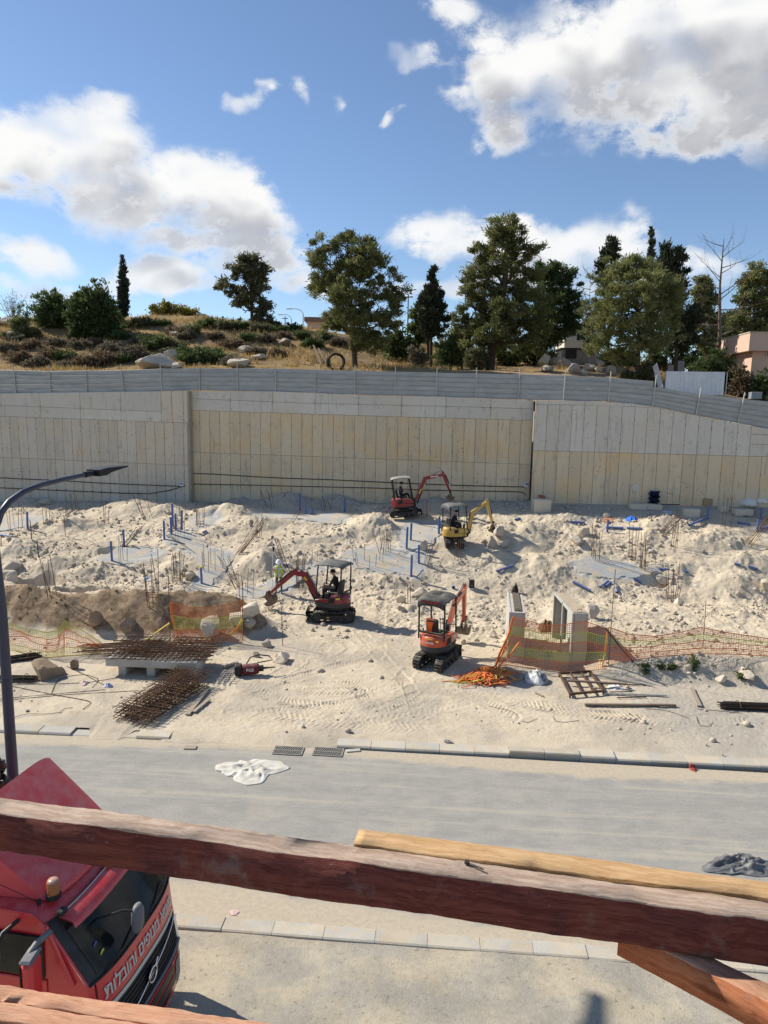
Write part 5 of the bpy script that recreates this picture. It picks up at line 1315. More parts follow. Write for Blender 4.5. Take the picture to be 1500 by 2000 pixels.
def excavator(label, loc, rz, under, paint, body2, arm, roof, roof_shape='flat', width=1.0, blade_front=True, tilt=0.0, open_right=True, extras=None, post_h=2.28, size=1.0, name='mini_excavator'):
    t = thing(name, label, 'excavator', loc, rz); t.rotation_euler = (0, tilt, rz)
    t['group'] = 'mini excavators on the building site'
    U = rotz(under)
    TL, TR, TW, TH, G_ = 1.62, .205, .25, .41, width/2-.12
    for sg in (-1, 1):
        y = sg*G_; path = []
        for a in np.linspace(-math.pi/2, math.pi/2, 9): path.append((TL/2-TR+TR*math.cos(a), TR+TR*math.sin(a)))
        for x in np.linspace(.36, -.36, 4): path.append((x, TH-.012*(1-abs(x)/.4)))
        for a in np.linspace(math.pi/2, 3*math.pi/2, 9): path.append((-TL/2+TR+TR*math.cos(a), TR+TR*math.sin(a)))
        mb = MB(); n = len(path); inner = [(x*.955, TR+(z-TR)*.86) for x, z in path]
        P = [[(x, y-TW/2, z) for x, z in path], [(x, y+TW/2, z) for x, z in path], [(x, y+TW/2, z) for x, z in inner], [(x, y-TW/2, z) for x, z in inner], [(x, y-TW/2, z) for x, z in path]]
        mb.grid(P, smooth=False, closed=True)
        # lugs round the belt
        Lt = 0; pts2 = path+[path[0]]; seg = [math.dist(pts2[i], pts2[i+1]) for i in range(n)]; tot = sum(seg); nl = 36
        for k in range(nl):
            s_ = tot*k/nl; i = 0
            while s_ > seg[i]: s_ -= seg[i]; i += 1
            f = s_/seg[i]; x = pts2[i][0]*(1-f)+pts2[i+1][0]*f; z = pts2[i][1]*(1-f)+pts2[i+1][1]*f
            tx, tz = pts2[i+1][0]-pts2[i][0], pts2[i+1][1]-pts2[i][1]; L_ = math.hypot(tx, tz); tx, tz = tx/L_, tz/L_; nx_, nz_ = tz, -tx
            for hs in (-1, 1):
                cx = (x+nx_*.012, y+hs*TW*.26, z+nz_*.012)
                M_ = Matrix(((tx, 0, nx_), (0, 1, 0), (tz, 0, nz_)))
                mb.box(cx, (.042, TW*.44, .034), M_ @ Matrix.Rotation(hs*.16, 3, 'Z'))
        tr = xform(mb, U).build('track', M_RUBBER, t)
        xform(MB().box((0, y, .20), (TL-.5, TW*.55, .16), bev=.02).box((0, y-sg*.06, .27), (.9, .12, .06)), U).build('track_frame', M_BLACKM, tr)
        for nm, x, r in (('sprocket', -TL/2+TR, .15), ('idler', TL/2-TR, .155)):
            m2 = MB().cyl((x, y-TW*.36, TR), (x, y+TW*.36, TR), r, 14).cyl((x, y-TW*.47, TR), (x, y+TW*.47, TR), r*.45, 10)
            for q in range(6): a = q*math.pi/3; m2.cyl((x+r*.7*math.cos(a), y+sg*TW*.36, TR+r*.7*math.sin(a)), (x+r*.7*math.cos(a), y+sg*TW*.42, TR+r*.7*math.sin(a)), .016, 5)
            xform(m2, U).build(nm, M_DKGREY, tr)
        for x in (-.30, 0, .30): xform(MB().cyl((x, y-TW*.4, .115), (x, y+TW*.4, .115), .072, 10), U).build('roller', M_DKGREY, tr)
    xform(MB().box((0, 0, .30), (.62, 2*G_-.1, .14), bev=.03).cyl((0, 0, .36), (0, 0, .50), .30, 18), U).build('undercarriage', M_BLACKM, t)
    bx = TL/2+.22 if blade_front else -(TL/2+.22)
    sgx = 1 if blade_front else -1
    prof = [(sgx*(abs(bx)-.06+.05*math.cos(a)), .06+z) for a, z in ((0, 0), (.9, .08), (1.5, .17), (.9, .27), (0, .34))]
    b = MB(); W2 = width/2
    b.grid([[(x, -W2, z) for x, z in prof], [(x, W2, z) for x, z in prof]], smooth=True).grid([[(x+sgx*.035, -W2, z) for x, z in prof], [(x+sgx*.035, W2, z) for x, z in prof]], smooth=True)
    b.bar((sgx*(abs(bx)-.02), -W2, .05), (sgx*(abs(bx)-.02), W2, .05), .05, .05)
    for y in (-.2, .2): b.bar((sgx*.3, y, .28), (sgx*(abs(bx)-.03), y, .2), .07, .09)
    b.bar((sgx*.3, 0, .32), (sgx*(abs(bx)-.03), 0, .3), .05, .05)
    xform(b, U).build('dozer_blade', M_BLACKM, t)
    # upper structure
    r = width/2*1.06+.06
    def outline(k=1.0, front=.62):
        o = [(front, -.34), (front, .34), (.42, width/2*k)]
        for a in np.linspace(math.pi*.52, math.pi*1.48, 13): o.append((-.06+r*k*math.cos(a)*1.06, (width/2*k)*math.sin(a)))
        o.append((.42, -width/2*k)); return o
    def slab(z0, z1, k0=1.0, k1=1.0, front=.62, top=True):
        a, c = outline(k0, front), outline(k1, front); n = len(a)
        vs = [(x, y, z0) for x, y in a]+[(x, y, z1) for x, y in c]
        return MB().add(vs, [(i, (i+1) % n, n+(i+1) % n, n+i) for i in range(n)]+[tuple(range(n-1, -1, -1)), tuple(range(n, 2*n))])
    slab(.50, .60, .86, .97).build('slew_frame', M_BLACKM, t)
    s2 = slab(.60, .76, .99, 1.0); s2.build('counterweight', body2, t)
    # engine hood wraps the back; rounded top edge
    def hood_ring(z, k, xf):
        o = [(xf, width/2*k)]
        for a in np.linspace(math.pi*.52, math.pi*1.48, 15): o.append((-.06+r*k*math.cos(a)*1.06, (width/2*k)*math.sin(a)))
        o.append((xf, -width/2*k)); return [(x, y, z) for x, y in o]
    rings = [hood_ring(.765, .995, -.02), hood_ring(.93, .985, -.03), hood_ring(1.04, .95, -.07), hood_ring(1.09, .86, -.13), hood_ring(1.10, .6, -.2)]
    hb = MB().grid(rings, smooth=True, closed=True); hb.add(rings[-1], [tuple(range(len(rings[-1])))]); 
    hood = hb.build('engine_hood', paint, t)
    for sg in (-1, 1):
        gr = MB().box((-.12, sg*width/2*.985, .89), (.25, .012, .2))
        for k in range(6): gr.box((-.12, sg*(width/2*.985+.006), .81+.032*k), (.24, .02, .012))
        gr.build('vent_grille', M_BLACKM, hood)
    # side tank cover, right-hand side, and step edge left
    sc = MB(); pr = [(.60, .765), (.64, .86), (.56, .98), (.30, 1.05), (-.02, 1.06), (-.02, .765)]
    sc.prism(pr, .27, Matrix.Translation((0, -width/2+.135, 0)), .03); sc.build('side_cover', paint, t)
    MB().prism([(.56, .765), (.58, .85), (.40, .90), (0.0, .90), (0, .765)], .12, Matrix.Translation((0, width/2-.07, 0)), .02).build('side_panel', paint, t)
    MB().box((.30, .06, .775), (.62, width*.55, .03), bev=.005).build('floor_plate', M_DKGREY, t)
    # seat
    st = MB().box((-.10, .04, 1.10), (.44, .44, .13), bev=.04); seat = st.build('seat', M_SEAT, t)
    MB().box((-.12, .04, .96), (.36, .38, .2), bev=.02).build('seat_base', M_DKGREY, seat)
    MB().box((-.33, .04, 1.37), (.12, .42, .50), Matrix.Rotation(-.14, 3, 'Y'), .045).build('backrest', M_SEAT, seat)
    # controls
    for y in (-.22, .30):
        lv = MB().box((.14, y, 1.02), (.18, .12, .22), bev=.02).tube([(.18, y, 1.12), (.24, y, 1.26), (.25, y, 1.36)], .014, 6).cyl((.25, y, 1.34), (.26, y, 1.46), .024, 8)
        lv.build('control_lever', M_BLACKM, t)
    tl = MB()
    for y in (-.03, .07): tl.tube([(.44, y, .78), (.47, y, 1.15), (.42, y, 1.38)], .011, 5).cyl((.42, y, 1.36), (.40, y, 1.44), .02, 6)
    tl.build('travel_lever', M_BLACKM, t)
    MB().box((.52, -.16, 1.0), (.10, .12, .45), bev=.02).build('dash', M_DKGREY, t)
    # canopy
    rx0, rx1, ry_ = -.56, .50, width/2-.06
    for x, y in ((rx0+.05, ry_), (rx0+.05, -ry_), (rx1-.02, ry_), (rx1-.02, -ry_)):
        zb = 1.05 if x < 0 else .78
        top_ = post_h-.05; xb = x+(.02 if x < 0 else .08)
        MB().tube([(xb, y, zb-.1), (xb, y, zb+.3), (x, y*.99, top_-.22), (x*.97, y*.96, top_-.04), (x*.82, y*.93, top_)], .030, 8).build('canopy_post', M_BLACKM, t)
    tb = MB(); 
    for x in (rx0+.05,): tb.tube([(x-.02, -ry_, 1.28), (x-.05, -ry_*.8, 1.2), (x-.05, ry_*.8, 1.2), (x-.02, ry_, 1.28)], .035, 8)
    tb.tube([(rx1+.04, -ry_, 1.25), (rx1+.1, -ry_*.5, 1.2), (rx1+.1, ry_*.2, 1.2)], .018, 6)
    tb.build('guard_rail', M_BLACKM, t)
    if roof_shape == 'flat':
        P = []
        for x, dz in ((rx0-.03, -.06), (rx0, 0), (rx0+.2, .035), (0, .05), (.32, .04), (rx1, .005), (rx1+.10, -.05)):
            P.append([(x, y, post_h+dz-.035*abs(y/ry_)**4*1.3) for y in np.linspace(-ry_-.05, ry_+.05, 9)])
    else:
        P = []
        for x, dz in ((rx0-.07, -.17), (rx0-.06, -.02), (rx0-.02, .02), (rx0+.25, .07), (0, .085), (.30, .07), (rx1, .02), (rx1+.09, -.02), (rx1+.10, -.10)):
            k = 1.0 if abs(x) < .4 else .88
            P.append([(x, y*k, post_h+dz-.06*abs(y/ry_)**4) for y in np.linspace(-ry_-.07, ry_+.07, 9)])
    rb = MB().grid(P, smooth=True).grid([[(q[0], q[1], q[2]-.035) for q in row] for row in P], smooth=True)
    def rim(a): return [a, [(q[0], q[1], q[2]-.035) for q in a]]
    rb.grid(rim(P[0]), False).grid(rim(P[-1]), False).grid(rim([row[0] for row in P]), False).grid(rim([row[-1] for row in P]), False)
    ro = rb.build('canopy_roof', roof, t)
    if roof_shape != 'flat': MB().box((-.05, 0, post_h+.085), (.34, .26, .012)).build('roof_hatch', M_BLACKM, ro)
    else:
        pass
    # boom, stick, bucket
    P0, knee, P1, P2, bang = arm['P0'], arm['knee'], arm['P1'], arm['P2'], arm['bang']
    yb = arm.get('y', -.02)
    MB().box((P0[0]-.10, yb, P0[1]-.02), (.26, .22, .34), bev=.03).cyl((P0[0]-.02, yb, P0[1]-.30), (P0[0]-.02, yb, P0[1]+.2), .055, 10).build('swing_bracket', M_BLACKM, t)
    bm_ = section([(P0[0], P0[1], .13), (P0[0]*.5+knee[0]*.5, P0[1]*.5+knee[1]*.5, .20), (*knee, .25), (knee[0]*.5+P1[0]*.5, knee[1]*.5+P1[1]*.5, .19), (*P1, .12)], .125)
    xform(bm_, Matrix.Translation((0, yb, 0))); boom = bm_.build('boom', arm.get('paint', paint), t)
    d = (Vector(P2)-Vector(P1)).normalized(); nrm = Vector((-d.y, d.x))
    if nrm.y < 0 and abs(d.x) > .5: nrm = -nrm
    if arm.get('flip'): nrm = -nrm
    tail = Vector(P1)-d*.20+nrm*.08
    sk = section([(tail.x, tail.y, .09), (P1[0]+d.x*.02+nrm.x*.05, P1[1]+d.y*.02+nrm.y*.05, .19), (P1[0]*.5+P2[0]*.5+nrm.x*.02, P1[1]*.5+P2[1]*.5+nrm.y*.02, .14), (P2[0], P2[1], .09)], .105)
    xform(sk, Matrix.Translation((0, yb, 0))); stick = sk.build('stick', arm.get('paint', paint), t)
    # cylinders
    bd = Vector(knee)-Vector(P0); bn = Vector((bd.y, -bd.x)).normalized()
    cylinder(t, (P0[0]+.10, P0[1]-.14), tuple(Vector(P0)+bd*.86+bn*.10), .046, yb, .62, 'boom_cylinder')
    kd = Vector(knee); un = Vector((-(Vector(P1)-kd).y, (Vector(P1)-kd).x)).normalized()
    if un.y < 0: un = -un
    cylinder(t, tuple(kd*.8+Vector(P0)*.2+un*.16), tuple(tail+nrm*.03), .042, yb, .6, 'arm_cylinder')
    cylinder(t, tuple(Vector(P1)+nrm*.16+d*.06), tuple(Vector(P2)-d*.20+nrm*.13), .036, yb, .62, 'bucket_cylinder')
    hs = MB()
    for q in (-.03, .03): hs.tube([(P0[0]-.05, yb+q, P0[1]+.15), tuple(Vector((knee[0]-.1, yb+q, knee[1]+.2))), tuple(Vector((knee[0]*.5+P1[0]*.5, yb+q, knee[1]*.5+P1[1]*.5+.15))), (tail.x, yb+q, tail.y+.06)], .011, 5)
    hs.build('hydraulic_hose', M_BLACKM, boom)
    # bucket: curved shell swinging about P2
    BW = arm.get('bw', .38); bp = []
    for a in np.linspace(0, math.pi*1.05, 9): bp.append((.26*math.cos(a)-.02, -.20-.24*math.sin(a)))
    bp = [(.05, -.02)]+[(q[0]*(1), q[1]) for q in bp]; Rb = Matrix.Rotation(bang, 4, 'Y'); T_ = Matrix.Translation((P2[0], yb, P2[1])) @ Rb
    bk = MB(); shell = bp[1:]
    bk.grid([[T_ @ Vector((x, y, z)) for x, z in shell] for y in (-BW/2, BW/2)], smooth=True)
    bk.grid([[T_ @ Vector((x*.93, y, -.2+(z+.2)*.93)) for x, z in shell] for y in (-BW/2+.012, BW/2-.012)], smooth=True)
    for y in (-BW/2, BW/2-.014): bk.prism([(x, z) for x, z in shell], .014, T_ @ Matrix.Translation((0, y+.007, 0)))
    bk.prism([(-.07, .05), (.07, .05), (.10, -.22), (-.24, -.22)], .03, T_ @ Matrix.Translation((0, .07, 0))).prism([(-.07, .05), (.07, .05), (.10, -.22), (-.24, -.22)], .03, T_ @ Matrix.Translation((0, -.07, 0)))
    bucket = bk.build('bucket', M_STEELB, t)
    for k in range(4):
        y = -BW/2+.05+k*(BW-.1)/3; MB().prism([(shell[0][0]-.02, shell[0][1]), (shell[0][0]+.012, shell[0][1]), (shell[0][0]+.0, shell[0][1]+.10)], .04, T_ @ Matrix.Translation((0, y, 0))).build('tooth', M_STEELB, bucket)
    lk = MB(); a_ = Vector((P2[0], yb, P2[1])); c_ = Vector((*(Vector(P2)-d*.20+nrm*.13),)); c3 = Vector((c_.x, yb, c_.y)); e_ = T_ @ Vector((-.05, 0, .03))
    for y in (-.075, .075):
        off = Vector((0, y, 0)); lk.bar(c3+off, Vector((P2[0]-d.x*.2, yb, P2[1]-d.y*.2))+off, .02, .05); lk.bar(c3+off, e_+off, .02, .05)
    lk.build('bucket_link', M_BLACKM, t)
    if extras: extras(t, boom, stick, hood)
    t.scale = (size, size, size)
    return t
SIT = dict(pelvis=(-.10, .04, 1.24), waist=(-.12, .04, 1.38), chest=(-.10, .04, 1.56), neckb=(-.08, .04, 1.70), neck=(-.06, .04, 1.76), jaw=(-.03, .04, 1.82), head=(-.03, .04, 1.89), crown=(-.04, .04, 1.96), nose=(.1, .04, 1.87),
    shl=(-.09, .22, 1.65), shr=(-.09, -.14, 1.65), ell=(.02, .30, 1.42), elr=(.02, -.24, 1.42), wrl=(.22, .31, 1.44), wrr=(.22, -.23, 1.44), pal=(.27, .31, 1.45), par=(.27, -.23, 1.45),
    hipl=(-.08, .14, 1.22), hipr=(-.08, -.06, 1.22), knl=(.34, .16, 1.27), knr=(.34, -.06, 1.27), anl=(.40, .15, .90), anr=(.40, -.05, .90), tol=(.54, .15, .84), tor=(.54, -.05, .84))
def operator(label, ex, shirt, capm=None, lean=0.0):
    J = {k: (v[0]+lean*max(0, v[2]-1.24), v[1], v[2]) for k, v in SIT.items()}
    o, JJ, f_, l_, h_ = person(label, (0, 0, 0), 0, J, [M_SKIN, shirt, shirt, M_BLACKCLOTH, M_SHOE, M_SKIN if capm else shirt])
    o.location = ex.location; o.rotation_euler = ex.rotation_euler; o.scale = ex.scale
    if capm: cap(o, JJ, f_, l_, h_, capm)
    return o
# near crimson digger, arm to the left
def ex_near(t, boom, stick, hood):
    for sg in (-1, 1):
        MB().box((1.22, -.02+sg*.066, 1.50), (.17, .004, .085), Matrix.Rotation(-.82, 3, 'Y')).build('decal', M_DECALY, boom)
        MB().box((-.40, sg*.505*.93, .98), (.18, .006, .07), Matrix.Rotation(sg*.35, 3, 'Z')).build('decal', M_DECALY, hood)
        MB().box((0, sg*.52, .22), (.09, .01, .045)).build('decal', M_DECALY, t)
    MB().box((-.685, 0, .93), (.012, .22, .035)).build('decal', M_DECALW, hood)
def at_ground(px, py): p = gp(px, py); return (p[0], p[1], p[2])
g1 = at_ground(652, 1210)
E1 = excavator('near crimson mini excavator with grey canopy roof, arm reaching left past the surveyor', g1, R(158), R(22), M_REDP, M_DKGREY,
    dict(P0=(.68, .74), knee=(1.30, 1.66), P1=(1.72, 1.66), P2=(3.02, .56), bang=.9, bw=.36), M_GREYROOF, 'flat', extras=ex_near, size=1.17)
operator('seated driver in black with a cap in the near crimson excavator', E1, M_BLACKCLOTH, M_BLACKCLOTH, .08)
# orange digger, nobody aboard
def ex_or(t, boom, stick, hood):
    for sg in (-1, 1): MB().box((1.5, sg*.066-.02, 1.35), (.4, .004, .05), Matrix.Rotation(-1.0, 3, 'Y')).build('decal', M_DECALY, boom)
    M_ = Matrix.Translation((-.70, .03, .92)) @ Matrix(((0, 0, -1, 0), (-1, 0, 0, 0), (0, 1, 0, 0), (0, 0, 0, 1)))
    text_obj('lettering', 'Kubota', .125, M_, M_DECALW, hood, .003)
    MB().box((-.645, -.26, .97), (.012, .10, .03), Matrix.Rotation(-.45, 3, 'Z')).box((-.672, .02, 1.02), (.02, .26, .028)).build('decal', M_DECALY, hood)
    MB().box((-.635, 0, post_z-.085), (.008, .62, .085)).build('rear_band', mat('red_band', (.30, .03, .02), .6, .3, 12, (.03, .02, .02), 16), t)
    MB().box((.28, -.505, .93), (.10, .006, .12)).box((.30, -.505, .82), (.06, .006, .04)).build('decal', M_DECALW, t)
    for k in range(3): MB().bar((-.36+.09*k, -.497, .80), (-.26+.09*k, -.497, .94), .03, .02).build('vent', M_BLACKM, hood)
    MB().tube([(-.45, .30, 1.18), (-.46, .30, 1.3)], .02, 6).build('exhaust_pipe', M_BLACKM, hood)
post_z = 2.30
g2 = at_ground(852, 1296)
E2 = excavator('orange mini excavator with black canopy, empty seat and arm reaching up and away', g2, R(64), 0.0, M_ORNP, M_DKGREY,
    dict(P0=(.74, .72), knee=(1.55, 1.66), P1=(2.42, 1.92), P2=(2.52, .72), bang=.15, bw=.42, flip=False), M_DKGREY, 'dome', extras=ex_or, post_h=2.30, size=1.17)
cl = MB(); M2 = Matrix.Translation((-.36, .10, 1.50))
P = [[(-.40-.02*math.sin(q*3), .10+w*(1-.35*q)*(.14 if q < .3 else .10), 1.62-q*.55+.02*math.sin(w*5+q*9)) for w in np.linspace(-1, 1, 7)] for q in np.linspace(0, 1, 9)]
cl.grid(P).grid([[(x+.02, y, z) for x, y, z in row] for row in P])
o = cl.build('orange_vest', M_ORANGECLOTH); o.location = E2.location; o.rotation_euler = E2.rotation_euler; o.scale = E2.scale; tag(o, 'bright orange vest hung over the seat back of the orange excavator', 'vest')
# yellow digger
def ex_y(t, boom, stick, hood):
    MB().box((-.60, .22, .93), (.012, .22, .22), Matrix.Rotation(.40, 3, 'Z')).build('radiator_grille', M_DKGREY, hood)
    MB().box((.15, .485, .9), (.08, .01, .08)).build('decal', M_DECALW, t)
g3 = at_ground(886, 1066)
E3 = excavator('yellow mini excavator with grey canopy digging at the right of the blue pipes', g3, R(24), R(66), M_YELP, M_YELP,
    dict(P0=(.86, .78), knee=(1.08, 1.80), P1=(1.98, 2.36), P2=(2.46, 1.02), bang=-.35, bw=.36, y=-.05), M_GREYROOF, 'dome', extras=ex_y, post_h=2.34)
operator('seated driver in a dark shirt leaning forward in the yellow excavator', E3, M_BLACKCLOTH, M_BLACKCLOTH, .22)
# far crimson digger by the wall
def ex_far(t, boom, stick, hood):
    for sg in (-1, 1):
        MB().box((1.05, sg*.066-.02, 1.35), (.30, .004, .07), Matrix.Rotation(-1.12, 3, 'Y')).build('decal', M_DECALY, boom)
        MB().box((1.95, sg*.066-.02, 2.13), (.45, .004, .05)).build('decal', M_DECALW, boom)
g4 = at_ground(790, 1010)
E4 = excavator('far crimson mini excavator tilted on a slope beside the retaining wall', (g4[0], g4[1], g4[2]+.08), R(-4), 0.0, M_REDP, M_REDP,
    dict(P0=(.70, .80), knee=(1.42, 2.08), P1=(2.42, 2.18), P2=(2.78, 1.05), bang=.1, bw=.36), M_PALEROOF, 'flat', extras=ex_far, tilt=R(-7), size=1.04)
operator('seated driver in dark clothes in the far crimson excavator by the wall', E4, M_NAVYCLOTH, M_BLACKCLOTH, .05)
# surveyor
ST = dict(pelvis=(0, 0, .93), waist=(0, 0, 1.08), chest=(.01, 0, 1.28), neckb=(.01, 0, 1.43), neck=(.03, 0, 1.49), jaw=(.06, 0, 1.54), head=(.065, 0, 1.61), crown=(.06, 0, 1.68), nose=(.18, 0, 1.56),
    shl=(0, .20, 1.38), shr=(0, -.20, 1.38), ell=(-.06, .31, 1.14), elr=(.06, -.30, 1.16), wrl=(.10, .25, 1.00), wrr=(.20, -.28, 1.28), pal=(.15, .20, .97), par=(.24, -.29, 1.34),
    hipl=(0, .10, .90), hipr=(0, -.10, .90), knl=(.04, .12, .50), knr=(.02, -.12, .50), anl=(0, .13, .09), anr=(0, -.14, .09), tol=(.15, .15, .045), tor=(.15, -.17, .045))
sp = at_ground(545, 1159)
so, J, f_, l_, h_ = person('surveyor in a yellow-green safety vest and white helmet standing behind the crimson digger arm', sp, R(-88), ST, [M_SKIN, M_WHITECLOTH, M_WHITECLOTH, M_TROUSER, M_SHOE, M_SKIN])
cap(so, J, f_, l_, h_, M_HELMET, 'helmet')
B = Matrix((f_, l_, h_)).transposed().to_4x4(); B.translation = J['head']+h_*.03
MB().lathe([(.01, .125), (.06, .115), (.10, .08), (.122, .02), (.128, -.01), (.150, -.018)], 18, M=B).build('helmet_shell', M_HELMET, so)
vb = MB(); rows = []
for z, rx, ry in ((.88, .150, .215), (1.0, .150, .21), (1.15, .152, .205), (1.28, .155, .215), (1.37, .135, .22), (1.44, .09, .13)):
    rows.append([(.005+rx*math.cos(a), ry*math.sin(a), z) for a in np.linspace(.33, 2*math.pi-.33, 22)])
vb.grid(rows).build('vest', M_VEST, so)
for z in (1.0, 1.30):
    MB().grid([[(.005+.160*math.cos(a), .222*math.sin(a), zz) for a in np.linspace(.33, 2*math.pi-.33, 22)] for zz in (z-.028, z+.028)]).build('reflective_band', M_REFL, so)
pt = at_ground(533.5, 1160); pt = np.array([pt[0], sp[1]-.16, gz(pt[0], sp[1]-.16)])
pole = thing('survey_pole', 'tall thin survey pole held upright by the surveyor, dark receiver near its top', 'survey pole', pt)
MB().cyl((0, 0, 0), (0, 0, 2.95), .016, 8).build('rod', mat('pole_white', (.6, .6, .62), .4, .1, 3), pole)
MB().box((.05, 0, 2.35), (.09, .05, .24), bev=.015).build('controller', M_BLACKM, pole); MB().cyl((0, 0, 2.9), (0, 0, 3.0), .05, 10).build('prism_head', M_BLACKM, pole)
# ------------------------------------------------------------------ buildings and things on the hill
M_PINK = mat('pink_render', (.62, .44, .34), .9, .08, 1.0, bump=.2, bscale=20)
M_CREAM = mat('cream_render', (.58, .54, .44), .9, .08, 1.0, bump=.2)
M_GLASS = mat('dark_window_glass', (.025, .03, .035), .08, .1, 2, bump=0, spec=.7)
M_FRAMEW = mat('white_frame', (.6, .6, .58), .5, .08, 3, bump=0)
M_ROOFT = mat('weathered_roof', (.23, .15, .11), .85, .2, 3, bump=.3)
M_ZINC = mat('white_sheet_metal', (.80, .80, .80), .5, .06, 1.2, (.72, .73, .74), 1.5, bump=.05, metal=.1, spec=.4)
M_BLUEGREY = mat('blue_grey_sheet', (.26, .31, .36), .55, .12, 1.2, bump=.05, metal=.1)
M_CONC = mat('precast_concrete', (.47, .46, .42), .9, .10, 1.2, (.42, .40, .35), 1.0, bump=.25, bscale=22, speck=((.30, .28, .25), 6, .66), spec=.15)
def frame_at(px, py, Y=None):
    p = gp(px, py)
    if Y and not .75*Y < p[1] < 1.35*Y: p = at_Y(px, py, Y)
    return np.array([p[0], p[1], gz(p[0], p[1])])
def window(parent, c, w, h, M, bars=1):
    f = MB(); t = .05
    for x in (-w/2, w/2): f.box((x, 0, 0), (t, .07, h+t))
    for z in (-h/2, h/2): f.box((0, .004, z), (w-t, .07, t))
    for k in range(bars): f.box((-w/2+w*(k+1)/(bars+1), .012, 0), (t*.7, .05, h-t))
    T_ = M @ Matrix.Translation(c); xform(f, T_); o = f.build('window', M_FRAMEW, parent)
    xform(MB().box((0, .03, 0), (w-t*1.2, .02, h-t*1.2)), T_).build('pane', M_GLASS, o); return o
# pink flat-roofed house at the right edge
b = frame_at(1462, 742, 57); k = b[1]/1400
h_top = (at_Y(1462, 680, b[1])-b)[2]; h_par = (at_Y(1462, 651, b[1])-b)[2]
t = thing('pink_house', 'pink flat-roofed house with overhanging eaves at the right edge behind the hoarding', 'house', b)
Mh = rotz(R(-6))
xform(MB().box((4.3, 3.0, h_top/2-.4), (8.4, 6.0, h_top+.8)), Mh).build('wall', M_PINK, t)
xform(MB().box((4.2, 2.8, (h_par+h_top)/2-.12), (9.3, 7.0, h_par-h_top+.24)), Mh).build('eaves_slab', M_PINK, t)
xform(MB().box((4.2, 2.8, h_par+.03), (9.4, 7.1, .07)), Mh).build('roof', mat('roof_dust', (.5, .44, .36), .9, .15, 1), t)
for x in (2.35, 4.0, 6.2): window(t, (x-.9, -.03, h_top-.42), .62, .42, Mh, 1)
# white gabled house between the pines
b = frame_at(1135, 680, 78); t = thing('gabled_house', 'pale two-storey gabled house half hidden between the pines', 'house', b)
e = (at_Y(1135, 648, b[1])-b)[2]; r_ = (at_Y(1135, 628, b[1])-b)[2]
MB().box((0, 2, e/2-.5), (3.6, 4, e+1)).build('wall', M_CREAM, t)
MB().prism([(-1.8, e), (1.8, e), (1.8, e+.02), (.9, r_), (-1.8, e+.3)], 4, Matrix.Translation((0, 2.0, 0))).build('gable', M_CREAM, t)
MB().bar((-2.3, 2, e+.25), (.95, 2, r_+.1), 4.6, .12).bar((2.3, 2, e-.2), (.85, 2, r_+.1), 4.6, .12).build('roof', M_ROOFT, t)
window(t, (-.15, -.03, e-.45), .85, .95, rotz(0), 1); window(t, (1.3, -.03, e-.6), .6, .9, rotz(0), 1)
# small far houses
b = frame_at(618, 648, 105); t = thing('far_house', 'small pale flat-roofed house on the skyline left of the big broad pine', 'house', b)
e = (at_Y(618, 628, b[1])-b)[2]; r_ = (at_Y(618, 620, b[1])-b)[2]
MB().box((0, 2, e/2-.5), (2.6, 4, e+1)).build('wall', M_PINK, t); MB().box((0, 2, (e+r_)/2), (3.4, 5, r_-e)).build('roof', M_ROOFT, t)
window(t, (.55, -.03, e*.6), .6, .5, rotz(0), 0)
b = frame_at(395, 628, 120); t = thing('far_house', 'grey pitched roof of a far house peeking over the ridge right of the yellowing tree', 'house', b)
r_ = (at_Y(395, 613, b[1])-b)[2]; MB().box((0, 2, r_*.2-.7), (3.2, 4, r_*.5+1.5)).build('wall', M_CREAM, t); MB().prism([(-2.0, r_*.45), (2.0, r_*.45), (.5, r_), (-.5, r_)], 4.4, Matrix.Translation((0, 2, 0))).build('roof', mat('grey_roof', (.30, .29, .28), .8, .15, 2), t)
# corrugated shed
def corrugated(name, material, parent, L, H, M, pitch=.16, dep=.03):
    n = int(L/pitch); P = []
    for z in (0, H):
        row = []
        for i in range(n*2+1):
            for q in (0, 1): row.append(M @ Vector((i*pitch/2+q*.02*(1 if i % 2 else -1), -dep if i % 2 else 0, z)))
        P.append(row)
    return MB().grid(P, smooth=False).build(name, material, parent)
b = frame_at(1096, 706, 62.5); t = thing('corrugated_shed', 'low grey corrugated shed with a dark opening behind the pale rock heap', 'shed', b)
h = (at_Y(1096, 678, b[1])-b)[2]; w = 66*b[1]/1400
corrugated('wall_sheet', mat('grey_corrugated', (.34, .33, .32), .6, .15, 1, (.26, .22, .19), .9, metal=.2), t, w, h, Matrix.Translation((0, 0, -.2)), .13)
MB().box((w/2, 1.2, h/2-.1), (w-.05, 2.3, h)).build('shed_body', M_BLACKM, t); MB().box((w/2, 1.1, h-.12), (w+.3, 2.8, .1)).build('roof', M_DKGREY, t)
MB().box((.9, -.06, h*.52), (1.0, .05, h*.62)).build('opening', M_BLACKM, t)
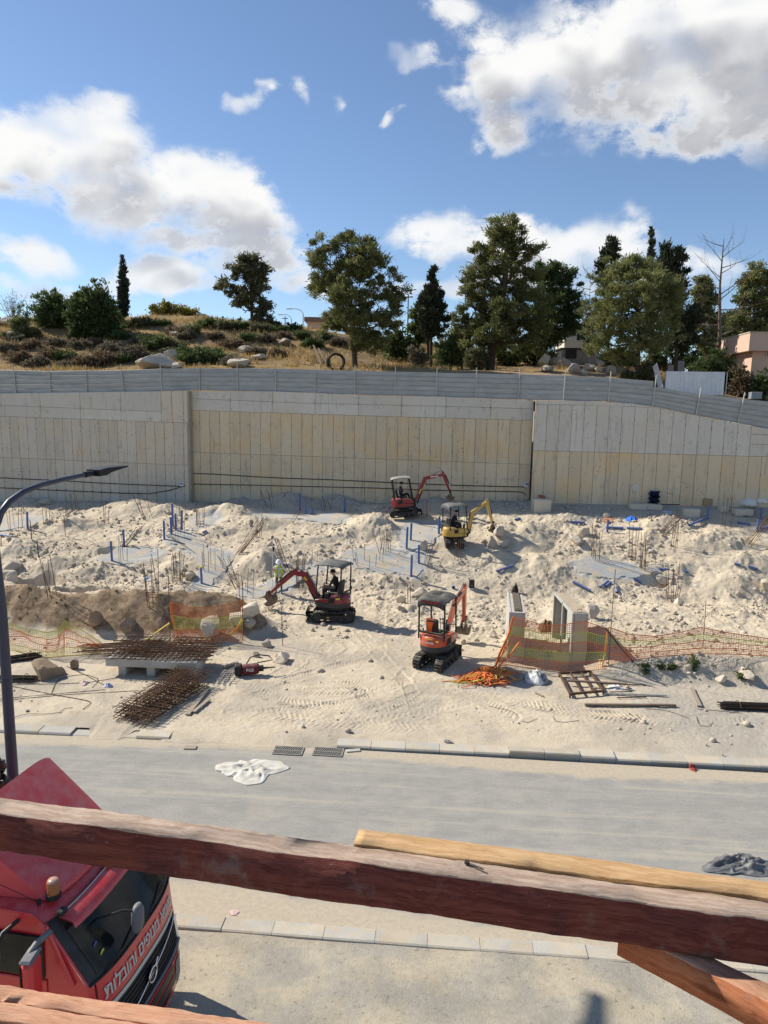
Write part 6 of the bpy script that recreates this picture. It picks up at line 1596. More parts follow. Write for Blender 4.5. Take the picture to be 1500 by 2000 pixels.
# white corrugated gate panel
b = frame_at(1299, 770, 49.6); h = max(1.2, (at_Y(1299, 725, b[1])-b)[2]); w = 112*b[1]/1400
t = thing('sheet_gate', 'white vertical-ribbed sheet metal panel standing behind the sloping hoarding', 'gate', b)
corrugated('sheet', M_ZINC, t, w, h, rotz(R(-5)), .30, .07)
for x in (-.02, w+.02): xform(MB().bar((x, .06, -.3), (x, .06, h+.02), .06), rotz(R(-5))).build('post', M_POST, t)
MB().bar((-.02, .1, -.3), (-.35, 1.4, h+.5), .05, .5).build('side_sheet', M_ZINC, t)
for px, top, base, lab in ((1310, 712, 740, 'lower blue-grey sheet panel'), (1328, 704, 738, 'taller blue-grey sheet panel'), (1350, 702, 735, 'pale sheet panel with dark frame')):
    b = frame_at(px, base, 56); h = (at_Y(px, top, b[1])-b)[2]; t = thing('metal_hoarding', lab+' in the makeshift fence above the white ribbed gate', 'fence panel', b, 0, 'makeshift fence panels')
    MB().box((0, 0, h/2-.2), (.66, .04, h+.4)).build('sheet', M_BLUEGREY if px < 1340 else M_CREAM, t); MB().bar((-.35, 0, -.4), (-.35, 0, h+.1), .06).bar((.35, 0, -.4), (.35, 0, h+.1), .06).bar((-.35, -.01, h), (.35, -.01, h), .05).build('panel_frame', M_DKGREY, t)
b = frame_at(1290, 722, 57); t = thing('dome_tent', 'small blue and rust coloured dome heap under the dark conifer', 'tent', b)
hh = (at_Y(1290, 697, b[1])-b)[2]
for nm, x, r_, c in (('blue_cover', .15, .55, (.05, .09, .22)), ('rust_cover', -.25, .6, (.30, .13, .07))): MB().lathe([(r_*math.cos(a), hh*(.35+.65*math.sin(a))*(1 if x < 0 else .85)) for a in np.linspace(0, 1.55, 7)]+[(0, hh*(1 if x < 0 else .85))], 14, c=(x, x, 0)).cyl((x, x, -.2), (x, x, hh*.35), r_, 14).build(nm, mat(nm, c, .8, .2, 3), t)
b = frame_at(1050, 706, 62); t = thing('red_panel', 'small dull red board standing in the shade left of the corrugated shed', 'board', b)
MB().box((0, 0, .62), (.5, .04, .5)).build('board', mat('dull_red', (.30, .07, .07), .8, .15, 3), t); MB().bar((-.2, .03, -.2), (-.2, .03, .6), .04).bar((.2, .03, -.2), (.2, .03, .6), .04).build('legs', M_BARK, t)
b = frame_at(990, 706, 60); t = thing('picnic_table', 'low dark table-like bench in the shade under the tallest pine', 'bench', b)
MB().box((0, 0, .55), (1.0, .5, .05)).build('table_top', M_DEAD, t)
for x in (-.35, .35): MB().bar((x, -.2, -.1), (x, .2, .53), .05).build('leg', M_DEAD, t)
b = frame_at(1478, 738, 54); t = thing('utility_box', 'grey metal box on the ground in front of the pink house', 'box', b)
MB().box((0, 0, .36), (.8, .5, .5), bev=.03).build('box_body', M_BLUEGREY, t); MB().box((0, -.26, .62), (.84, .05, .04)).build('lid', M_POST, t)
# poles and far lamps
def street_pole(label, Y, px, top, base, r, arm=None, name='power_pole', cat='pole'):
    b = frame_at(px, base, Y); h = (at_Y(px, top, b[1])-b)[2]; t = thing(name, label, cat, b); MB().cyl((0, 0, -.3), (0, 0, h), r, 8, r*.7).build('pole', M_POST if arm else M_DKGREY, t)
    if arm:
        MB().tube([(0, 0, h-.05), (arm*.15, 0, h+.35), (arm*.5, 0, h+.6), (arm, 0, h+.6)], .05, 6).build('lamp_arm', M_POST, t); MB().box((arm*1.15, 0, h+.58), (abs(arm)*.5, .25, .12), bev=.03).build('lamp_head', M_POST, t)
    else: MB().box((0, 0, h-.3), (.9, .1, .1)).build('crossarm', M_DKGREY, t)
street_pole('thin dark power pole between the big broad pine and the pointed conifer', 74, 796, 574, 650, .07)
street_pole('far street lamp bending left just left of the small far house', 105, 592, 612, 648, .10, -1.7, 'street_lamp', 'street lamp')
street_pole('far street lamp bending left, second from the small far house', 125, 569, 622, 648, .10, -1.6, 'street_lamp', 'street lamp')
street_pole('short pale pole with crossarm right of the eucalyptus on the skyline', 110, 557, 618, 645, .09)
# black hose coil and timber debris
M_HOSE = mat('black_hose', (.018, .018, .019), .45, .15, 4, bump=0, dust=((.25, .21, .16), 3, .3))
b = frame_at(656, 722, 56.5); t = thing('hose_coil', 'coil of black pipe standing upright on the slope left of the big broad pine trunk', 'hose coil', b)
g = random.Random(3); rr = 17*b[1]/1400
for k in range(9):
    r_ = rr*g.uniform(.72, 1.05); y0 = g.uniform(-.16, .16); tl = g.uniform(-.25, .25); ox = g.uniform(-.05, .05)
    MB().tube([(ox+r_*math.cos(a), y0+tl*math.sin(a)*.5, rr*.85+r_*math.sin(a)) for a in np.linspace(0, 6.5, 30)], .035, 5, caps=False).build('hose_loop', M_HOSE, t)
M_OLDWOOD = mat('old_timber', (.16, .115, .085), .95, .25, 3, (.24, .19, .15), 2, bump=.5, stretch=(1, 6, 6))
M_PALEWOOD = mat('pale_timber', (.34, .29, .23), .9, .18, 3, bump=.4, stretch=(1, 6, 6))
for i, (p, q, w, lab) in enumerate([((575, 690), (612, 697), .10, 'long pale pole lying left of the hose coil'), ((612, 690), (628, 714), .12, 'dark board leaning steeply in the timber heap left of the hose coil'), ((618, 704), (634, 716), .14, 'short wide board at the front of the timber heap left of the hose coil'), ((606, 712), (640, 706), .12, 'dark board lying across the timber heap left of the hose coil'),
        ((622, 696), (640, 716), .10, 'thin board slanting into the left side of the hose coil'), ((575, 710), (606, 714), .12, 'flat dark board left of the timber heap'), ((700, 706), (732, 714), .22, 'dark log lying right of the big broad pine trunk'), ((860, 697), (890, 702), .2, 'dark beam on the ground left of the tallest pine'), ((872, 710), (845, 706), .12, 'pale stick on the bare track left of the tallest pine')]):
    a, c = frame_at(*p), frame_at(*q); t = thing('plank', lab, 'timber', (a+c)/2, 0, 'timber lying on the slope'); d = (c-a)/2; up = .28 if 'slant' in lab or 'lean' in lab else .1
    MB().bar(-d+np.array([0, 0, up*2.5 if up > .2 else up]), d+np.array([0, 0, up*.4]), w, w*.5).build('board', M_PALEWOOD if 'pale' in lab else M_OLDWOOD, t)
# rubble slope behind the hoarding at the right
gq = np.random.default_rng(3); n = 700; X = gq.uniform(20.5, 30, n); Y = wallY(X)+gq.uniform(.8, 6, n)
tag(link('stone_debris', rocks_mesh('stone_debris', np.stack([X, Y, hill_z(X, Y)+.03], -1), gq.uniform(.05, .16, n), M_STONE, 5)), kind='stuff')

# ------------------------------------------------------------------ the building site
M_REBAR = mat('rusty_rebar', (.105, .058, .036), .85, .3, 6, (.16, .085, .05), 4, bump=.3, bscale=80, spec=.2)
M_DKBAR = mat('dark_rebar', (.045, .032, .026), .8, .3, 6, bump=.2)
M_BLUE = mat('blue_pipe', (.075, .135, .34), .45, .10, 2, bump=.03, spec=.4, dust=((.42, .37, .30), 3, .4))
M_PIPEIN = mat('pipe_inside', (.02, .025, .045), .8, .1, 3, bump=0)
def bar_mesh(bend=0, r=.0128, kind=0):
    return MB().tube([(0, 0, 0), (bend*.1, 0, .35), (bend*.4, bend*.1, .7), (bend, bend*.2, 1.0)], r, 4, caps=False).mesh('bar', M_REBAR)
BARS = [bar_mesh(b_) for b_ in (0, .03, -.03, .07, -.06, .12)]
def rebar(px, py, hpx, n, spread, label, lean=(0, 0), jit=.06, seed=None, r=1.0, tie=False, name='rebar_cluster', cat='rebar', m=None, arc=0.0, z=None):
    """upright starter bars: foot pixel, height in pixels, spread in pixels, lean in pixels at the top"""
    p = gp(px, py); k = np.linalg.norm(p-CAM)/1400; g = random.Random(seed if seed is not None else int(px*3+py))
    t = thing(name, label, cat, p, g.uniform(-.3, .3)*0, 'starter bars sticking out of the ground' if n > 1 else None)
    for i in range(n):
        o = bpy.data.objects.new('bar', g.choice(BARS[:3] if arc == 0 else BARS[3:])); COL.objects.link(o); o.parent = t
        a = i*6.283/n+g.uniform(-.3, .3); rr = spread*k*.5
        x, y = rr*math.cos(a)*g.uniform(.6, 1.05), min(rr, .35)*math.sin(a); h = hpx*k*g.uniform(.78, 1.05)
        z0 = gz(p[0]+x, p[1]+y)-p[2]-.15
        d = Vector((lean[0]*k+g.gauss(0, jit)*h+x*.15, lean[1]+g.gauss(0, jit)*h*.6, h+.15))
        o.location = (x, y, z0); q = d.to_track_quat('Z', 'Y').to_matrix().to_4x4()
        o.rotation_euler = (q @ rotz(g.uniform(0, 6.28))).to_euler(); o.scale = (r, r, d.length)
    if tie:
        rr = spread*k*.42
        for f in ((.12,) if n < 6 else (.10, .2)):
            h = hpx*k*f; MB().tube([(rr*sx+lean[0]*k*f, min(rr, .3)*sy, h) for sx, sy in ((-1, -1), (1, -1), (1, 1), (-1, 1), (-1, -1))], .012, 4, caps=False).build('stirrup', M_REBAR, t)
    return t
L_ = rebar
L_(33, 1032, 48, 6, 26, 'starter bars in the pale concrete strip at the far left edge', jit=.07)
L_(93, 1016, 30, 5, 14, 'five short upright bars near the wall right of the leftmost mounds', jit=.03)
L_(146, 999, 34, 4, 14, 'tepee-like bundle of bars meeting at their tops near the left wall', lean=(-2, 0), jit=.12, r=1.3)
L_(130, 1015, 28, 2, 4, 'pair of dark stakes in front of the tepee-like bars', jit=.02, r=1.6)
L_(207, 1022, 42, 3, 9, 'three brown stakes at the left foot of the long pale mound', jit=.05, r=1.4)
for px, py, h, lab in ((127, 1048, 36, 'single dark stake above the bent bars at the left'), (60, 1034, 20, 'short dark stake right of the leftmost blue pipe'), (61, 1055, 19, 'short dark stake below the leftmost blue pipe'), (74, 1090, 37, 'single dark stake on the left mound above the boulders'), (1, 1066, 22, 'dark stake cut by the left edge of the photo')):
    L_(px, py, h, 1, 2, lab, jit=.03, r=2.0, name='iron_stake', cat='stake')
L_(192, 1070, 14, 5, 30, 'nearly flat bundle of bent bars lying at the edge of the left trench', lean=(-44, .3), jit=.10)
L_(230, 1078, 48, 4, 12, 'bars slanting up to the right out of the left trench', lean=(40, .2), jit=.08, r=1.2)
L_(240, 1100, 52, 4, 16, 'thin upright bars around the two blue pipes at the left', jit=.04)
L_(102, 1162, 70, 6, 20, 'tall fanned cluster of bars behind the brown berm at the left', lean=(-8, 0), jit=.07)
L_(300, 1172, 82, 7, 24, 'tall cluster of bars standing in the hole behind the berm', lean=(-4, 0), jit=.06, tie=True)
L_(346, 1138, 62, 8, 20, 'dense bundle of thin bars right of the tall berm cluster', jit=.05, tie=True)
L_(288, 1012, 46, 6, 26, 'thin bars leaning left on the long pale mound', lean=(-14, 0), jit=.10)
L_(352, 1050, 60, 4, 20, 'thin bars among the group of five blue pipes', jit=.04)
L_(390, 1028, 46, 7, 16, 'upright bars on the concrete behind the five blue pipes', jit=.05, tie=True)
L_(412, 1112, 44, 8, 44, 'row of thin bars standing along the zigzag concrete strip', jit=.03)
L_(462, 1082, 70, 9, 10, 'thick bundle of bars leaning far to the right left of the surveyor', lean=(48, .2), jit=.05, arc=1)
L_(505, 1052, 52, 4, 12, 'upright bars at the top end of the leaning bundle', lean=(3, 0), jit=.06)
L_(466, 1150, 72, 7, 12, 'bundle of bars leaning left between zigzag strip and surveyor', lean=(-28, .1), jit=.08, arc=1)
L_(478, 1168, 56, 4, 30, 'sparse upright bars at the front edge left of the surveyor', jit=.03)
L_(562, 1118, 68, 6, 14, 'bars crossing behind the surveyor, leaning left', lean=(-26, .1), jit=.12, arc=1)
L_(586, 1148, 66, 8, 18, 'upright bars right behind the surveyor and digger arm', jit=.03, tie=True)
L_(612, 1100, 30, 3, 18, 'three short bars on the strip above the near crimson digger', jit=.03)
L_(720, 1104, 34, 8, 70, 'thin bars scattered over the broad concrete slab right of the near digger', jit=.03)
L_(752, 1078, 44, 9, 20, 'fan of thin bars at the foot of the grey cone mound', jit=.16)
L_(530, 992, 34, 5, 18, 'bars leaning on the grey bank near the middle wall', lean=(-8, 0), jit=.14)
L_(640, 998, 30, 6, 24, 'small fan of bars on the grey bank left of the far digger', jit=.18)
L_(565, 1022, 42, 4, 10, 'curved bars leaning right below the short blue pipes', lean=(26, .1), jit=.06, arc=1)
L_(834, 1012, 34, 4, 12, 'upright bars right beside the far crimson digger', jit=.04)
L_(832, 1104, 50, 7, 10, 'bundle of bars leaning right beside the lone blue pipe', lean=(14, .1), jit=.08, arc=1)
L_(893, 1092, 44, 4, 14, 'four bars standing in front of the yellow digger tracks', jit=.03)
L_(798, 1176, 46, 3, 9, 'three bars standing behind the orange digger canopy', jit=.04)
L_(905, 1072, 110, 1, 2, 'single thin upright rod beside the yellow digger', jit=.01, name='steel_rod', cat='rod')
L_(1163, 1090, 66, 7, 18, 'spreading cluster of bars, left of the three in the right half', jit=.07, tie=True)
L_(1234, 1094, 66, 6, 14, 'dense cluster of bars, middle of the three in the right half', jit=.04, tie=True)
L_(1256, 1110, 64, 7, 14, 'dense cluster of bars, right of the three in the right half', jit=.04, tie=True)
L_(1316, 1074, 58, 4, 12, 'dark bars on the rubble heap below the white foam blocks', lean=(2, 0), jit=.07)
L_(1290, 1042, 40, 8, 14, 'bundle of long bars leaning right on the rubble heap', lean=(36, .2), jit=.10, arc=1)
L_(1420, 1030, 58, 5, 18, 'bars standing in front of the white sacks by the right wall', jit=.04)
L_(1420, 1012, 10, 7, 30, 'flat sheaf of bars pointing right beside the foam blocks', lean=(44, .2), jit=.06)
L_(1456, 1064, 60, 9, 12, 'curved bundle of bars leaning right at the right edge', lean=(46, .2), jit=.08, arc=1)
L_(1313, 1174, 66, 8, 20, 'cluster of bars on the flat ground beside a pale boulder at the right', lean=(-3, 0), jit=.05, tie=True)
L_(1064, 1122, 18, 3, 10, 'short stump of bars in the rubble behind the precast piece', jit=.2)
for px, py, h, lab in ((332, 1258, 158, 'tall rod holding the left end of the orange net behind the berm'), (474, 1250, 130, 'tall rod holding the right end of the orange net behind the berm'), (552, 1262, 96, 'thin rod standing in front of the near digger bucket'), (1188, 1300, 178, 'tall thin rod holding the net right of the precast pieces'), (1372, 1262, 92, 'thin rod holding the net near the right edge')):
    t = L_(px, py, h, 1, 1, lab, jit=.012, r=1.15, name='steel_rod', cat='rod')
# ---- blue pipes
def pipe_up(px, py, top, label, cap_col=None, r=.062):
    p = gp(px, py); k = np.linalg.norm(p-CAM)/1400; h = (py-top)*k*1.02; t = thing('upright_pipe', label, 'pipe', p, 0, 'blue pipes standing upright')
    lean = Vector((random.uniform(-.03, .03), random.uniform(-.03, .03), 1)); 
    MB().tube([lean*-.2, lean*h], r, 12, caps=False).tube([lean*-.2, lean*h], r*.86, 12, caps=False).build('pipe', M_BLUE, t)
    MB().cyl(lean*(h-.06), lean*(h-.05), r*.86, 12).build('bore', M_PIPEIN, t)
    if cap_col: MB().cyl(lean*(h-.05), lean*(h+.02), r*1.12, 12).build('cap', cap_col, t)
M_YCAP = mat('yellow_cap', (.62, .60, .03), .6, .05, 5); M_GCAP = mat('pale_green_cap', (.42, .55, .25), .6, .05, 5)
for a in [(54, 1033, 1003, 'lone blue pipe standing near the far left edge'), (219, 1098, 1060, 'left one of two blue pipes at the left concrete strip'), (243, 1075, 1037, 'right one of two blue pipes at the left concrete strip'),
        (321, 1054, 1019, 'front left one of the five grouped blue pipes'), (335, 1045, 1012, 'second from the left in the group of five blue pipes'), (338, 1030, 987, 'tallest pipe at the back of the group of five blue pipes'), (344, 1040, 1005, 'middle right one in the group of five blue pipes'), (355, 1037, 999, 'rightmost one in the group of five blue pipes'),
        (394, 1142, 1108, 'blue pipe with a yellow cap on the zigzag concrete strip', M_YCAP), (586, 998, 963, 'tallest of the three blue pipes near the middle wall'), (597, 1004, 987, 'middle short one of the three blue pipes near the middle wall'), (609, 1006, 992, 'right short one of the three blue pipes near the middle wall'), (673, 1000, 975, 'single blue pipe on the grey bank left of the far digger'),
        (794, 1072, 1030, 'left one of the pipe group left of the yellow digger'), (802, 1055, 1022, 'back one of the pipe group left of the yellow digger'), (857, 1043, 1008, 'blue pipe with pale green cap close behind the yellow digger', M_GCAP), (818, 1100, 1065, 'lone blue pipe between cone mound and yellow digger'), (803, 1125, 1085, 'front blue pipe at the corner of the broad concrete slab'),
        (1186, 1039, 1016, 'short blue pipe rising from the trench at the right'), (1382, 1013, 992, 'blue pipe with bend standing below the cardboard box'), (1486, 1014, 995, 'back blue pipe at the right edge'), (1479, 1037, 1017, 'front blue pipe at the right edge')]:
    pipe_up(*a[:4], *(a[4:] if len(a) > 4 else ()))
def pipe_lying(p, q, label, r=.065, lift=.05, name='lying_pipe', material=None, group='blue pipes lying on the ground'):
    a, c = gp(*p), gp(*q); m_ = (a+c)/2; t = thing(name, label, 'pipe', m_, 0, group); d = (c-a)/2; z = np.array([0, 0, r+lift*.5])
    MB().tube([-d+z, d+z], r, 12, caps=False).tube([-d+z, d+z], r*.87, 12, caps=False).build('pipe', material or M_BLUE, t)
    dn = d/np.linalg.norm(d); MB().cyl(-d+z+dn*.04, -d+z+dn*.05, r*.87, 12).cyl(d+z-dn*.05, d+z-dn*.04, r*.87, 12).build('bore', M_PIPEIN, t); return t
for p, q, lab in [((970, 1119), (1003, 1107), 'blue pipe lying left of the low rubble behind the left precast piece'), ((1119, 1139), (1153, 1157), 'longest blue pipe lying behind the right precast piece'), ((1172, 1150), (1188, 1138), 'left one of a pair of short blue pipes lying together'), ((1183, 1148), (1193, 1140), 'right one of a pair of short blue pipes lying together'), ((1201, 1143), (1205, 1160), 'short blue pipe pointing at the viewer right of the pair'),
        ((1238, 1133), (1252, 1142), 'short blue pipe right of the pipe that points at the viewer'), ((1288, 1114), (1344, 1120), 'long blue pipe half buried in the right rubble heap'), ((1268, 1076), (1276, 1081), 'tiny blue pipe end right of the three bar clusters'), ((1114, 1022), (1142, 1024), 'blue pipe lying in the right trench, left piece'), ((1183, 1033), (1217, 1034), 'blue pipe in the right trench left of the black end'), ((1224, 1034), (1254, 1035), 'blue pipe in the right trench with a black end'),
        ((1346, 1029), (1382, 1013), 'blue pipe sloping up to the bend below the cardboard box'), ((1440, 1023), (1465, 1027), 'dark blue pipe lying right of the upright bars at the right'), ((1462, 1110), (1480, 1115), 'blue pipe stub in the rubble near the right edge'), ((1434, 1104), (1446, 1107), 'smallest blue pipe bit in the rubble near the right edge'), ((1080, 973), (1119, 971), 'blue pipe lying at the wall foot beside the white block'), ((0, 1047), (20, 1050), 'blue-grey pipe cut by the left edge'), ((1006, 1018), (1016, 1015), 'grey-blue pipe stub right of the yellow digger bucket'), ((488, 1042), (402, 1043), None), ((1000, 1108), (1001, 1106), None), ((1484, 1036), (1502, 1032), 'blue pipe leaving the photo at the right edge'), ((396, 1043), (404, 1040), 'short grey-blue pipe on the concrete right of the five pipes'), ((552, 1106), (566, 1107), 'grey-blue pipe stub behind the surveyor')]:
    if lab: pipe_lying(p, q, lab)
o = pipe_lying((885, 1152), (886, 1150), 'short grey-blue pipe stub standing behind the orange digger canopy', .09)
# bundle of blue pipes seen end-on
p = gp(1272, 984); t = thing('pipe_bundle', 'stack of dark blue pipes seen end-on between the two white chairs', 'pipe stack', p)
for i in range(6):
    for j in range(4):
        x = (j-1.5)*.135+(.067 if i % 2 else 0); z = .09+i*.135; ln = .9+random.uniform(-.1, .1)
        MB().tube([(x, -ln/2, z), (x, ln/2, z)], .065, 10, caps=False).tube([(x, -ln/2, z), (x, ln/2, z)], .056, 10, caps=False).build('pipe', M_BLUE if (i*j) % 3 else mat('navy_pipe', (.02, .03, .09), .5, .1, 3), t)
# ---- plastic chairs
M_PLAST = mat('white_plastic', (.72, .72, .72), .45, .05, 4, bump=0, dust=((.5, .45, .38), 2, .3))
def chair(label, px, py, rz):
    p = gp(px, py); t = thing('plastic_chair', label, 'chair', p, rz, 'white plastic chairs by the wall')
    MB().grid([[(x, y, .44-.03*math.sin((x+.22)*7)*math.cos(y*4)) for y in np.linspace(-.22, .22, 7)] for x in np.linspace(-.22, .24, 7)]).grid([[(x, y, .41) for y in (-.22, .22)] for x in (-.22, .24)]).build('seat', M_PLAST, t)
    b = MB().tube([(-.2, -.22, .44), (-.27, -.21, .70), (-.31, -.15, .84), (-.32, 0, .87), (-.31, .15, .84), (-.27, .21, .70), (-.2, .22, .44)], .022, 6)
    for y in (-.13, -.045, .045, .13): b.bar((-.22, y, .44), (-.315, y*.9, .86), .05, .012)
    b.build('backrest', M_PLAST, t)
    for x, y in ((.22, .2), (.22, -.2), (-.2, .2), (-.2, -.2)): MB().tube([(x, y, .43), (x*1.18, y*1.12, 0)], [.024, .02], 6).build('leg', M_PLAST, t)
    for y in (-.23, .23): MB().tube([(.22, y, .44), (.20, y*1.05, .63), (-.05, y*1.06, .65), (-.28, y, .68)], .02, 6).build('armrest', M_PLAST, t)
chair('white plastic chair seen from behind, left of the blue pipe stack', 1235, 973, R(100)); chair('white plastic chair in side view, right of the blue pipe stack', 1306, 976, R(-12))
# ---- blocks, sacks, box by the wall
M_FOAM = mat('pale_block', (.52, .48, .40), .9, .06, 2, bump=.3, dust=((.5, .44, .34), 2, .5))
def block(px, py, w, h, label, depth=.5, rz=0, m=None, name='foam_block', cat='block', group='pale blocks near the wall'):
    p = gp(px, py); k = np.linalg.norm(p-CAM)/1400; o = MB().box((0, 0, h*k/2-.03), (w*k, depth, h*k+.06), bev=.03).build(name, m or M_FOAM, None, p); o.rotation_euler = (random.uniform(-.05, .05), random.uniform(-.06, .06), rz); return tag(o, label, cat, group)
block(1056, 998, 32, 24, 'tall pale block beside the wall joint, orange scrap on top', .9, R(4)); block(1246, 993, 32, 9, 'long low pale block below the left white chair', .5); block(1277, 993, 26, 8, 'low pale block right of the long one', .5); block(1349, 1007, 28, 13, 'white rounded block on the rubble right of the right chair', .6, R(-10)); block(1450, 1005, 30, 10, 'flat pale block beside the flat sheaf of bars', .6); block(1412, 998, 14, 9, 'small pale block behind the upright bars at the right', .5)
block(1383, 985, 24, 11, 'open brown cardboard box at the foot of the right wall', .45, R(6), mat('cardboard', (.36, .25, .15), .9, .1, 3), 'cardboard_box', 'box', None)
def crumple(name, label, cat, px, py, w, h, height, material, seed=0, group=None, tall=1.0, edge=.35, z=0.0, fold=1.0, n=26, base=False):
    p = gp(px, py); k = np.linalg.norm(p-CAM)/1400; d = p-CAM; sl = -d[2]/np.linalg.norm(d); W = w*k; D = min(h*k/sl, W*1.1)
    s = np.linspace(-1, 1, n); X, Y = np.meshgrid(s, s); a = np.arctan2(Y, X); r_ = np.hypot(X, Y); g = seed*3.7
    q = np.maximum(np.abs(X), np.abs(Y)); f = np.where(r_ > 0, q/np.maximum(r_, 1e-6), 1)
    XX, YY = X*f, Y*f; rad = 1+edge*fbm(np.cos(a)*1.3+g, np.sin(a)*1.3+g, 3, seed % 5)*2
    x, y = XX*rad*W/2, YY*rad*D/2
    rid = 1-np.abs(fbm(XX*1.6+g, YY*1.6-g, 3, 1)*2.6); rid2 = 1-np.abs(fbm(XX*3.1-g, YY*2.6+g, 2, 3)*2.8)
    dome = np.clip(1-q**2, 0, 1)
    zz = height*(dome**.7*.55*tall+fold*(.45*rid**2+.25*rid2**2-.2)*np.clip(1.2-q, .15, 1))
    zz = np.maximum(zz, .012)
    zg = np.array(ground_z((x+p[0]).ravel(), (y+p[1]).ravel())).reshape(x.shape)-p[2]
    idx = np.arange(n*n).reshape(n, n); F = np.stack([idx[:-1, :-1], idx[:-1, 1:], idx[1:, 1:], idx[1:, :-1]], -1).reshape(-1, 4)
    me = mesh_np(name, np.stack([x, y, zz+np.maximum(zg, -.1)+z], -1).reshape(-1, 3), F, material, False)
    me2 = bpy.data.meshes.new(name); import bmesh
    bm = bmesh.new(); bm.from_mesh(me); bmesh.ops.solidify(bm, geom=bm.faces[:], thickness=.012); bm.to_mesh(me); bm.free()
    return tag(link(name, me, None, p), label, cat, group)
M_TARP = mat('white_tarp', (.66, .65, .62), .8, .06, 3, bump=.2, bscale=20); M_SHEETW = mat('dirty_white_cloth', (.60, .585, .52), .85, .10, 2, (.50, .47, .40), 2, bump=.25, bscale=30)
crumple('white_sack', 'domed white sack against the wall at the right, larger left one', 'sack', 1462, 983, 30, 16, .55, M_TARP, 1, 'white sacks by the right wall', 1.6, .1, fold=.2)
crumple('white_sack', 'creased white sack at the wall by the right edge, smaller one', 'sack', 1485, 978, 20, 11, .40, M_TARP, 2, 'white sacks by the right wall', 1.5, .2, fold=.5)
crumple('blue_tarp', 'bright blue crumpled tarp above the middle bar cluster', 'tarp', 1234, 1015, 24, 9, .22, mat('bright_blue_tarp', (.03, .16, .62), .6, .1, 3), 3)
crumple('orange_scraps', 'pale orange net scraps left of the bright blue tarp', 'net scraps', 1188, 1013, 26, 6, .08, mat('faded_orange', (.55, .27, .15), .8, .15, 5), 4)
crumple('orange_scraps', 'rust orange scrap on the tall pale block by the wall joint', 'net scraps', 1056, 995, 14, 4, .12, mat('rust_orange', (.42, .12, .05), .8, .15, 5), 5, z=.80)
crumple('plastic_scrap', 'pale blue plastic scrap in the rubble below the right chair', 'plastic', 1306, 1001, 16, 5, .1, mat('pale_blue_plastic', (.45, .52, .68), .6, .1, 5), 6)
crumple('plastic_scrap', 'tiny blue-white scrap near the tall berm bars', 'plastic', 286, 1131, 12, 5, .1, mat('pale_blue_plastic', (.45, .52, .68)), 7)
crumple('white_bag', 'crumpled white sack with black printing lying below the precast pieces', 'sack', 1046, 1330, 46, 32, .42, mat('printed_sack', (.66, .66, .65), .75, .06, 3, (.10, .10, .11), 2.2, bump=.2), 8, None, 1.5, .18, fold=.55)
crumple('white_sheet', 'crumpled off-white sheet lying on the road', 'sheet', 490, 1503, 122, 42, .20, M_SHEETW, 11, None, .5, .30, fold=1.1, n=40)
crumple('grey_sheet', 'crumpled dark grey plastic sheet on the road above the wooden rail', 'sheet', 1448, 1692, 118, 30, .34, mat('grey_plastic_sheet', (.095, .10, .108), .5, .12, 3, bump=.15, dust=((.3, .29, .27), 2, .6)), 12, None, .5, .35, fold=1.2, n=40)
crumple('plastic_scrap', 'small pale blue plastic bottle scrap beside the concrete table', 'plastic', 211, 1341, 14, 12, .16, mat('pale_blue_plastic', (.45, .52, .68)), 13, None, 1.2)
crumple('paper_scrap', 'pinkish paper scrap among the loose bars at the left', 'litter', 165, 1335, 16, 10, .12, mat('pink_paper', (.62, .45, .42), .8, .1, 5), 14)
crumple('paper_scrap', 'small red scrap beside the far kerb at the right', 'litter', 1353, 1502, 12, 8, .10, mat('red_scrap', (.40, .06, .05), .7, .1, 5), 15)
crumple('paper_scrap', 'white cup-like plastic scrap lying in the steel bars', 'litter', 1205, 1343, 26, 16, .14, M_PLAST, 16, None, .6)
crumple('paper_scrap', 'pale pink scrap lying above the near kerb', 'litter', 457, 1783, 14, 7, .03, mat('pink_paper', (.62, .45, .42)), 17)
crumple('paper_scrap', 'tiny white scrap at the foot of the orange digger heap', 'litter', 875, 1448, 16, 5, .03, mat('slate_scrap', (.20, .21, .22), .8, .1, 5), 18)
o = MB().box((0, 0, .02), (.34, .20, .03)).build('board_scrap', M_PALEWOOD, None, gp(372, 1461)); tag(o, 'small square pale board lying on the road left of the drain grates', 'board')
o = MB().box((0, 0, .02), (.40, .14, .03)).build('board_scrap', M_CONC, None, gp(690, 1467)); o.rotation_euler = (0, 0, .2); tag(o, 'flat pale stone chip right of the drain grates', 'stone')
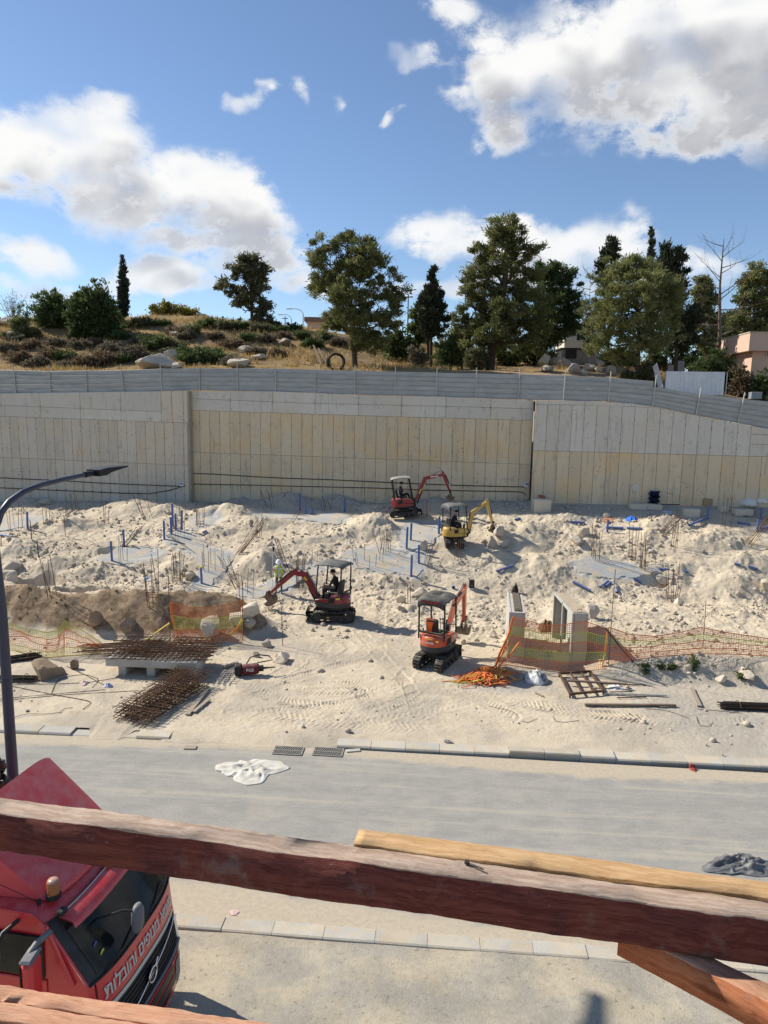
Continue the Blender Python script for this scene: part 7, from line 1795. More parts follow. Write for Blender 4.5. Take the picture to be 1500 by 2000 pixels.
# ---- precast pieces
M_SANDTOP = mat('sand_on_top', (.43, .35, .25), .95, .2, 4, bump=.5, bscale=30)
def precast(px, py, rz, w, L, h, label, recess, ribs=False):
    p = gp(px, py); t = thing('precast_block', label, 'precast block', (p[0], p[1], p[2]-.05), rz, 'precast concrete pieces')
    th = .09
    mb = MB().box((w*.5-th/2, L/2, h/2), (th, L, h), bev=.01).box((0, th/2, h/2), (w-2*th-.004, th, h), bev=.01).box((0, L-th/2, h/2), (w-2*th-.004, th, h), bev=.01).box((0, L/2, h-th/2-.02), (w-2*th-.004, L-2*th-.004, th))
    if recess: mb.box((-w*.5+.04, L/2, h/2), (.08, .10, h), bev=.01).box((-w/2+.04, .06, h/2), (.08, .12, h-.002), bev=.01).box((-w/2+.04, L-.06, h/2), (.08, .12, h-.002), bev=.01).box((-w/2+.04, L/2, h-.05), (.08, L-.25, .1))
    else: mb.box((-w*.5+th/2, L/2, h/2), (th, L, h-.001), bev=.01)
    mb.build('shell', M_CONC, t)
    if ribs:
        MB().box((0.03, L/2, h+.01), (w*.45, L*.86, .03)).build('rust_bed', mat('rust_bed', (.20, .135, .085), .9, .25, 5, bump=.4), t)
        for i in range(24): MB().box((.03, L*.09+i*L*.82/23, h+.035), (w*.42, .035, .03)).build('rib', M_PALEWOOD, t)
    else:
        xs = np.linspace(-w*.40, w*.40, 8); ys = np.linspace(.06, L-.10, 24)
        MB().grid([[(x, y, h+.012+.035*abs(float(fbm(np.array([x*4]), np.array([y*3]), 3, 2)[0]))) for x in xs] for y in ys]).build('sand_layer', M_SANDTOP, t)
    for y in (.18, L-.2): MB().tube([(-.08, y, h-.02), (-.07, y, h+.10), (.07, y, h+.10), (.08, y, h-.02)], .012, 5).build('lifting_loop', M_IRON, t)
    return t
precast(1006, 1294, R(-8), .62, 3.1, 2.05, 'left precast concrete block with ribbed rusty strip on top, net in front', False, True)
precast(1128, 1299, R(0), .62, 3.1, 2.10, 'right precast concrete block with sandy top and recessed dark side', True)
p = at_Y(1002, 1159, gp(1004, 1294)[1]+2.85); 
o = crumple('dark_bundle', 'dark brown lump lying on the far end of the left precast block', 'bundle', 1004, 1160, 11, 13, .32, mat('dark_brown_cloth', (.035, .018, .016), .8, .3, 6), 21, None, 1.8, .2)
q = gp(1004, 1294); o.location = (q[0]+.46, q[1]+2.85, q[2]+2.02)
o = crumple('brown_debris', 'brown rusty debris heap between the two precast blocks', 'debris', 1066, 1232, 26, 18, .6, mat('rusty_debris', (.14, .085, .05), .9, .35, 5, bump=.5), 22, None, 1.2)
# small dark box on the pale ground
p = gp(921, 1150); t = thing('black_box', 'small black box standing on the pale ground beyond the orange digger arm', 'box', p)
MB().box((0, 0, .26), (.27, .22, .44), bev=.02).build('box_body', M_BLACKM, t); MB().box((.0, -.112, .2), (.03, .01, .03)).build('latch', M_DECALW, t); MB().box((0, 0, .02), (.22, .2, .05)).build('foot', M_DECALW, t)
# ---- concrete table with rebar mats, lower mat heap
p = gp(296, 1322); TB = thing('concrete_table', 'low precast concrete slab on legs carrying the rusty bar mats', 'precast slab', p, R(-4))
MB().box((0, .8, .48), (3.35, 1.7, .27), bev=.02).build('slab', M_CONC, TB)
for x in (-1.1, -.05, 1.4): MB().box((x, .7, .17), (.30, 1.3, .36), bev=.02).build('leg', M_CONC, TB)
UB = MB().cyl((0, 0, -.5), (0, 0, .5), .011, 4, caps=False).mesh('bar', M_REBAR)
def mat_sheet(label, center, rz, L, W, n1, n2, group, tilt=(0, 0), jit=.03, seed=0, extra=(.07, .07)):
    t = thing('rebar_mat', label, 'rebar mat', center, rz, group); t.rotation_euler = (tilt[0], tilt[1], rz); g = random.Random(seed)
    for n, a, dirx in ((n1, L, False), (n2, W, True)):
        for i in range(n):
            f = -.5+(i+.5)/n+g.gauss(0, jit)*.25; o = bpy.data.objects.new('bar', UB); COL.objects.link(o); o.parent = t
            ln = (L if dirx is False else W)+g.uniform(*[-.05, extra[0]*2]); off = g.gauss(0, .035)
            if dirx is False: o.location = (off, f*W, .011+g.uniform(0, .02)); o.rotation_euler = (0, R(90)+g.gauss(0, .012), g.gauss(0, jit))
            else: o.location = (f*L, off, .033+g.uniform(0, .02)); o.rotation_euler = (R(90)+g.gauss(0, .012), 0, g.gauss(0, jit))
            o.scale = (1.05, 1.05, ln)
    return t
GU = 'rusty bar mats stacked on the concrete table'
tops = np.array([p[0], p[1], p[2]+.63])
for i, (dx, dy, rz, tl) in enumerate([(.25, .75, -3, 0), (.1, .9, -1, .01), (.35, .7, -4, -.01), (.05, 1.0, 2, .01), (.45, .95, -6, .015)]):
    mat_sheet(['lowest', 'second lowest', 'middle', 'second highest', 'top'][i]+' rusty bar mat in the stack on the concrete table', tops+np.array([dx, dy, .02+.065*i]), R(rz), 3.7, 1.8, 10, 19, GU, (tl, tl*.5), .008, i)
q = gp(318, 1372); GL = 'rusty bar mats heaped on the ground'
for i, (dx, dy, rz, tl) in enumerate([(0, -.1, 71, 0), (.08, .05, 68, .02), (-.06, .1, 74, -.01), (.1, 0, 70, .02), (.0, .2, 66, .02), (.08, .15, 72, .03)]):
    mat_sheet(['lowest', 'second lowest', 'third', 'fourth', 'second highest', 'top'][i]+' rusty bar mat of the heap on the ground before the concrete table', q+np.array([dx, dy, .05+.075*i]), R(rz), 3.3, 1.35, 8, 18, GL, (tl, -.015*i), .014, 20+i)
t = thing('bar_bundle', 'few straight rusty bars lying lengthwise on top of the lower mat heap', 'rebar', q+np.array([.1, .25, .55]), R(70))
for i in range(5): MB().cyl((-1.3, (i-2)*.07, 0), (1.2, (i-2)*.06, .02*i), .014, 5).build('bar', M_REBAR, t)
p2 = gp(232, 1278); t = thing('bar_bundle', 'sheaf of long rusty bars sticking out left beyond the concrete table', 'rebar', p2, 0)
for i in range(22):
    y = random.uniform(-.45, .5); z = .25+random.uniform(0, .22); x0 = random.uniform(-1.7, -.9); MB().cyl((x0, y+random.uniform(-.1, .1), z-.15), (1.6, y, z+.1), .013, 4, caps=False).build('bar', M_REBAR, t)
def black_bundle(px, py, L, W, n, label, rz, loose=True):
    p = gp(px, py); t = thing('bar_bundle', label, 'rebar', p, rz, 'dark bundles of straight bars')
    for i in range(n):
        y = random.uniform(-W/2, W/2); z = .03+random.uniform(0, .22)*(1-abs(y/W)*1.2); d = random.uniform(-.12, .12); MB().cyl((-L/2+d, y, z), (L/2+d, y+random.uniform(-.02, .02), z), .014, 5).build('bar', M_DKBAR, t)
    for x in (-L*.3, L*.3): MB().tube([(x, W*.55*math.cos(a), .12+.15*math.sin(a)) for a in np.linspace(0, 6.3, 10)], .012, 4).build('binding_wire', M_IRON, t)
black_bundle(1490, 1386, 2.7, .42, 40, 'thick bundle of dark bars lying at the right edge', R(-3)); black_bundle(24, 1330, 1.6, .36, 30, 'bundle of dark bars lying at the left edge below the boulder', R(0)); black_bundle(22, 1292, 1.9, .4, 34, 'bundle of dark bars beside the left net, slanting', R(28))
# grey wire tangle
def wire(label, pts, r=.010, m=None, name='loose_wire', cat='wire', lift=.02, group='loose bars and wires on the ground'):
    P = [gp(*q) for q in pts]; t = np.linspace(0, len(P)-1, len(P)*5); A = np.array(P); Q = np.stack([np.interp(t, range(len(P)), A[:, k]) for k in range(3)], 1)
    if len(P) > 2:
        for _ in range(3): Q[1:-1] = (Q[:-2]+2*Q[1:-1]+Q[2:])/4
    o = MB().tube([q-P[0]+np.array([0, 0, lift]) for q in Q], r, 4).build(name, m or M_DKBAR, None, P[0]); return tag(o, label, cat, group)
wire('long thin bar from the left edge to the blue scrap, lower of two', [(0, 1370), (120, 1358), (270, 1350)]); wire('long thin bar from the left edge to the blue scrap, upper of two', [(0, 1366), (100, 1357), (205, 1348)])
wire('bar bent into a hook between the two long thin bars', [(18, 1340), (100, 1357), (183, 1371), (162, 1386)], .012); wire('bent bar rising from the boulder to the concrete table', [(130, 1302), (165, 1318), (205, 1340)], .013); wire('curved bar arching left of the pink scrap', [(100, 1357), (110, 1330), (140, 1320), (170, 1318), (195, 1328), (180, 1344)], .011)
wire('thin wire lying straight towards the concrete table', [(20, 1338), (90, 1337), (165, 1335), (228, 1325)]); wire('wavy wire on the pavement left of the lower mat heap', [(20, 1405), (50, 1395), (90, 1396), (120, 1392)], .009); wire('short curved wire end beside the wavy wire', [(115, 1393), (125, 1385), (142, 1383)], .009)
wire('loose wire loop on the pavement below the white sack', [(1080, 1400), (1085, 1410), (1105, 1412), (1130, 1408)], .008); wire('loose wire loop right of the first loop below the steel frame', [(1215, 1405), (1235, 1408), (1250, 1402), (1242, 1396)], .008); wire('long faint wire lying below the steel frame', [(1260, 1385), (1300, 1388), (1330, 1398), (1345, 1404)], .008); wire('wire tangle lying below the leaning plank at the right', [(1360, 1400), (1365, 1418), (1385, 1420), (1392, 1412)], .008); wire('thin bar from leaning plank towards the dark bundle', [(1362, 1386), (1400, 1389), (1450, 1394)], .009)
wire('small wire squiggle left of the first loop', [(1015, 1408), (1030, 1413), (1050, 1404)], .008); wire('wire bit in the dirt above the far kerb', [(955, 1380), (1000, 1390), (1010, 1396)], .007)
# timber and steel sections
def stick(p, q, w, h, label, m, name='plank', cat='plank', group=None, lift=.03):
    a, c = gp(*p), gp(*q); t = thing(name, label, cat, (a+c)/2, 0, group); d = (c-a)/2; z = np.array([0, 0, h/2+lift]); MB().bar(-d+z, d+z, w, h, .006).build('board', m, t); return t
stick((366, 1399), (406, 1347), .16, .05, 'longer grey plank lying right of the lower mat heap', M_PALEWOOD); stick((378, 1394), (408, 1369), .13, .05, 'shorter grey plank lying right of the lower mat heap', M_PALEWOOD); stick((437, 1306), (464, 1296), .14, .06, 'short worn board left of the hydraulic breaker', M_PALEWOOD); stick((1350, 1347), (1366, 1382), .16, .05, 'weathered plank lying between steel frame and dark bundle', M_PALEWOOD); stick((1044, 1354), (1062, 1362), .06, .03, 'small pale stick below the white sack', M_PALEWOOD)
stick((1142, 1380), (1320, 1381), .09, .07, 'longest dark timber lying below the steel frame', M_OLDWOOD); stick((1107, 1339), (1225, 1346), .10, .06, 'dark board lying across the steel frame', M_OLDWOOD, lift=.16); stick((1153, 1319), (1274, 1342), .05, .05, 'pale metal bar running right from the steel frame corner', M_POST); stick((1180, 1357), (1302, 1361), .07, .05, 'grey metal bar right of the steel frame', M_POST); stick((1165, 1338), (1262, 1340), .03, .03, 'thin dark bar right of the steel frame', M_DKBAR); stick((1190, 1354), (1235, 1353), .03, .03, 'short dark bar right of the steel frame', M_DKBAR); stick((1205, 1365), (1262, 1364), .03, .03, 'thin dark bar below the grey metal bar', M_DKBAR)
A = [gp(*q) for q in ((1092, 1322), (1152, 1318), (1178, 1357), (1113, 1363))]; t = thing('frame_of_steel', 'rusty steel frame with crossbars lying on the ground at the right', 'steel frame', A[0]); A = [a-A[0]+np.array([0, 0, .14]) for a in A]
for i in range(4): MB().bar(A[i], A[(i+1) % 4], .06, .08).build('side_rail', M_IRON, t)
for f in (.36, .70): MB().bar(A[0]*(1-f)+A[1]*f+np.array([0, 0, .005]), A[3]*(1-f)+A[2]*f+np.array([0, 0, .005]), .05, .05).build('crossbar', M_IRON, t)
for a in A: MB().bar(a, a+np.array([0, 0, -.2]), .05).build('leg', M_IRON, t)
# ---- hydraulic breaker
p = gp(492, 1319); t = thing('hydraulic_breaker', 'dark red hydraulic breaker attachment lying on the ground with looped hose', 'breaker', p, R(9))
MB().box((-.05, 0, .24), (.62, .30, .34), Matrix.Rotation(-.06, 3, 'Y'), .05).build('housing', mat('maroon_paint', (.13, .012, .018), .5, .2, 3, bump=.1, dust=((.35, .3, .25), 2, .4)), t)
MB().cyl((.25, 0, .25), (.42, 0, .26), .11, 12).build('nose', M_BLACKM, t); MB().cyl((.40, 0, .26), (.85, 0, .28), .045, 10, .02).build('chisel', M_STEELB, t); MB().box((-.48, 0, .24), (.26, .34, .40), bev=.05).cyl((-.5, -.2, .3), (-.5, .2, .3), .05, 10).build('bracket', M_BLACKM, t)
o = MB().tube([(-.2, .1, .4), (-.05, .18, .62), (.25, .2, .70), (.62, .25, .62), (.75, .2, .48), (.5, .15, .46), (.2, .1, .44)], .024, 6).build('hose', M_HOSE, t)
text_obj('lettering', 'PGS', .16, Matrix.Translation((-.06, -.156, .25)) @ Matrix.Rotation(R(90), 4, 'X'), M_DECALW, t)
# ---- barrier nets
M_NETO = mat('orange_net', (.70, .20, .06), .7, .12, 3, bump=0, spec=.2); M_NETY = mat('yellow_net', (.55, .50, .10), .7, .12, 3, bump=0, spec=.2)
def net(label, top, bot, bands, seed=0, sp=.06, wd=.0135, bulge=.12, lift=0.0):
    """hung between photo-pixel top and bottom lines (same count); bands from the top down"""
    TP, BP = [], []
    for a, c in zip(top, bot):
        q = gp(*c); d = ray(*a); n = np.array([q[0], q[1]]); t_ = q[1]/d[1]; TP.append(np.array([CAM[0]+d[0]*t_, q[1]+.05, CAM[2]+d[2]*t_])); BP.append(q+np.array([0, 0, .02]))
    TP, BP = np.array(TP), np.array(BP); ln = np.hypot(*np.diff(BP[:, :2], axis=0).T).sum(); nu = max(8, int(ln/sp)); hh = np.linalg.norm(TP-BP, axis=1).mean(); nb = len(bands); nv = max(3, int(hh/nb/sp))*nb
    uu = np.linspace(0, len(top)-1, nu); T_ = np.stack([np.interp(uu, range(len(top)), TP[:, k]) for k in range(3)], 1); B_ = np.stack([np.interp(uu, range(len(top)), BP[:, k]) for k in range(3)], 1)
    v = np.linspace(0, 1, nv+1); G = T_[None]*(1-v)[:, None, None]+B_[None]*v[:, None, None]; UU, VV = np.meshgrid(uu, v)
    w = fbm(UU*1.3+seed, VV*2.2, 3, 2); G[..., 1] += bulge*w*2*np.sin(np.pi*np.clip(VV, .05, 1)); G[..., 2] += bulge*.5*fbm(UU*1.1, VV*2+seed, 2, 3)*np.sin(np.pi*VV)
    o0 = BP[0]; t = thing('barrier_net', label, 'safety net', o0); G = G-o0; per = nv//nb
    for b, col in enumerate(bands):
        V, F = [], []; r0, r1 = b*per, min((b+1)*per, nv)
        def rib(a, c, s):
            i = len(V); V.extend([a-s, a+s, c+s, c-s]); F.append((i, i+1, i+2, i+3))
        du = np.array([wd/2, 0, 0]); dv = np.array([0, 0, wd/2])
        for j in range(nu):
            for i in range(r0, r1): rib(G[i, j], G[i+1, j], du)
        for i in range(r0, r1+(1 if b == nb-1 else 0)):
            k = 1.0 if i % per else 2.6
            for j in range(nu-1): rib(G[i, j], G[i, j+1], dv*k)
        me = mesh_np('net_band', np.array(V), np.array(F), col); link('net_band', me, t)
    return t
O_, Y_ = M_NETO, M_NETY
net('orange and yellow safety net draped in front of the two precast blocks', [(985, 1262), (1004, 1206), (1028, 1212), (1060, 1222), (1100, 1221), (1142, 1214), (1186, 1228)], [(972, 1303), (990, 1299), (1028, 1305), (1060, 1308), (1100, 1312), (1142, 1312), (1184, 1307)], [O_, Y_, O_, Y_, O_], 1)
net('sagging safety net stretching from the tall rod to the right edge', [(1190, 1226), (1230, 1240), (1280, 1244), (1330, 1236), (1370, 1226), (1420, 1236), (1500, 1248), (1560, 1254)], [(1190, 1300), (1230, 1292), (1280, 1284), (1330, 1280), (1370, 1278), (1420, 1278), (1500, 1282), (1560, 1286)], [O_, Y_, O_, O_], 2)
net('short orange safety net between two tall rods above the bar mats', [(333, 1176), (370, 1188), (420, 1187), (473, 1173)], [(340, 1262), (370, 1254), (420, 1252), (474, 1256)], [O_, Y_, O_], 3)
net('slack faded safety net lying against the brown berm at the left', [(8, 1216), (45, 1228), (90, 1236), (112, 1232), (126, 1212), (160, 1232), (198, 1256)], [(8, 1268), (45, 1276), (90, 1285), (112, 1284), (126, 1282), (160, 1280), (198, 1276)], [Y_, O_, O_, Y_], 4, bulge=.2)
def strap(label, pts, w, m, group='twisted net straps'):
    P = [gp(pts[-1][0], pts[-1][1])]; b = P[0]; q = []
    for (px, py) in pts: d = ray(px, py); t_ = b[1]/d[1]; q.append(CAM+d*t_-b)
    t = thing('net_strap', label, 'strap', b, 0, group)
    for k in range(5):
        off = np.array([random.uniform(-w, w), random.uniform(-.04, .04), random.uniform(-w, w)]); MB().tube([np.array(x)*(1)+off*(.4+.6*math.sin(i*2.1+k)) for i, x in enumerate(q)], .022, 4).build('strand', m if k % 3 else M_NETO, t)
strap('orange twisted net strap running down to the knotted heap', [(1003, 1206), (992, 1240), (978, 1275), (968, 1303)], .06, M_NETO); strap('second orange net strap slanting from the left precast block to the heap', [(1014, 1255), (995, 1280), (972, 1304)], .04, M_NETO); strap('orange net strap running down the left tall rod', [(333, 1178), (338, 1210), (348, 1246)], .05, M_NETO); strap('yellowish net strap slanting left down to the bar sheaf', [(332, 1216), (305, 1236), (284, 1252)], .04, M_NETY); strap('orange-yellow net strap slanting at the right tall rod', [(474, 1210), (462, 1228), (440, 1250)], .05, M_NETY); strap('yellow-orange net strap gathered at the tall rod right of the precast blocks', [(1188, 1228), (1186, 1262), (1176, 1302)], .06, M_NETY); strap('green-grey stay slanting right from the tall rod through the net', [(1182, 1226), (1210, 1262), (1238, 1294)], .015, M_DKGREY)
p = gp(942, 1328); t = thing('net_heap', 'knotted heap of orange and yellow net lying on the ground right of the orange digger', 'net heap', p); g = random.Random(8)
for k in range(120):
    c = Vector((g.gauss(0, .42), g.gauss(0, .30), 0)); c.x += .30*(c.y > 0); a = g.uniform(0, 6.28) if k % 3 else g.uniform(.1, .8); L = g.uniform(.5, 1.15); pts = []; h0 = max(.03, .30*math.exp(-((c.x-.45)**2+(c.y-.25)**2)*2.2)+.10*math.exp(-c.length_squared*2)+g.uniform(0, .07)); ph = g.uniform(0, 6)
    for s_ in np.linspace(-.5, .5, 9): pts.append((c.x+math.cos(a)*L*s_+.07*math.sin(s_*9+ph), c.y+math.sin(a)*L*s_*.7+.07*math.cos(s_*8+ph), max(.02, h0*(1-1.5*abs(s_)**1.5)+.03*math.sin(s_*12+ph))))
    MB().tube(pts, g.uniform(.010, .024), 4).build('strand', M_NETO if g.random() < .84 else M_NETY, t)
# ---- drain grates
M_GRATE = mat('cast_iron_grate', (.30, .285, .25), .7, .2, 4, bump=.2, metal=.2); M_HOLE = mat('drain_dark', (.012, .011, .010), .9, .1, 3, bump=0)
for (px, lab) in ((563, 'left slotted drain grate in the road edge'), (641, 'right slotted drain grate in the road edge')):
    p = at_z(px, 1467 if px < 600 else 1469.5, 0); t = thing('drain_grate', lab, 'drain grate', (p[0], p[1], .012), -RA, 'drain grates beside the far kerb'); W_, D_ = .84, .46
    MB().box((0, 0, -.002), (W_, D_, .007)).build('drain_pit', M_HOLE, t)
    fr = MB()
    for y in (-D_/2, 0, D_/2): fr.box((0, y, .008), (W_, .03, .016))
    for x in (-W_/2, W_/2): fr.box((x, 0, .0075), (.03, D_, .016))
    fr.build('grate_frame', M_GRATE, t)
    for r_ in (-1, 1):
        for i in range(13): MB().box((-W_/2+.04+i*(W_-.08)/12, r_*D_/4, .004), (.024, D_/2-.02, .012), Matrix.Rotation(-.25, 3, 'Z')).build('grate_bar', M_GRATE, t)
# ---- cables and boxes on the wall
def cable(label, px, r=.028):
    P = []
    for q in px:
        sec = SA if q[0] <= 367 else (SB if q[0] <= 1043 else SCN); s_, z = sec.sz(*q); P.append(sec.o+np.array(sec.P(s_, z, .05)))
    o = MB().tube([q-P[0] for q in P], r, 6).build('cable', M_HOSE, None, P[0]); tag(o, label, 'cable', 'black cables along the retaining wall')
cable('upper black cable strung along the left wall section', [(-60, 931), (0, 933), (60, 936), (110, 938), (190, 943), (280, 947), (352, 949.5)]); cable('lower black cable sagging along the wall from left section to the right joint', [(-60, 951), (0, 952.5), (100, 957), (170, 960), (240, 963), (290, 964), (330, 958), (360, 949), (374, 945), (420, 946), (500, 947.5), (600, 950), (733, 953), (830, 957), (1000, 960), (1020, 961), (1027, 966)])
cable('upper black cable along the middle wall section behind the excavator arms', [(369, 944), (372, 930), (378, 924.5), (420, 926), (500, 931), (560, 934), (640, 936.5), (733, 941), (800, 944), (900, 948), (960, 949.5), (1025, 951)])
for q, lab in (((356, 945), 'small white electrical box on the wall left of the corner joint'), ((1028, 946), 'small white electrical box on the wall at the right joint')):
    sec = SA if q[0] < 367 else SB; s_, z = sec.sz(*q); o = thing('electrical_box', lab, 'electrical box', sec.o+np.array(sec.P(s_, z, .09))); MB().box((0, 0, 0), (.24, .14, .30), bev=.02).build('casing', M_DECALW, o); MB().box((.0, -.075, .03), (.15, .02, .12)).build('cover', M_BLUE, o)
# black strips lying at the right wall foot
stick((1150, 975), (1222, 979), .10, .05, 'black strip lying at the wall foot left of the left white chair', M_HOSE, 'black_strip', 'strip'); stick((1262, 986), (1362, 988), .14, .06, 'black strip lying under the blue pipe stack', M_HOSE, 'black_strip', 'strip'); stick((1305, 980), (1340, 981), .22, .16, 'blue wrapped roll lying right of the right white chair', M_BLUE, 'blue_roll', 'roll')
# ---- boulders on the site
for px, py, w, h, lab in [(92, 1322, 50, 34, 'largest tan boulder on the pavement at the left beside the lamp post'), (118, 1316, 24, 12, 'low tan rock touching the largest tan boulder'), (146, 1306, 16, 15, 'small upright tan rock right of the largest tan boulder'), (27, 1112, 34, 18, 'pale boulder on the left mound slope'), (18, 1128, 34, 16, 'broad pale boulder stacked over the round one at the left'), (27, 1138, 22, 18, 'round pale boulder below the broad pale boulder at the left'),
        (550, 1292, 30, 20, 'white boulder beside the thin rod near the digger'), (522, 1262, 18, 14, 'smaller white stone left of the white boulder'), (500, 1282, 14, 10, 'grey stone above the hydraulic breaker'), (415, 1240, 40, 36, 'big pointed boulder behind the orange net'), (462, 1216, 30, 22, 'rounded boulder behind the right end of the orange net'), (488, 1200, 40, 28, 'large buried boulder right of the orange net rod'),
        (490, 1222, 22, 18, 'pale boulder at the foot of the large buried boulder'), (250, 1232, 28, 24, 'brown boulder stuck in the berm'), (185, 1222, 24, 26, 'left brown boulder half buried in the berm'), (1156, 1206, 24, 26, 'pointed pale boulder right of the right precast block'), (1126, 1062, 22, 16, 'angular pale block below the left bar cluster'), (1141, 1045, 24, 18, 'pale boulder above the angular pale block'), (1327, 1182, 20, 14, 'rounded pale boulder beside the right bar cluster'), (1298, 1136, 30, 18, 'tilted pale slab in the right pit'), (1494, 1150, 22, 16, 'pale boulder cut by the right edge'),
        (820, 1166, 24, 18, 'pale boulder left behind the orange digger canopy'), (786, 1176, 20, 16, 'grey-white boulder lower left of the orange digger canopy'), (872, 1170, 16, 12, 'small pale boulder behind the orange digger arm'), (782, 1192, 14, 10, 'white stone at the edge of the flat ground by the orange digger'), (985, 1068, 18, 14, 'grey block below the yellow digger bucket'), (962, 1066, 22, 18, 'pale block right beside the yellow digger tracks'), (975, 1046, 26, 20, 'tilted slab under the yellow digger bucket'), (828, 1072, 20, 16, 'pale boulder between the yellow digger and blue pipes'), (1184, 1010, 14, 8, 'pale rock right of the orange scraps'), (90, 986, 20, 10, 'pale boulder on the flat near the left wall'), (125, 1018, 12, 8, 'small pale rock by the dark stakes'), (370, 1130, 22, 12, 'rounded rock right of the dense bar bundle'), (368, 1128, 20, 14, 'tan boulder in the rubble below the row of bars'), (1460, 1324, 30, 16, 'pale boulder in the bank below the right net'), (1018, 1160, 12, 8, 'small stone right of the dark lump'), (905, 1258, 12, 10, 'small stone beside the orange digger bucket'), (1410, 1330, 18, 10, 'low pale rock in the bank below the right net')]:
    boulder(px, py, w, h, lab, 'boulders on the building site')
# weeds along the bank under the right net
for i, (px, py, rx, ry) in enumerate([(1262, 1302, 16, 10), (1290, 1296, 10, 8), (1357, 1290, 5, 16), (1310, 1300, 8, 6), (1460, 1312, 7, 10), (1446, 1318, 6, 5)]):
    p = gp(px, py+ry); shrub(['low green weed bush at the left end of the right bank', 'small green weed right of the low weed bush', 'tall thin green weed under the right net', 'tiny weed left of the tall thin weed', 'green weed on the bank near the right edge', 'tiny weed left of the right edge weed'][i], p[1], [(px, py, rx, ry)], L_DKGREEN if i < 2 else L_GREEN, 260, .10, .05, 'weed', 'weed', 'weeds on the bank', 400+i, .10)
# ------------------------------------------------------------------ truck cab seen from above
M_TRED = mat('truck_red_paint', (.60, .030, .035), .38, .08, 1.5, bump=.02, spec=.5, coat=.35, dust=((.55, .20, .18), 5.0, .5))
M_TGLASS = mat('windscreen_glass', (.010, .011, .011), .10, .3, 3, (.03, .027, .02), 2.5, bump=0, spec=.22)  # brownish patches in the glass colour are painted-in reflections
M_TBLACK = mat('truck_black_trim', (.014, .014, .016), .45, .15, 4, bump=.05, dust=((.2, .18, .16), 3, .25))
M_TGREY = mat('truck_grey_plastic', (.12, .125, .135), .55, .12, 5, bump=.15, dust=((.38, .37, .35), 3, .5))
M_TWHITE = mat('truck_pale_strip', (.50, .50, .46), .5, .08, 3, bump=0)
M_AMBER = mat('amber_beacon', (.30, .10, .03), .25, .1, 4, bump=0, spec=.5, dust=((.6, .45, .4), 3, .8))
M_LENS = mat('headlight_lens', (.50, .52, .53), .12, .1, 3, bump=0, spec=.6)
TA = R(-9.4); TO = (-3.56, 9.77, 0.0)
TRK = thing('truck', 'red truck cab with Hebrew lettering on its front, parked below the wooden rail', 'truck', TO, TA)
def fx_(z): return float(np.interp(z, [.35, .6, 1.05, 1.55, 2.1, 2.92, 3.04], [.10, .17, .14, .06, 0, -.60, -.72]))
def face(z, y, out=0.0): return (fx_(z)-.16*abs(y/1.2)**3.2+out, y*(1-.03*max(0, z-2.1)), z)
def fgrid(z0, z1, y0, y1, out=0.0, nz=4, ny=13): return [[face(z, y, out) for y in np.linspace(y0, y1, ny)] for z in np.linspace(z0, z1, nz)]
mb = MB().grid(fgrid(.95, 2.92, -1.2, 1.2, 0, 15, 25))
for sg in (-1, 1):
    pr = [(fx_(z)-.16, z) for z in (.95, 1.55, 2.08)]+[(fx_(z)-.16, z) for z in (2.5, 2.92)]+[(-.95, 3.06), (-2.2, 3.08), (-2.2, .95)]
    mb.add([(x, sg*1.2*(1-.03*max(0, z-2.1)), z) for x, z in pr], [tuple(range(len(pr)))])
mb.add([(-2.2, -1.2, .95), (-2.2, 1.2, .95), (-2.2, 1.16, 3.08), (-2.2, -1.16, 3.08)], [(0, 1, 2, 3)])
P = []
for x, z in ((-.60, 2.92), (-.66, 3.0), (-.78, 3.07), (-1.1, 3.11), (-1.7, 3.12), (-2.2, 3.12)):
    P.append([(x-.16*abs(y/1.2)**3.2*(1 if x > -.9 else .0), y*.975, z-.07*abs(y/1.2)**6) for y in np.linspace(-1.2, 1.2, 25)])
mb.grid(P); cab = mb.build('cab_body', M_TRED, TRK)
for k in range(5): MB().box((-1.55, -.62+.16*(k-1), 3.115), (1.1, .018, .02)).build('roof_rib', M_TRED, cab)
MB().grid(fgrid(2.06, 2.93, -1.17, 1.17, .012, 7, 25)).build('windscreen_surround', M_TBLACK, TRK)
MB().grid(fgrid(2.16, 2.80, -1.02, 1.02, .024, 7, 25)).build('windscreen', M_TGLASS, TRK)
for y0, y1 in ((-.9, -.1), (.0, .8)): MB().tube([face(2.12, y0, .05), face(2.17, (y0+y1)/2, .055), face(2.24, y1, .05)], .012, 5).build('wiper', M_TBLACK, TRK)
for y, z, c_ in ((-.82, 2.42, (.05, .09, .35)), (-.80, 2.30, (.45, .5, .06))): MB().cyl(face(z, y, .026), face(z, y, .032), .045, 12).build('sticker', mat('sticker_%d' % int(z*100), c_, .5, .05, 5, bump=0), TRK)
for sg in (-1, 1): MB().tube([face(z, sg*1.09, .004) for z in (1.0, 1.3, 1.6, 1.85, 2.06)], .008, 4).build('panel_gap', M_TBLACK, TRK)
MB().tube([face(2.085, y, .014) for y in np.linspace(-1.16, 1.16, 17)], .014, 4).build('rubber_seal', M_TBLACK, TRK)
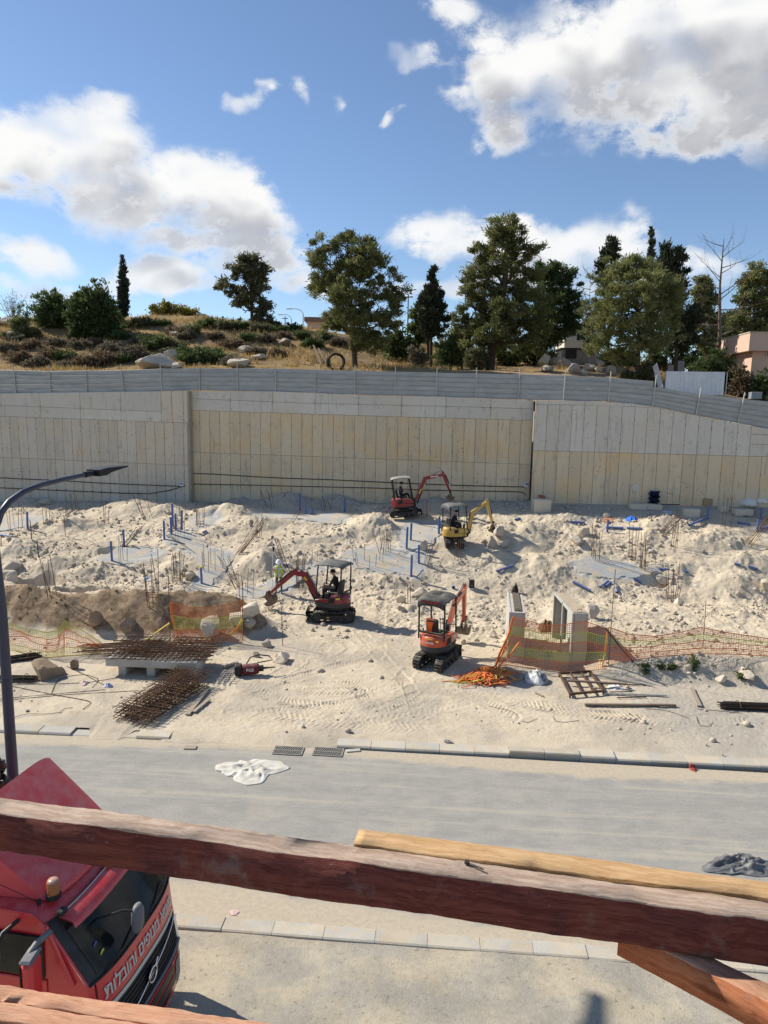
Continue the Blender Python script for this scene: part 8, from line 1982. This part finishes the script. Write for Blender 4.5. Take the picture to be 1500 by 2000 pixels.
# sun visor with pale edge
vz = [[(face(2.90, y)[0]+.04+o, y, z-.03*abs(y)**3) for y in np.linspace(-1.02, 1.06, 17)] for o, z in ((0, 2.985), (.20, 2.93), (.235, 2.86))]
v = MB().grid(vz).grid([[(x, y, z-.02) for x, y, z in row] for row in vz]).build('sun_visor', M_TRED, TRK); MB().tube([(x-.008, y, z+.008) for x, y, z in vz[0]], .012, 5).build('visor_edge', M_TWHITE, v)
for y in (-1.0, .1): MB().box((face(2.9, y)[0]+.07, y, 3.02), (.10, .14, .07), bev=.015).build('visor_bracket', M_TBLACK, v)
# front: lettering panel, strip, grille, badge, bumper
MB().grid(fgrid(1.635, 2.06, -1.08, 1.08, .014, 4, 21)).build('front_panel', M_TRED, TRK)
MB().grid(fgrid(1.555, 1.625, -1.05, 1.05, .022, 2, 21)).build('pale_strip', M_TWHITE, TRK)
MB().grid(fgrid(1.08, 1.55, -1.03, 1.03, .010, 4, 21)).build('grille', M_TBLACK, TRK)
for k in range(6): MB().tube([face(1.13+.07*k, y, .022) for y in np.linspace(-1.0, 1.0, 13)], .010, 4).build('grille_slat', M_TBLACK, TRK)
MB().tube([face(1.10+.42*t, -1.0+2.0*t, .045) for t in np.linspace(0, 1, 11)], .014, 5).build('grille_diagonal', M_CHROME, TRK)
c = face(1.31, 0, .06); rg_ = MB().tube([(c[0]+.0, .115*math.cos(a), c[2]+.115*math.sin(a)) for a in np.linspace(0, 6.283, 21)], .016, 6, caps=False); rg_.tube([(c[0], .08, c[2]+.08), (c[0], .16, c[2]+.17)], .014, 5); bd = rg_.build('badge_ring', M_CHROME, TRK); MB().cyl((c[0]-.02, 0, c[2]), (c[0]-.005, 0, c[2]), .10, 18).build('badge_disc', M_TBLACK, bd)
MB().tube([face(1.055, y, .03) for y in np.linspace(-1.06, 1.06, 13)], .03, 6).build('chrome_strip', M_TGREY, TRK)
b = MB(); lo = lambda z, y: (.20-.26*abs(y/1.25)**4+(0 if z > .5 else -.05), y, z)
b.grid([[lo(z, y) for y in np.linspace(-1.25, 1.25, 25)] for z in (.34, .45, .6, .8, 1.0)])
b.grid([[(lo(1.0, y)[0]-d, y, 1.0+.01*(d > 0)) for y in np.linspace(-1.25, 1.25, 25)] for d in (0, .12)])
for sg in (-1, 1): b.add([(-.06, sg*1.25, .34), (-.06, sg*1.25, 1.0), (-.75, sg*1.25, 1.0), (-.75, sg*1.25, .5)], [(0, 1, 2, 3)])
b.build('bumper', M_TRED, TRK)
for z0, z1, y1 in ((.83, .97, .62), (.62, .78, .66), (.42, .56, .6)): MB().grid([[(lo(z, y)[0]+.012, y, z) for y in np.linspace(-y1, y1, 15)] for z in (z0, z1)]).build('lower_grille', M_TBLACK, TRK)
for sg in (-1, 1):
    MB().grid([[(lo(z, y)[0]+.014, sg*abs(y), z) for y in np.linspace(.68, .98, 6)] for z in (.52, .75, .95)]).build('lamp_recess', M_TGREY, TRK)
    MB().grid([[(face(z, y)[0]+.02, sg*y, z) for y in np.linspace(1.03, 1.18, 4)] for z in (1.02, 1.2, 1.42)]).build('headlight', M_LENS, TRK)
    MB().box((-.42, sg*1.24, .72), (.5, .10, .3), bev=.03).build('wheel_arch', M_TRED, TRK)
    w = MB().cyl((-1.15, sg*1.02, .5), (-1.15, sg*1.22, .5), .5, 24).build('wheel', M_RUBBER, TRK); MB().cyl((-1.15, sg*1.2, .5), (-1.15, sg*1.235, .5), .28, 16).build('rim', M_TGREY, w)
T_ = lambda y, z, out, tilt: Matrix.Translation(Vector(face(z, y, out))) @ Matrix.Rotation(-tilt, 4, 'Y') @ Matrix(((0, 0, 1, 0), (1, 0, 0, 0), (0, 1, 0, 0), (0, 0, 0, 1)))
HEB = 'סימא מנופים והובלות'[::-1]
lt = text_obj('lettering', HEB, .262, T_(0, 1.84, .03, .11), mat('pale_lettering', (.52, .51, .48), .5, .05, 3, bump=0), TRK, .002)
bb = [vtx.co.x for vtx in lt.data.vertices]; sc_ = 1.98/(max(bb)-min(bb)); lt.data.transform(Matrix.Diagonal((sc_, 1.1, 1, 1)) @ Matrix.Translation((-(max(bb)+min(bb))/2, 0, 0)))
for vtx in lt.data.vertices: vtx.co.z += -.16*abs(vtx.co.x/1.2)**3.2
text_obj('badge_lettering', 'VOLVO', .10, T_(-.86, 1.59, .0, .11) , M_TBLACK, TRK, .004)
# near side: door, window, mirrors
for sg in (-1,):
    MB().box((-1.35, sg*1.2, 2.45), (1.15, .03, .62), bev=.01).build('side_window', M_TGLASS, TRK)
    dr = MB().box((-1.35, sg*1.205, 1.55), (1.2, .03, 1.12), bev=.012).build('door', M_TRED, TRK); MB().box((-1.75, sg*1.23, 1.75), (.2, .03, .05), bev=.01).build('handle', M_TBLACK, dr)
    MB().tube([(-.72, sg*1.2, 2.92), (-.35, sg*1.21, 2.1)], .035, 6).build('window_pillar', M_TRED, TRK)
    MB().tube([(-.66, -1.19, 2.86), (-.72, -1.42, 2.84), (-.74, -1.54, 2.78)], .045, 6).build('mirror_arm', M_TGREY, TRK)
    m_ = MB().box((-.70, -1.56, 2.42), (.16, .30, .70), Matrix.Rotation(.15, 3, 'Z'), .05).build('mirror', M_TRED, TRK); MB().box((-.785, -1.57, 2.42), (.015, .25, .6), Matrix.Rotation(.15, 3, 'Z')).build('mirror_glass', M_TGLASS, m_); MB().box((-.70, -1.56, 2.79), (.17, .31, .06), Matrix.Rotation(.15, 3, 'Z'), .025).build('mirror_top', M_TGREY, m_)
    MB().tube([(-1.15, -1.18, 2.94), (-1.2, -1.42, 2.93), (-1.22, -1.55, 2.8)], .03, 6).build('mirror_arm', M_TBLACK, TRK); MB().box((-1.32, -1.58, 2.66), (.34, .16, .24), bev=.05).build('kerb_mirror', M_TGREY, TRK)
MB().tube([face(2.62, -.60, .03), (.05, -.56, 2.80), (.16, -.46, 2.72)], .016, 6).build('mirror_arm', M_TBLACK, TRK)
MB().lathe([(.0, .17), (.08, .16), (.125, .09), (.13, 0), (.125, -.10), (.08, -.17), (0, -.18)], 14, M=Matrix.Translation((.17, -.40, 2.58)) @ Matrix.Diagonal((.6, 1, 1.2, 1))).build('front_mirror', M_TGREY, TRK)
for y in (.98, 1.10): MB().box((-.35, y+.22, 2.72), (.14, .10, .42), bev=.04).build('mirror', M_TBLACK if y < 1 else M_TGREY, TRK)
# roof: deflector, beacon, aerial
N = 15; rows = []
for s_ in np.linspace(0, 1, N):
    x = -.88-1.22*s_; z = 3.16+1.03*s_**.95; hw = 1.0-.08*(1-s_)
    rows.append([(x+.14*(1-abs(y)**3)*(1-s_)*1.2, y*hw, z-(.10*abs(y)**6)) for y in np.linspace(-1, 1, 21)])
d = MB().grid(rows)
for sg in (-1, 1):
    j = 0 if sg < 0 else 20; d.grid([[rows[i][j] for i in range(N)], [(rows[i][j][0], rows[i][j][1]*1.01, 3.10) for i in range(N)]])
d.grid([rows[0], [(x+.02, y, 3.09) for x, y, z in rows[0]]]); d.grid([rows[-1], [(x+.05, y*.98, 3.12) for x, y, z in rows[-1]]])
d.build('roof_deflector', mat('faded_red_deflector', (.60, .07, .08), .55, .08, 1.3, bump=.03, spec=.4, dust=((.58, .24, .22), 4.0, .6)), TRK)
bc = MB().cyl((-.82, -.86, 3.10), (-.82, -.86, 3.17), .10, 14).build('beacon_base', M_TBLACK, TRK); MB().lathe([(.085, 0), (.085, .17), (.07, .20), (.0, .205)], 16, c=(-.82, -.86, 3.17)).build('beacon', M_AMBER, bc)
MB().tube([(-.95, -1.0, 3.10), (-1.5, -1.12, 3.42), (-2.4, -1.3, 3.95)], .007, 4).cyl((-.95, -1.0, 3.08), (-.95, -1.0, 3.14), .03, 8).build('aerial', M_TBLACK, TRK)
# behind the cab: frame rails and a coil of black hose
MB().box((-4.0, 0, .95), (3.6, .9, .25)).build('chassis', M_TBLACK, TRK)
MB().box((-4.4, 0, 2.1), (2.4, 2.2, 2.0), bev=.05).build('load_body', M_TGREY, TRK)
Mt = Matrix.Translation(TO) @ rotz(TA)
q = Mt @ Vector((-2.95, .55, 3.85)); t = thing('hose_coil', 'coil of thick black hose behind the red truck cab at the left edge', 'hose coil', q, TA)
for k in range(10): r_ = .38-.018*k+random.uniform(-.02, .02); MB().tube([(r_*math.cos(a)*.7+.1*math.sin(a*2+k), r_*math.sin(a), .06*k-.25+.12*math.cos(a)) for a in np.linspace(0, 6.5, 24)], .032, 6, caps=False).build('hose_loop', M_HOSE, t)
MB().cyl((0, 0, -.75), (0, 0, .1), .22, 14).build('reel', M_TBLACK, t)
# ------------------------------------------------------------------ street lamp
M_LAMP = mat('dark_blue_grey_paint', (.040, .044, .075), .42, .12, 2, bump=.03, spec=.5, dust=((.2, .2, .2), 2, .25))
b = at_Y(24, 1500, 12.2); lx, ly = b[0]-.0, 12.2; t = thing('street_lamp', 'dark blue-grey street lamp with curved arm and flat LED head at the left', 'street lamp', (lx, ly, 0))
lo_ = np.array([lx, ly, 0]); pts = [np.array([0, 0, 0.]), np.array([0, 0, 3.]), np.array([.0, 0, 6.2])]
for (px, py, Y) in ((-12, 1040, 12.22), (2, 1001, 12.3), (18, 980, 12.5), (45, 961, 12.85), (80, 947, 13.3), (125, 936, 13.9), (172, 926, 14.5)): pts.append(at_Y(px, py, Y)-lo_)
MB().tube(pts, [.105, .098, .085, .066, .062, .058, .055, .051, .047, .043], 14).build('pole', M_LAMP, t); MB().cyl((0, 0, 0), (0, 0, .05), .2, 12).cyl((0, 0, 4.95), (0, 0, 4.99), .1, 14).build('base_plate', M_LAMP, t)
e = at_Y(238, 913, 15.55)-lo_; s_ = pts[-1]; dv = Vector((e-s_).tolist()).normalized(); rt = dv.cross(Vector((0, 0, 1))).normalized(); up = rt.cross(dv); Mh = Matrix((dv, rt, up)).transposed().to_4x4(); Mh.translation = Vector(s_.tolist()); L_h = (Vector(e.tolist())-Vector(s_.tolist())).length
xform(MB().cyl((-.10, 0, 0), (.06, 0, 0), .062, 10).box((.10, 0, .0), (.12, .10, .09), bev=.02), Mh).build('bracket', M_TBLACK, t)
hp = [(.14, -.06), (.16, .07), (.42, .085), (L_h, .05), (L_h, .02), (.52, -.03), (.40, -.07)]
xform(MB().prism(hp, .34, None, .015), Mh).build('lamp_head', M_TBLACK, t); xform(MB().box((.78*L_h, 0, -.0), (.5*L_h, .26, .012), Matrix.Rotation(-.06, 3, 'Y')), Mh).build('led_panel', M_TGREY, t)
# ------------------------------------------------------------------ wooden rail in front of the viewer
def wood(key, c1, c2, ring=9.0, speck=None, rough=.8):
    m = bpy.data.materials.new(key); m.use_nodes = True; T = NT(m.node_tree); T.t.nodes.clear()
    out = T.n('ShaderNodeOutputMaterial'); b = T.n('ShaderNodeBsdfPrincipled'); T.t.links.new(b.outputs[0], out.inputs[0])
    pos = T.n('ShaderNodeTexCoord').outputs['Object']; st = T.v('MULTIPLY', pos, (1.6, 38, 38)); n0 = T.noise(pos, 2.2, 4, .6)
    n = T.noise(T.v('ADD', st, T.v('MULTIPLY', T.n('ShaderNodeCombineXYZ', ins={0: 0.0, 1: n0, 2: n0}).outputs[0], (1, 5, 5))), 2.0, 7, .65); f = T.noise(T.v('MULTIPLY', pos, (16, 430, 430)), 1.0, 4, .7)
    c = T.mix(T.ss(n, .36, .64), (*c1, 1), (*c2, 1)); c = T.mix(T.m('MULTIPLY', T.ss(f, .52, .66), .7), c, (c1[0]*.5, c1[1]*.5, c1[2]*.5, 1))
    bl = T.noise(pos, 5.0, 5, .7); c = T.mix(T.m('MULTIPLY', T.ss(bl, .58, .70), .5), c, (.20, .17, .15, 1))
    vo = T.n('ShaderNodeTexVoronoi', ins={'Vector': T.v('MULTIPLY', pos, (2.2, 12, 12)), 'Scale': 1.0}).outputs['Distance']; c = T.mix(T.m('MULTIPLY', T.ss(vo, .16, .06), .75), c, (c1[0]*.35, c1[1]*.3, c1[2]*.3, 1))
    if speck: c = T.mix(T.m('MULTIPLY', T.ss(T.noise(pos, 38, 3, .7), .66, .72), .7), c, (*speck, 1))
    T.t.links.new(c, b.inputs['Base Color']); b.inputs['Roughness'].default_value = rough; b.inputs['Specular IOR Level'].default_value = .2
    bp = T.n('ShaderNodeBump', ins={'Strength': .6, 'Distance': .004, 'Height': T.m('ADD', T.m('MULTIPLY', f, .5), n)}); T.t.links.new(bp.outputs[0], b.inputs['Normal']); return m
def beam(name, label, p, q, w, h, m_side, m_top, group=None, side=1, cat='beam', jit=.0021, loc_up=None, seed=1):
    """timber whose front top edge runs p -> q; w = depth away from the viewer, h = height"""
    p, q = np.array(p), np.array(q); e = (q-p); L = np.linalg.norm(e); e = e/L; up = np.array([0, 0, 1.0]); n = np.cross(up, e); n = n/np.linalg.norm(n); up = np.cross(e, n)
    if n[1] < 0 and side > 0: n = -n
    k = max(8, int(L/.02)); g = np.random.default_rng(seed); xs = np.linspace(0, L, k); cs = []; r = .0022
    prof = [(0, -h+r), (0, -r), (r, 0), (w-r, 0), (w, -r), (w, -h+r), (w-r, -h), (r, -h)]
    V = []
    for j, (a, b_) in enumerate(prof):
        na = np.convolve(g.normal(size=k+8), np.ones(9)/9, 'valid')*jit*2.2+g.normal(size=k)*jit*.35; nb_ = np.convolve(g.normal(size=k+8), np.ones(9)/9, 'valid')*jit*2.2
        V.append(np.stack([xs, a+na, b_+nb_], -1))
    V = np.stack(V, 1); m = len(prof); idx = np.arange(k*m).reshape(k, m); F = np.stack([idx[:-1], idx[1:], np.roll(idx, -1, 1)[1:], np.roll(idx, -1, 1)[:-1]], -1).reshape(-1, 4)
    me = mesh_np(name, V.reshape(-1, 3), F, m_side); me.materials.append(m_top); mi = np.tile(np.array([0, 1, 1, 1, 0, 0, 0, 0]), k-1); me.polygons.foreach_set('material_index', mi.astype(np.int32))  # paler m_top on the top face, darker m_side on all other faces
    import bmesh
    bm = bmesh.new(); bm.from_mesh(me); bm.verts.ensure_lookup_table(); bm.faces.new([bm.verts[i] for i in range(m)]); bm.faces.new([bm.verts[(k-1)*m+i] for i in range(m)]); bmesh.ops.recalc_face_normals(bm, faces=bm.faces); bm.to_mesh(me); bm.free()
    o = link(name, me); o.matrix_world = Matrix(((e[0], n[0], up[0], p[0]), (e[1], n[1], up[1], p[1]), (e[2], n[2], up[2], p[2]), (0, 0, 0, 1))); return tag(o, label, cat, group)
W_DK = wood('dark_red_timber', (.115, .032, .027), (.185, .062, .048), speck=(.26, .19, .16), rough=.95); W_TOP = wood('pale_pinkish_timber', (.36, .255, .19), (.50, .385, .30), speck=(.55, .50, .44)); W_YEL = wood('rough_yellow_timber', (.48, .29, .135), (.57, .375, .20)); W_YELS = wood('rough_yellow_timber_edge', (.30, .16, .06), (.40, .22, .09)); W_OR = wood('orange_brown_timber', (.52, .27, .165), (.60, .345, .225)); W_ORD = wood('orange_red_timber', (.36, .115, .05), (.46, .18, .085))
zb = 8.909
A_, B_ = at_z(0, 1588, zb), at_z(1500, 1797, zb); dl = B_-A_
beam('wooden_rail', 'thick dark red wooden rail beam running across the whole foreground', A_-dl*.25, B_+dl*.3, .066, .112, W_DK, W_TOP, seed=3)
nrm = np.array([-dl[1], dl[0], 0])/np.linalg.norm(dl[:2])
A2, B2 = at_z(690, 1649, zb+.008), at_z(1500, 1757, zb+.008); 
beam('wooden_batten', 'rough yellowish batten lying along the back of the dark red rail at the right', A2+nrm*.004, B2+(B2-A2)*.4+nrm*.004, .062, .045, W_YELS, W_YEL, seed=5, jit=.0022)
a = at_z(912, 1688, zb+.002); c = at_z(944, 1702, zb+.002); o = MB().cyl((0, 0, .004), tuple(c-a+np.array([0, 0, .006])), .0024, 8).cyl((-.001, 0, .002), (.0, 0, .009), .006, 10).build('nail', mat('steel_nail', (.10, .085, .075), .45, .2, 5, metal=.6), None, a); tag(o, 'bent steel nail lying on the top of the dark red rail', 'nail')
zc = zb-.118
C1, C2 = at_z(1282, 1846, zc), at_z(1520, 1966, zc); dc = C2-C1
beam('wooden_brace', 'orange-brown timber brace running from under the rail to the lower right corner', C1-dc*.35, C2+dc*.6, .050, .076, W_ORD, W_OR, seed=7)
zd = 8.62
D1, D2 = at_z(0, 1957.5, zd), at_z(290, 2000, zd); dd = D2-D1; E1_, E2_ = at_z(0, 1923, zd), at_z(500, 2000, zd); wd_ = abs(np.cross(dd[:2]/np.linalg.norm(dd[:2]), (E1_-D1)[:2]))
nd = np.array([-dd[1], dd[0], 0])/np.linalg.norm(dd[:2])
GP = 'pinkish planks side by side'
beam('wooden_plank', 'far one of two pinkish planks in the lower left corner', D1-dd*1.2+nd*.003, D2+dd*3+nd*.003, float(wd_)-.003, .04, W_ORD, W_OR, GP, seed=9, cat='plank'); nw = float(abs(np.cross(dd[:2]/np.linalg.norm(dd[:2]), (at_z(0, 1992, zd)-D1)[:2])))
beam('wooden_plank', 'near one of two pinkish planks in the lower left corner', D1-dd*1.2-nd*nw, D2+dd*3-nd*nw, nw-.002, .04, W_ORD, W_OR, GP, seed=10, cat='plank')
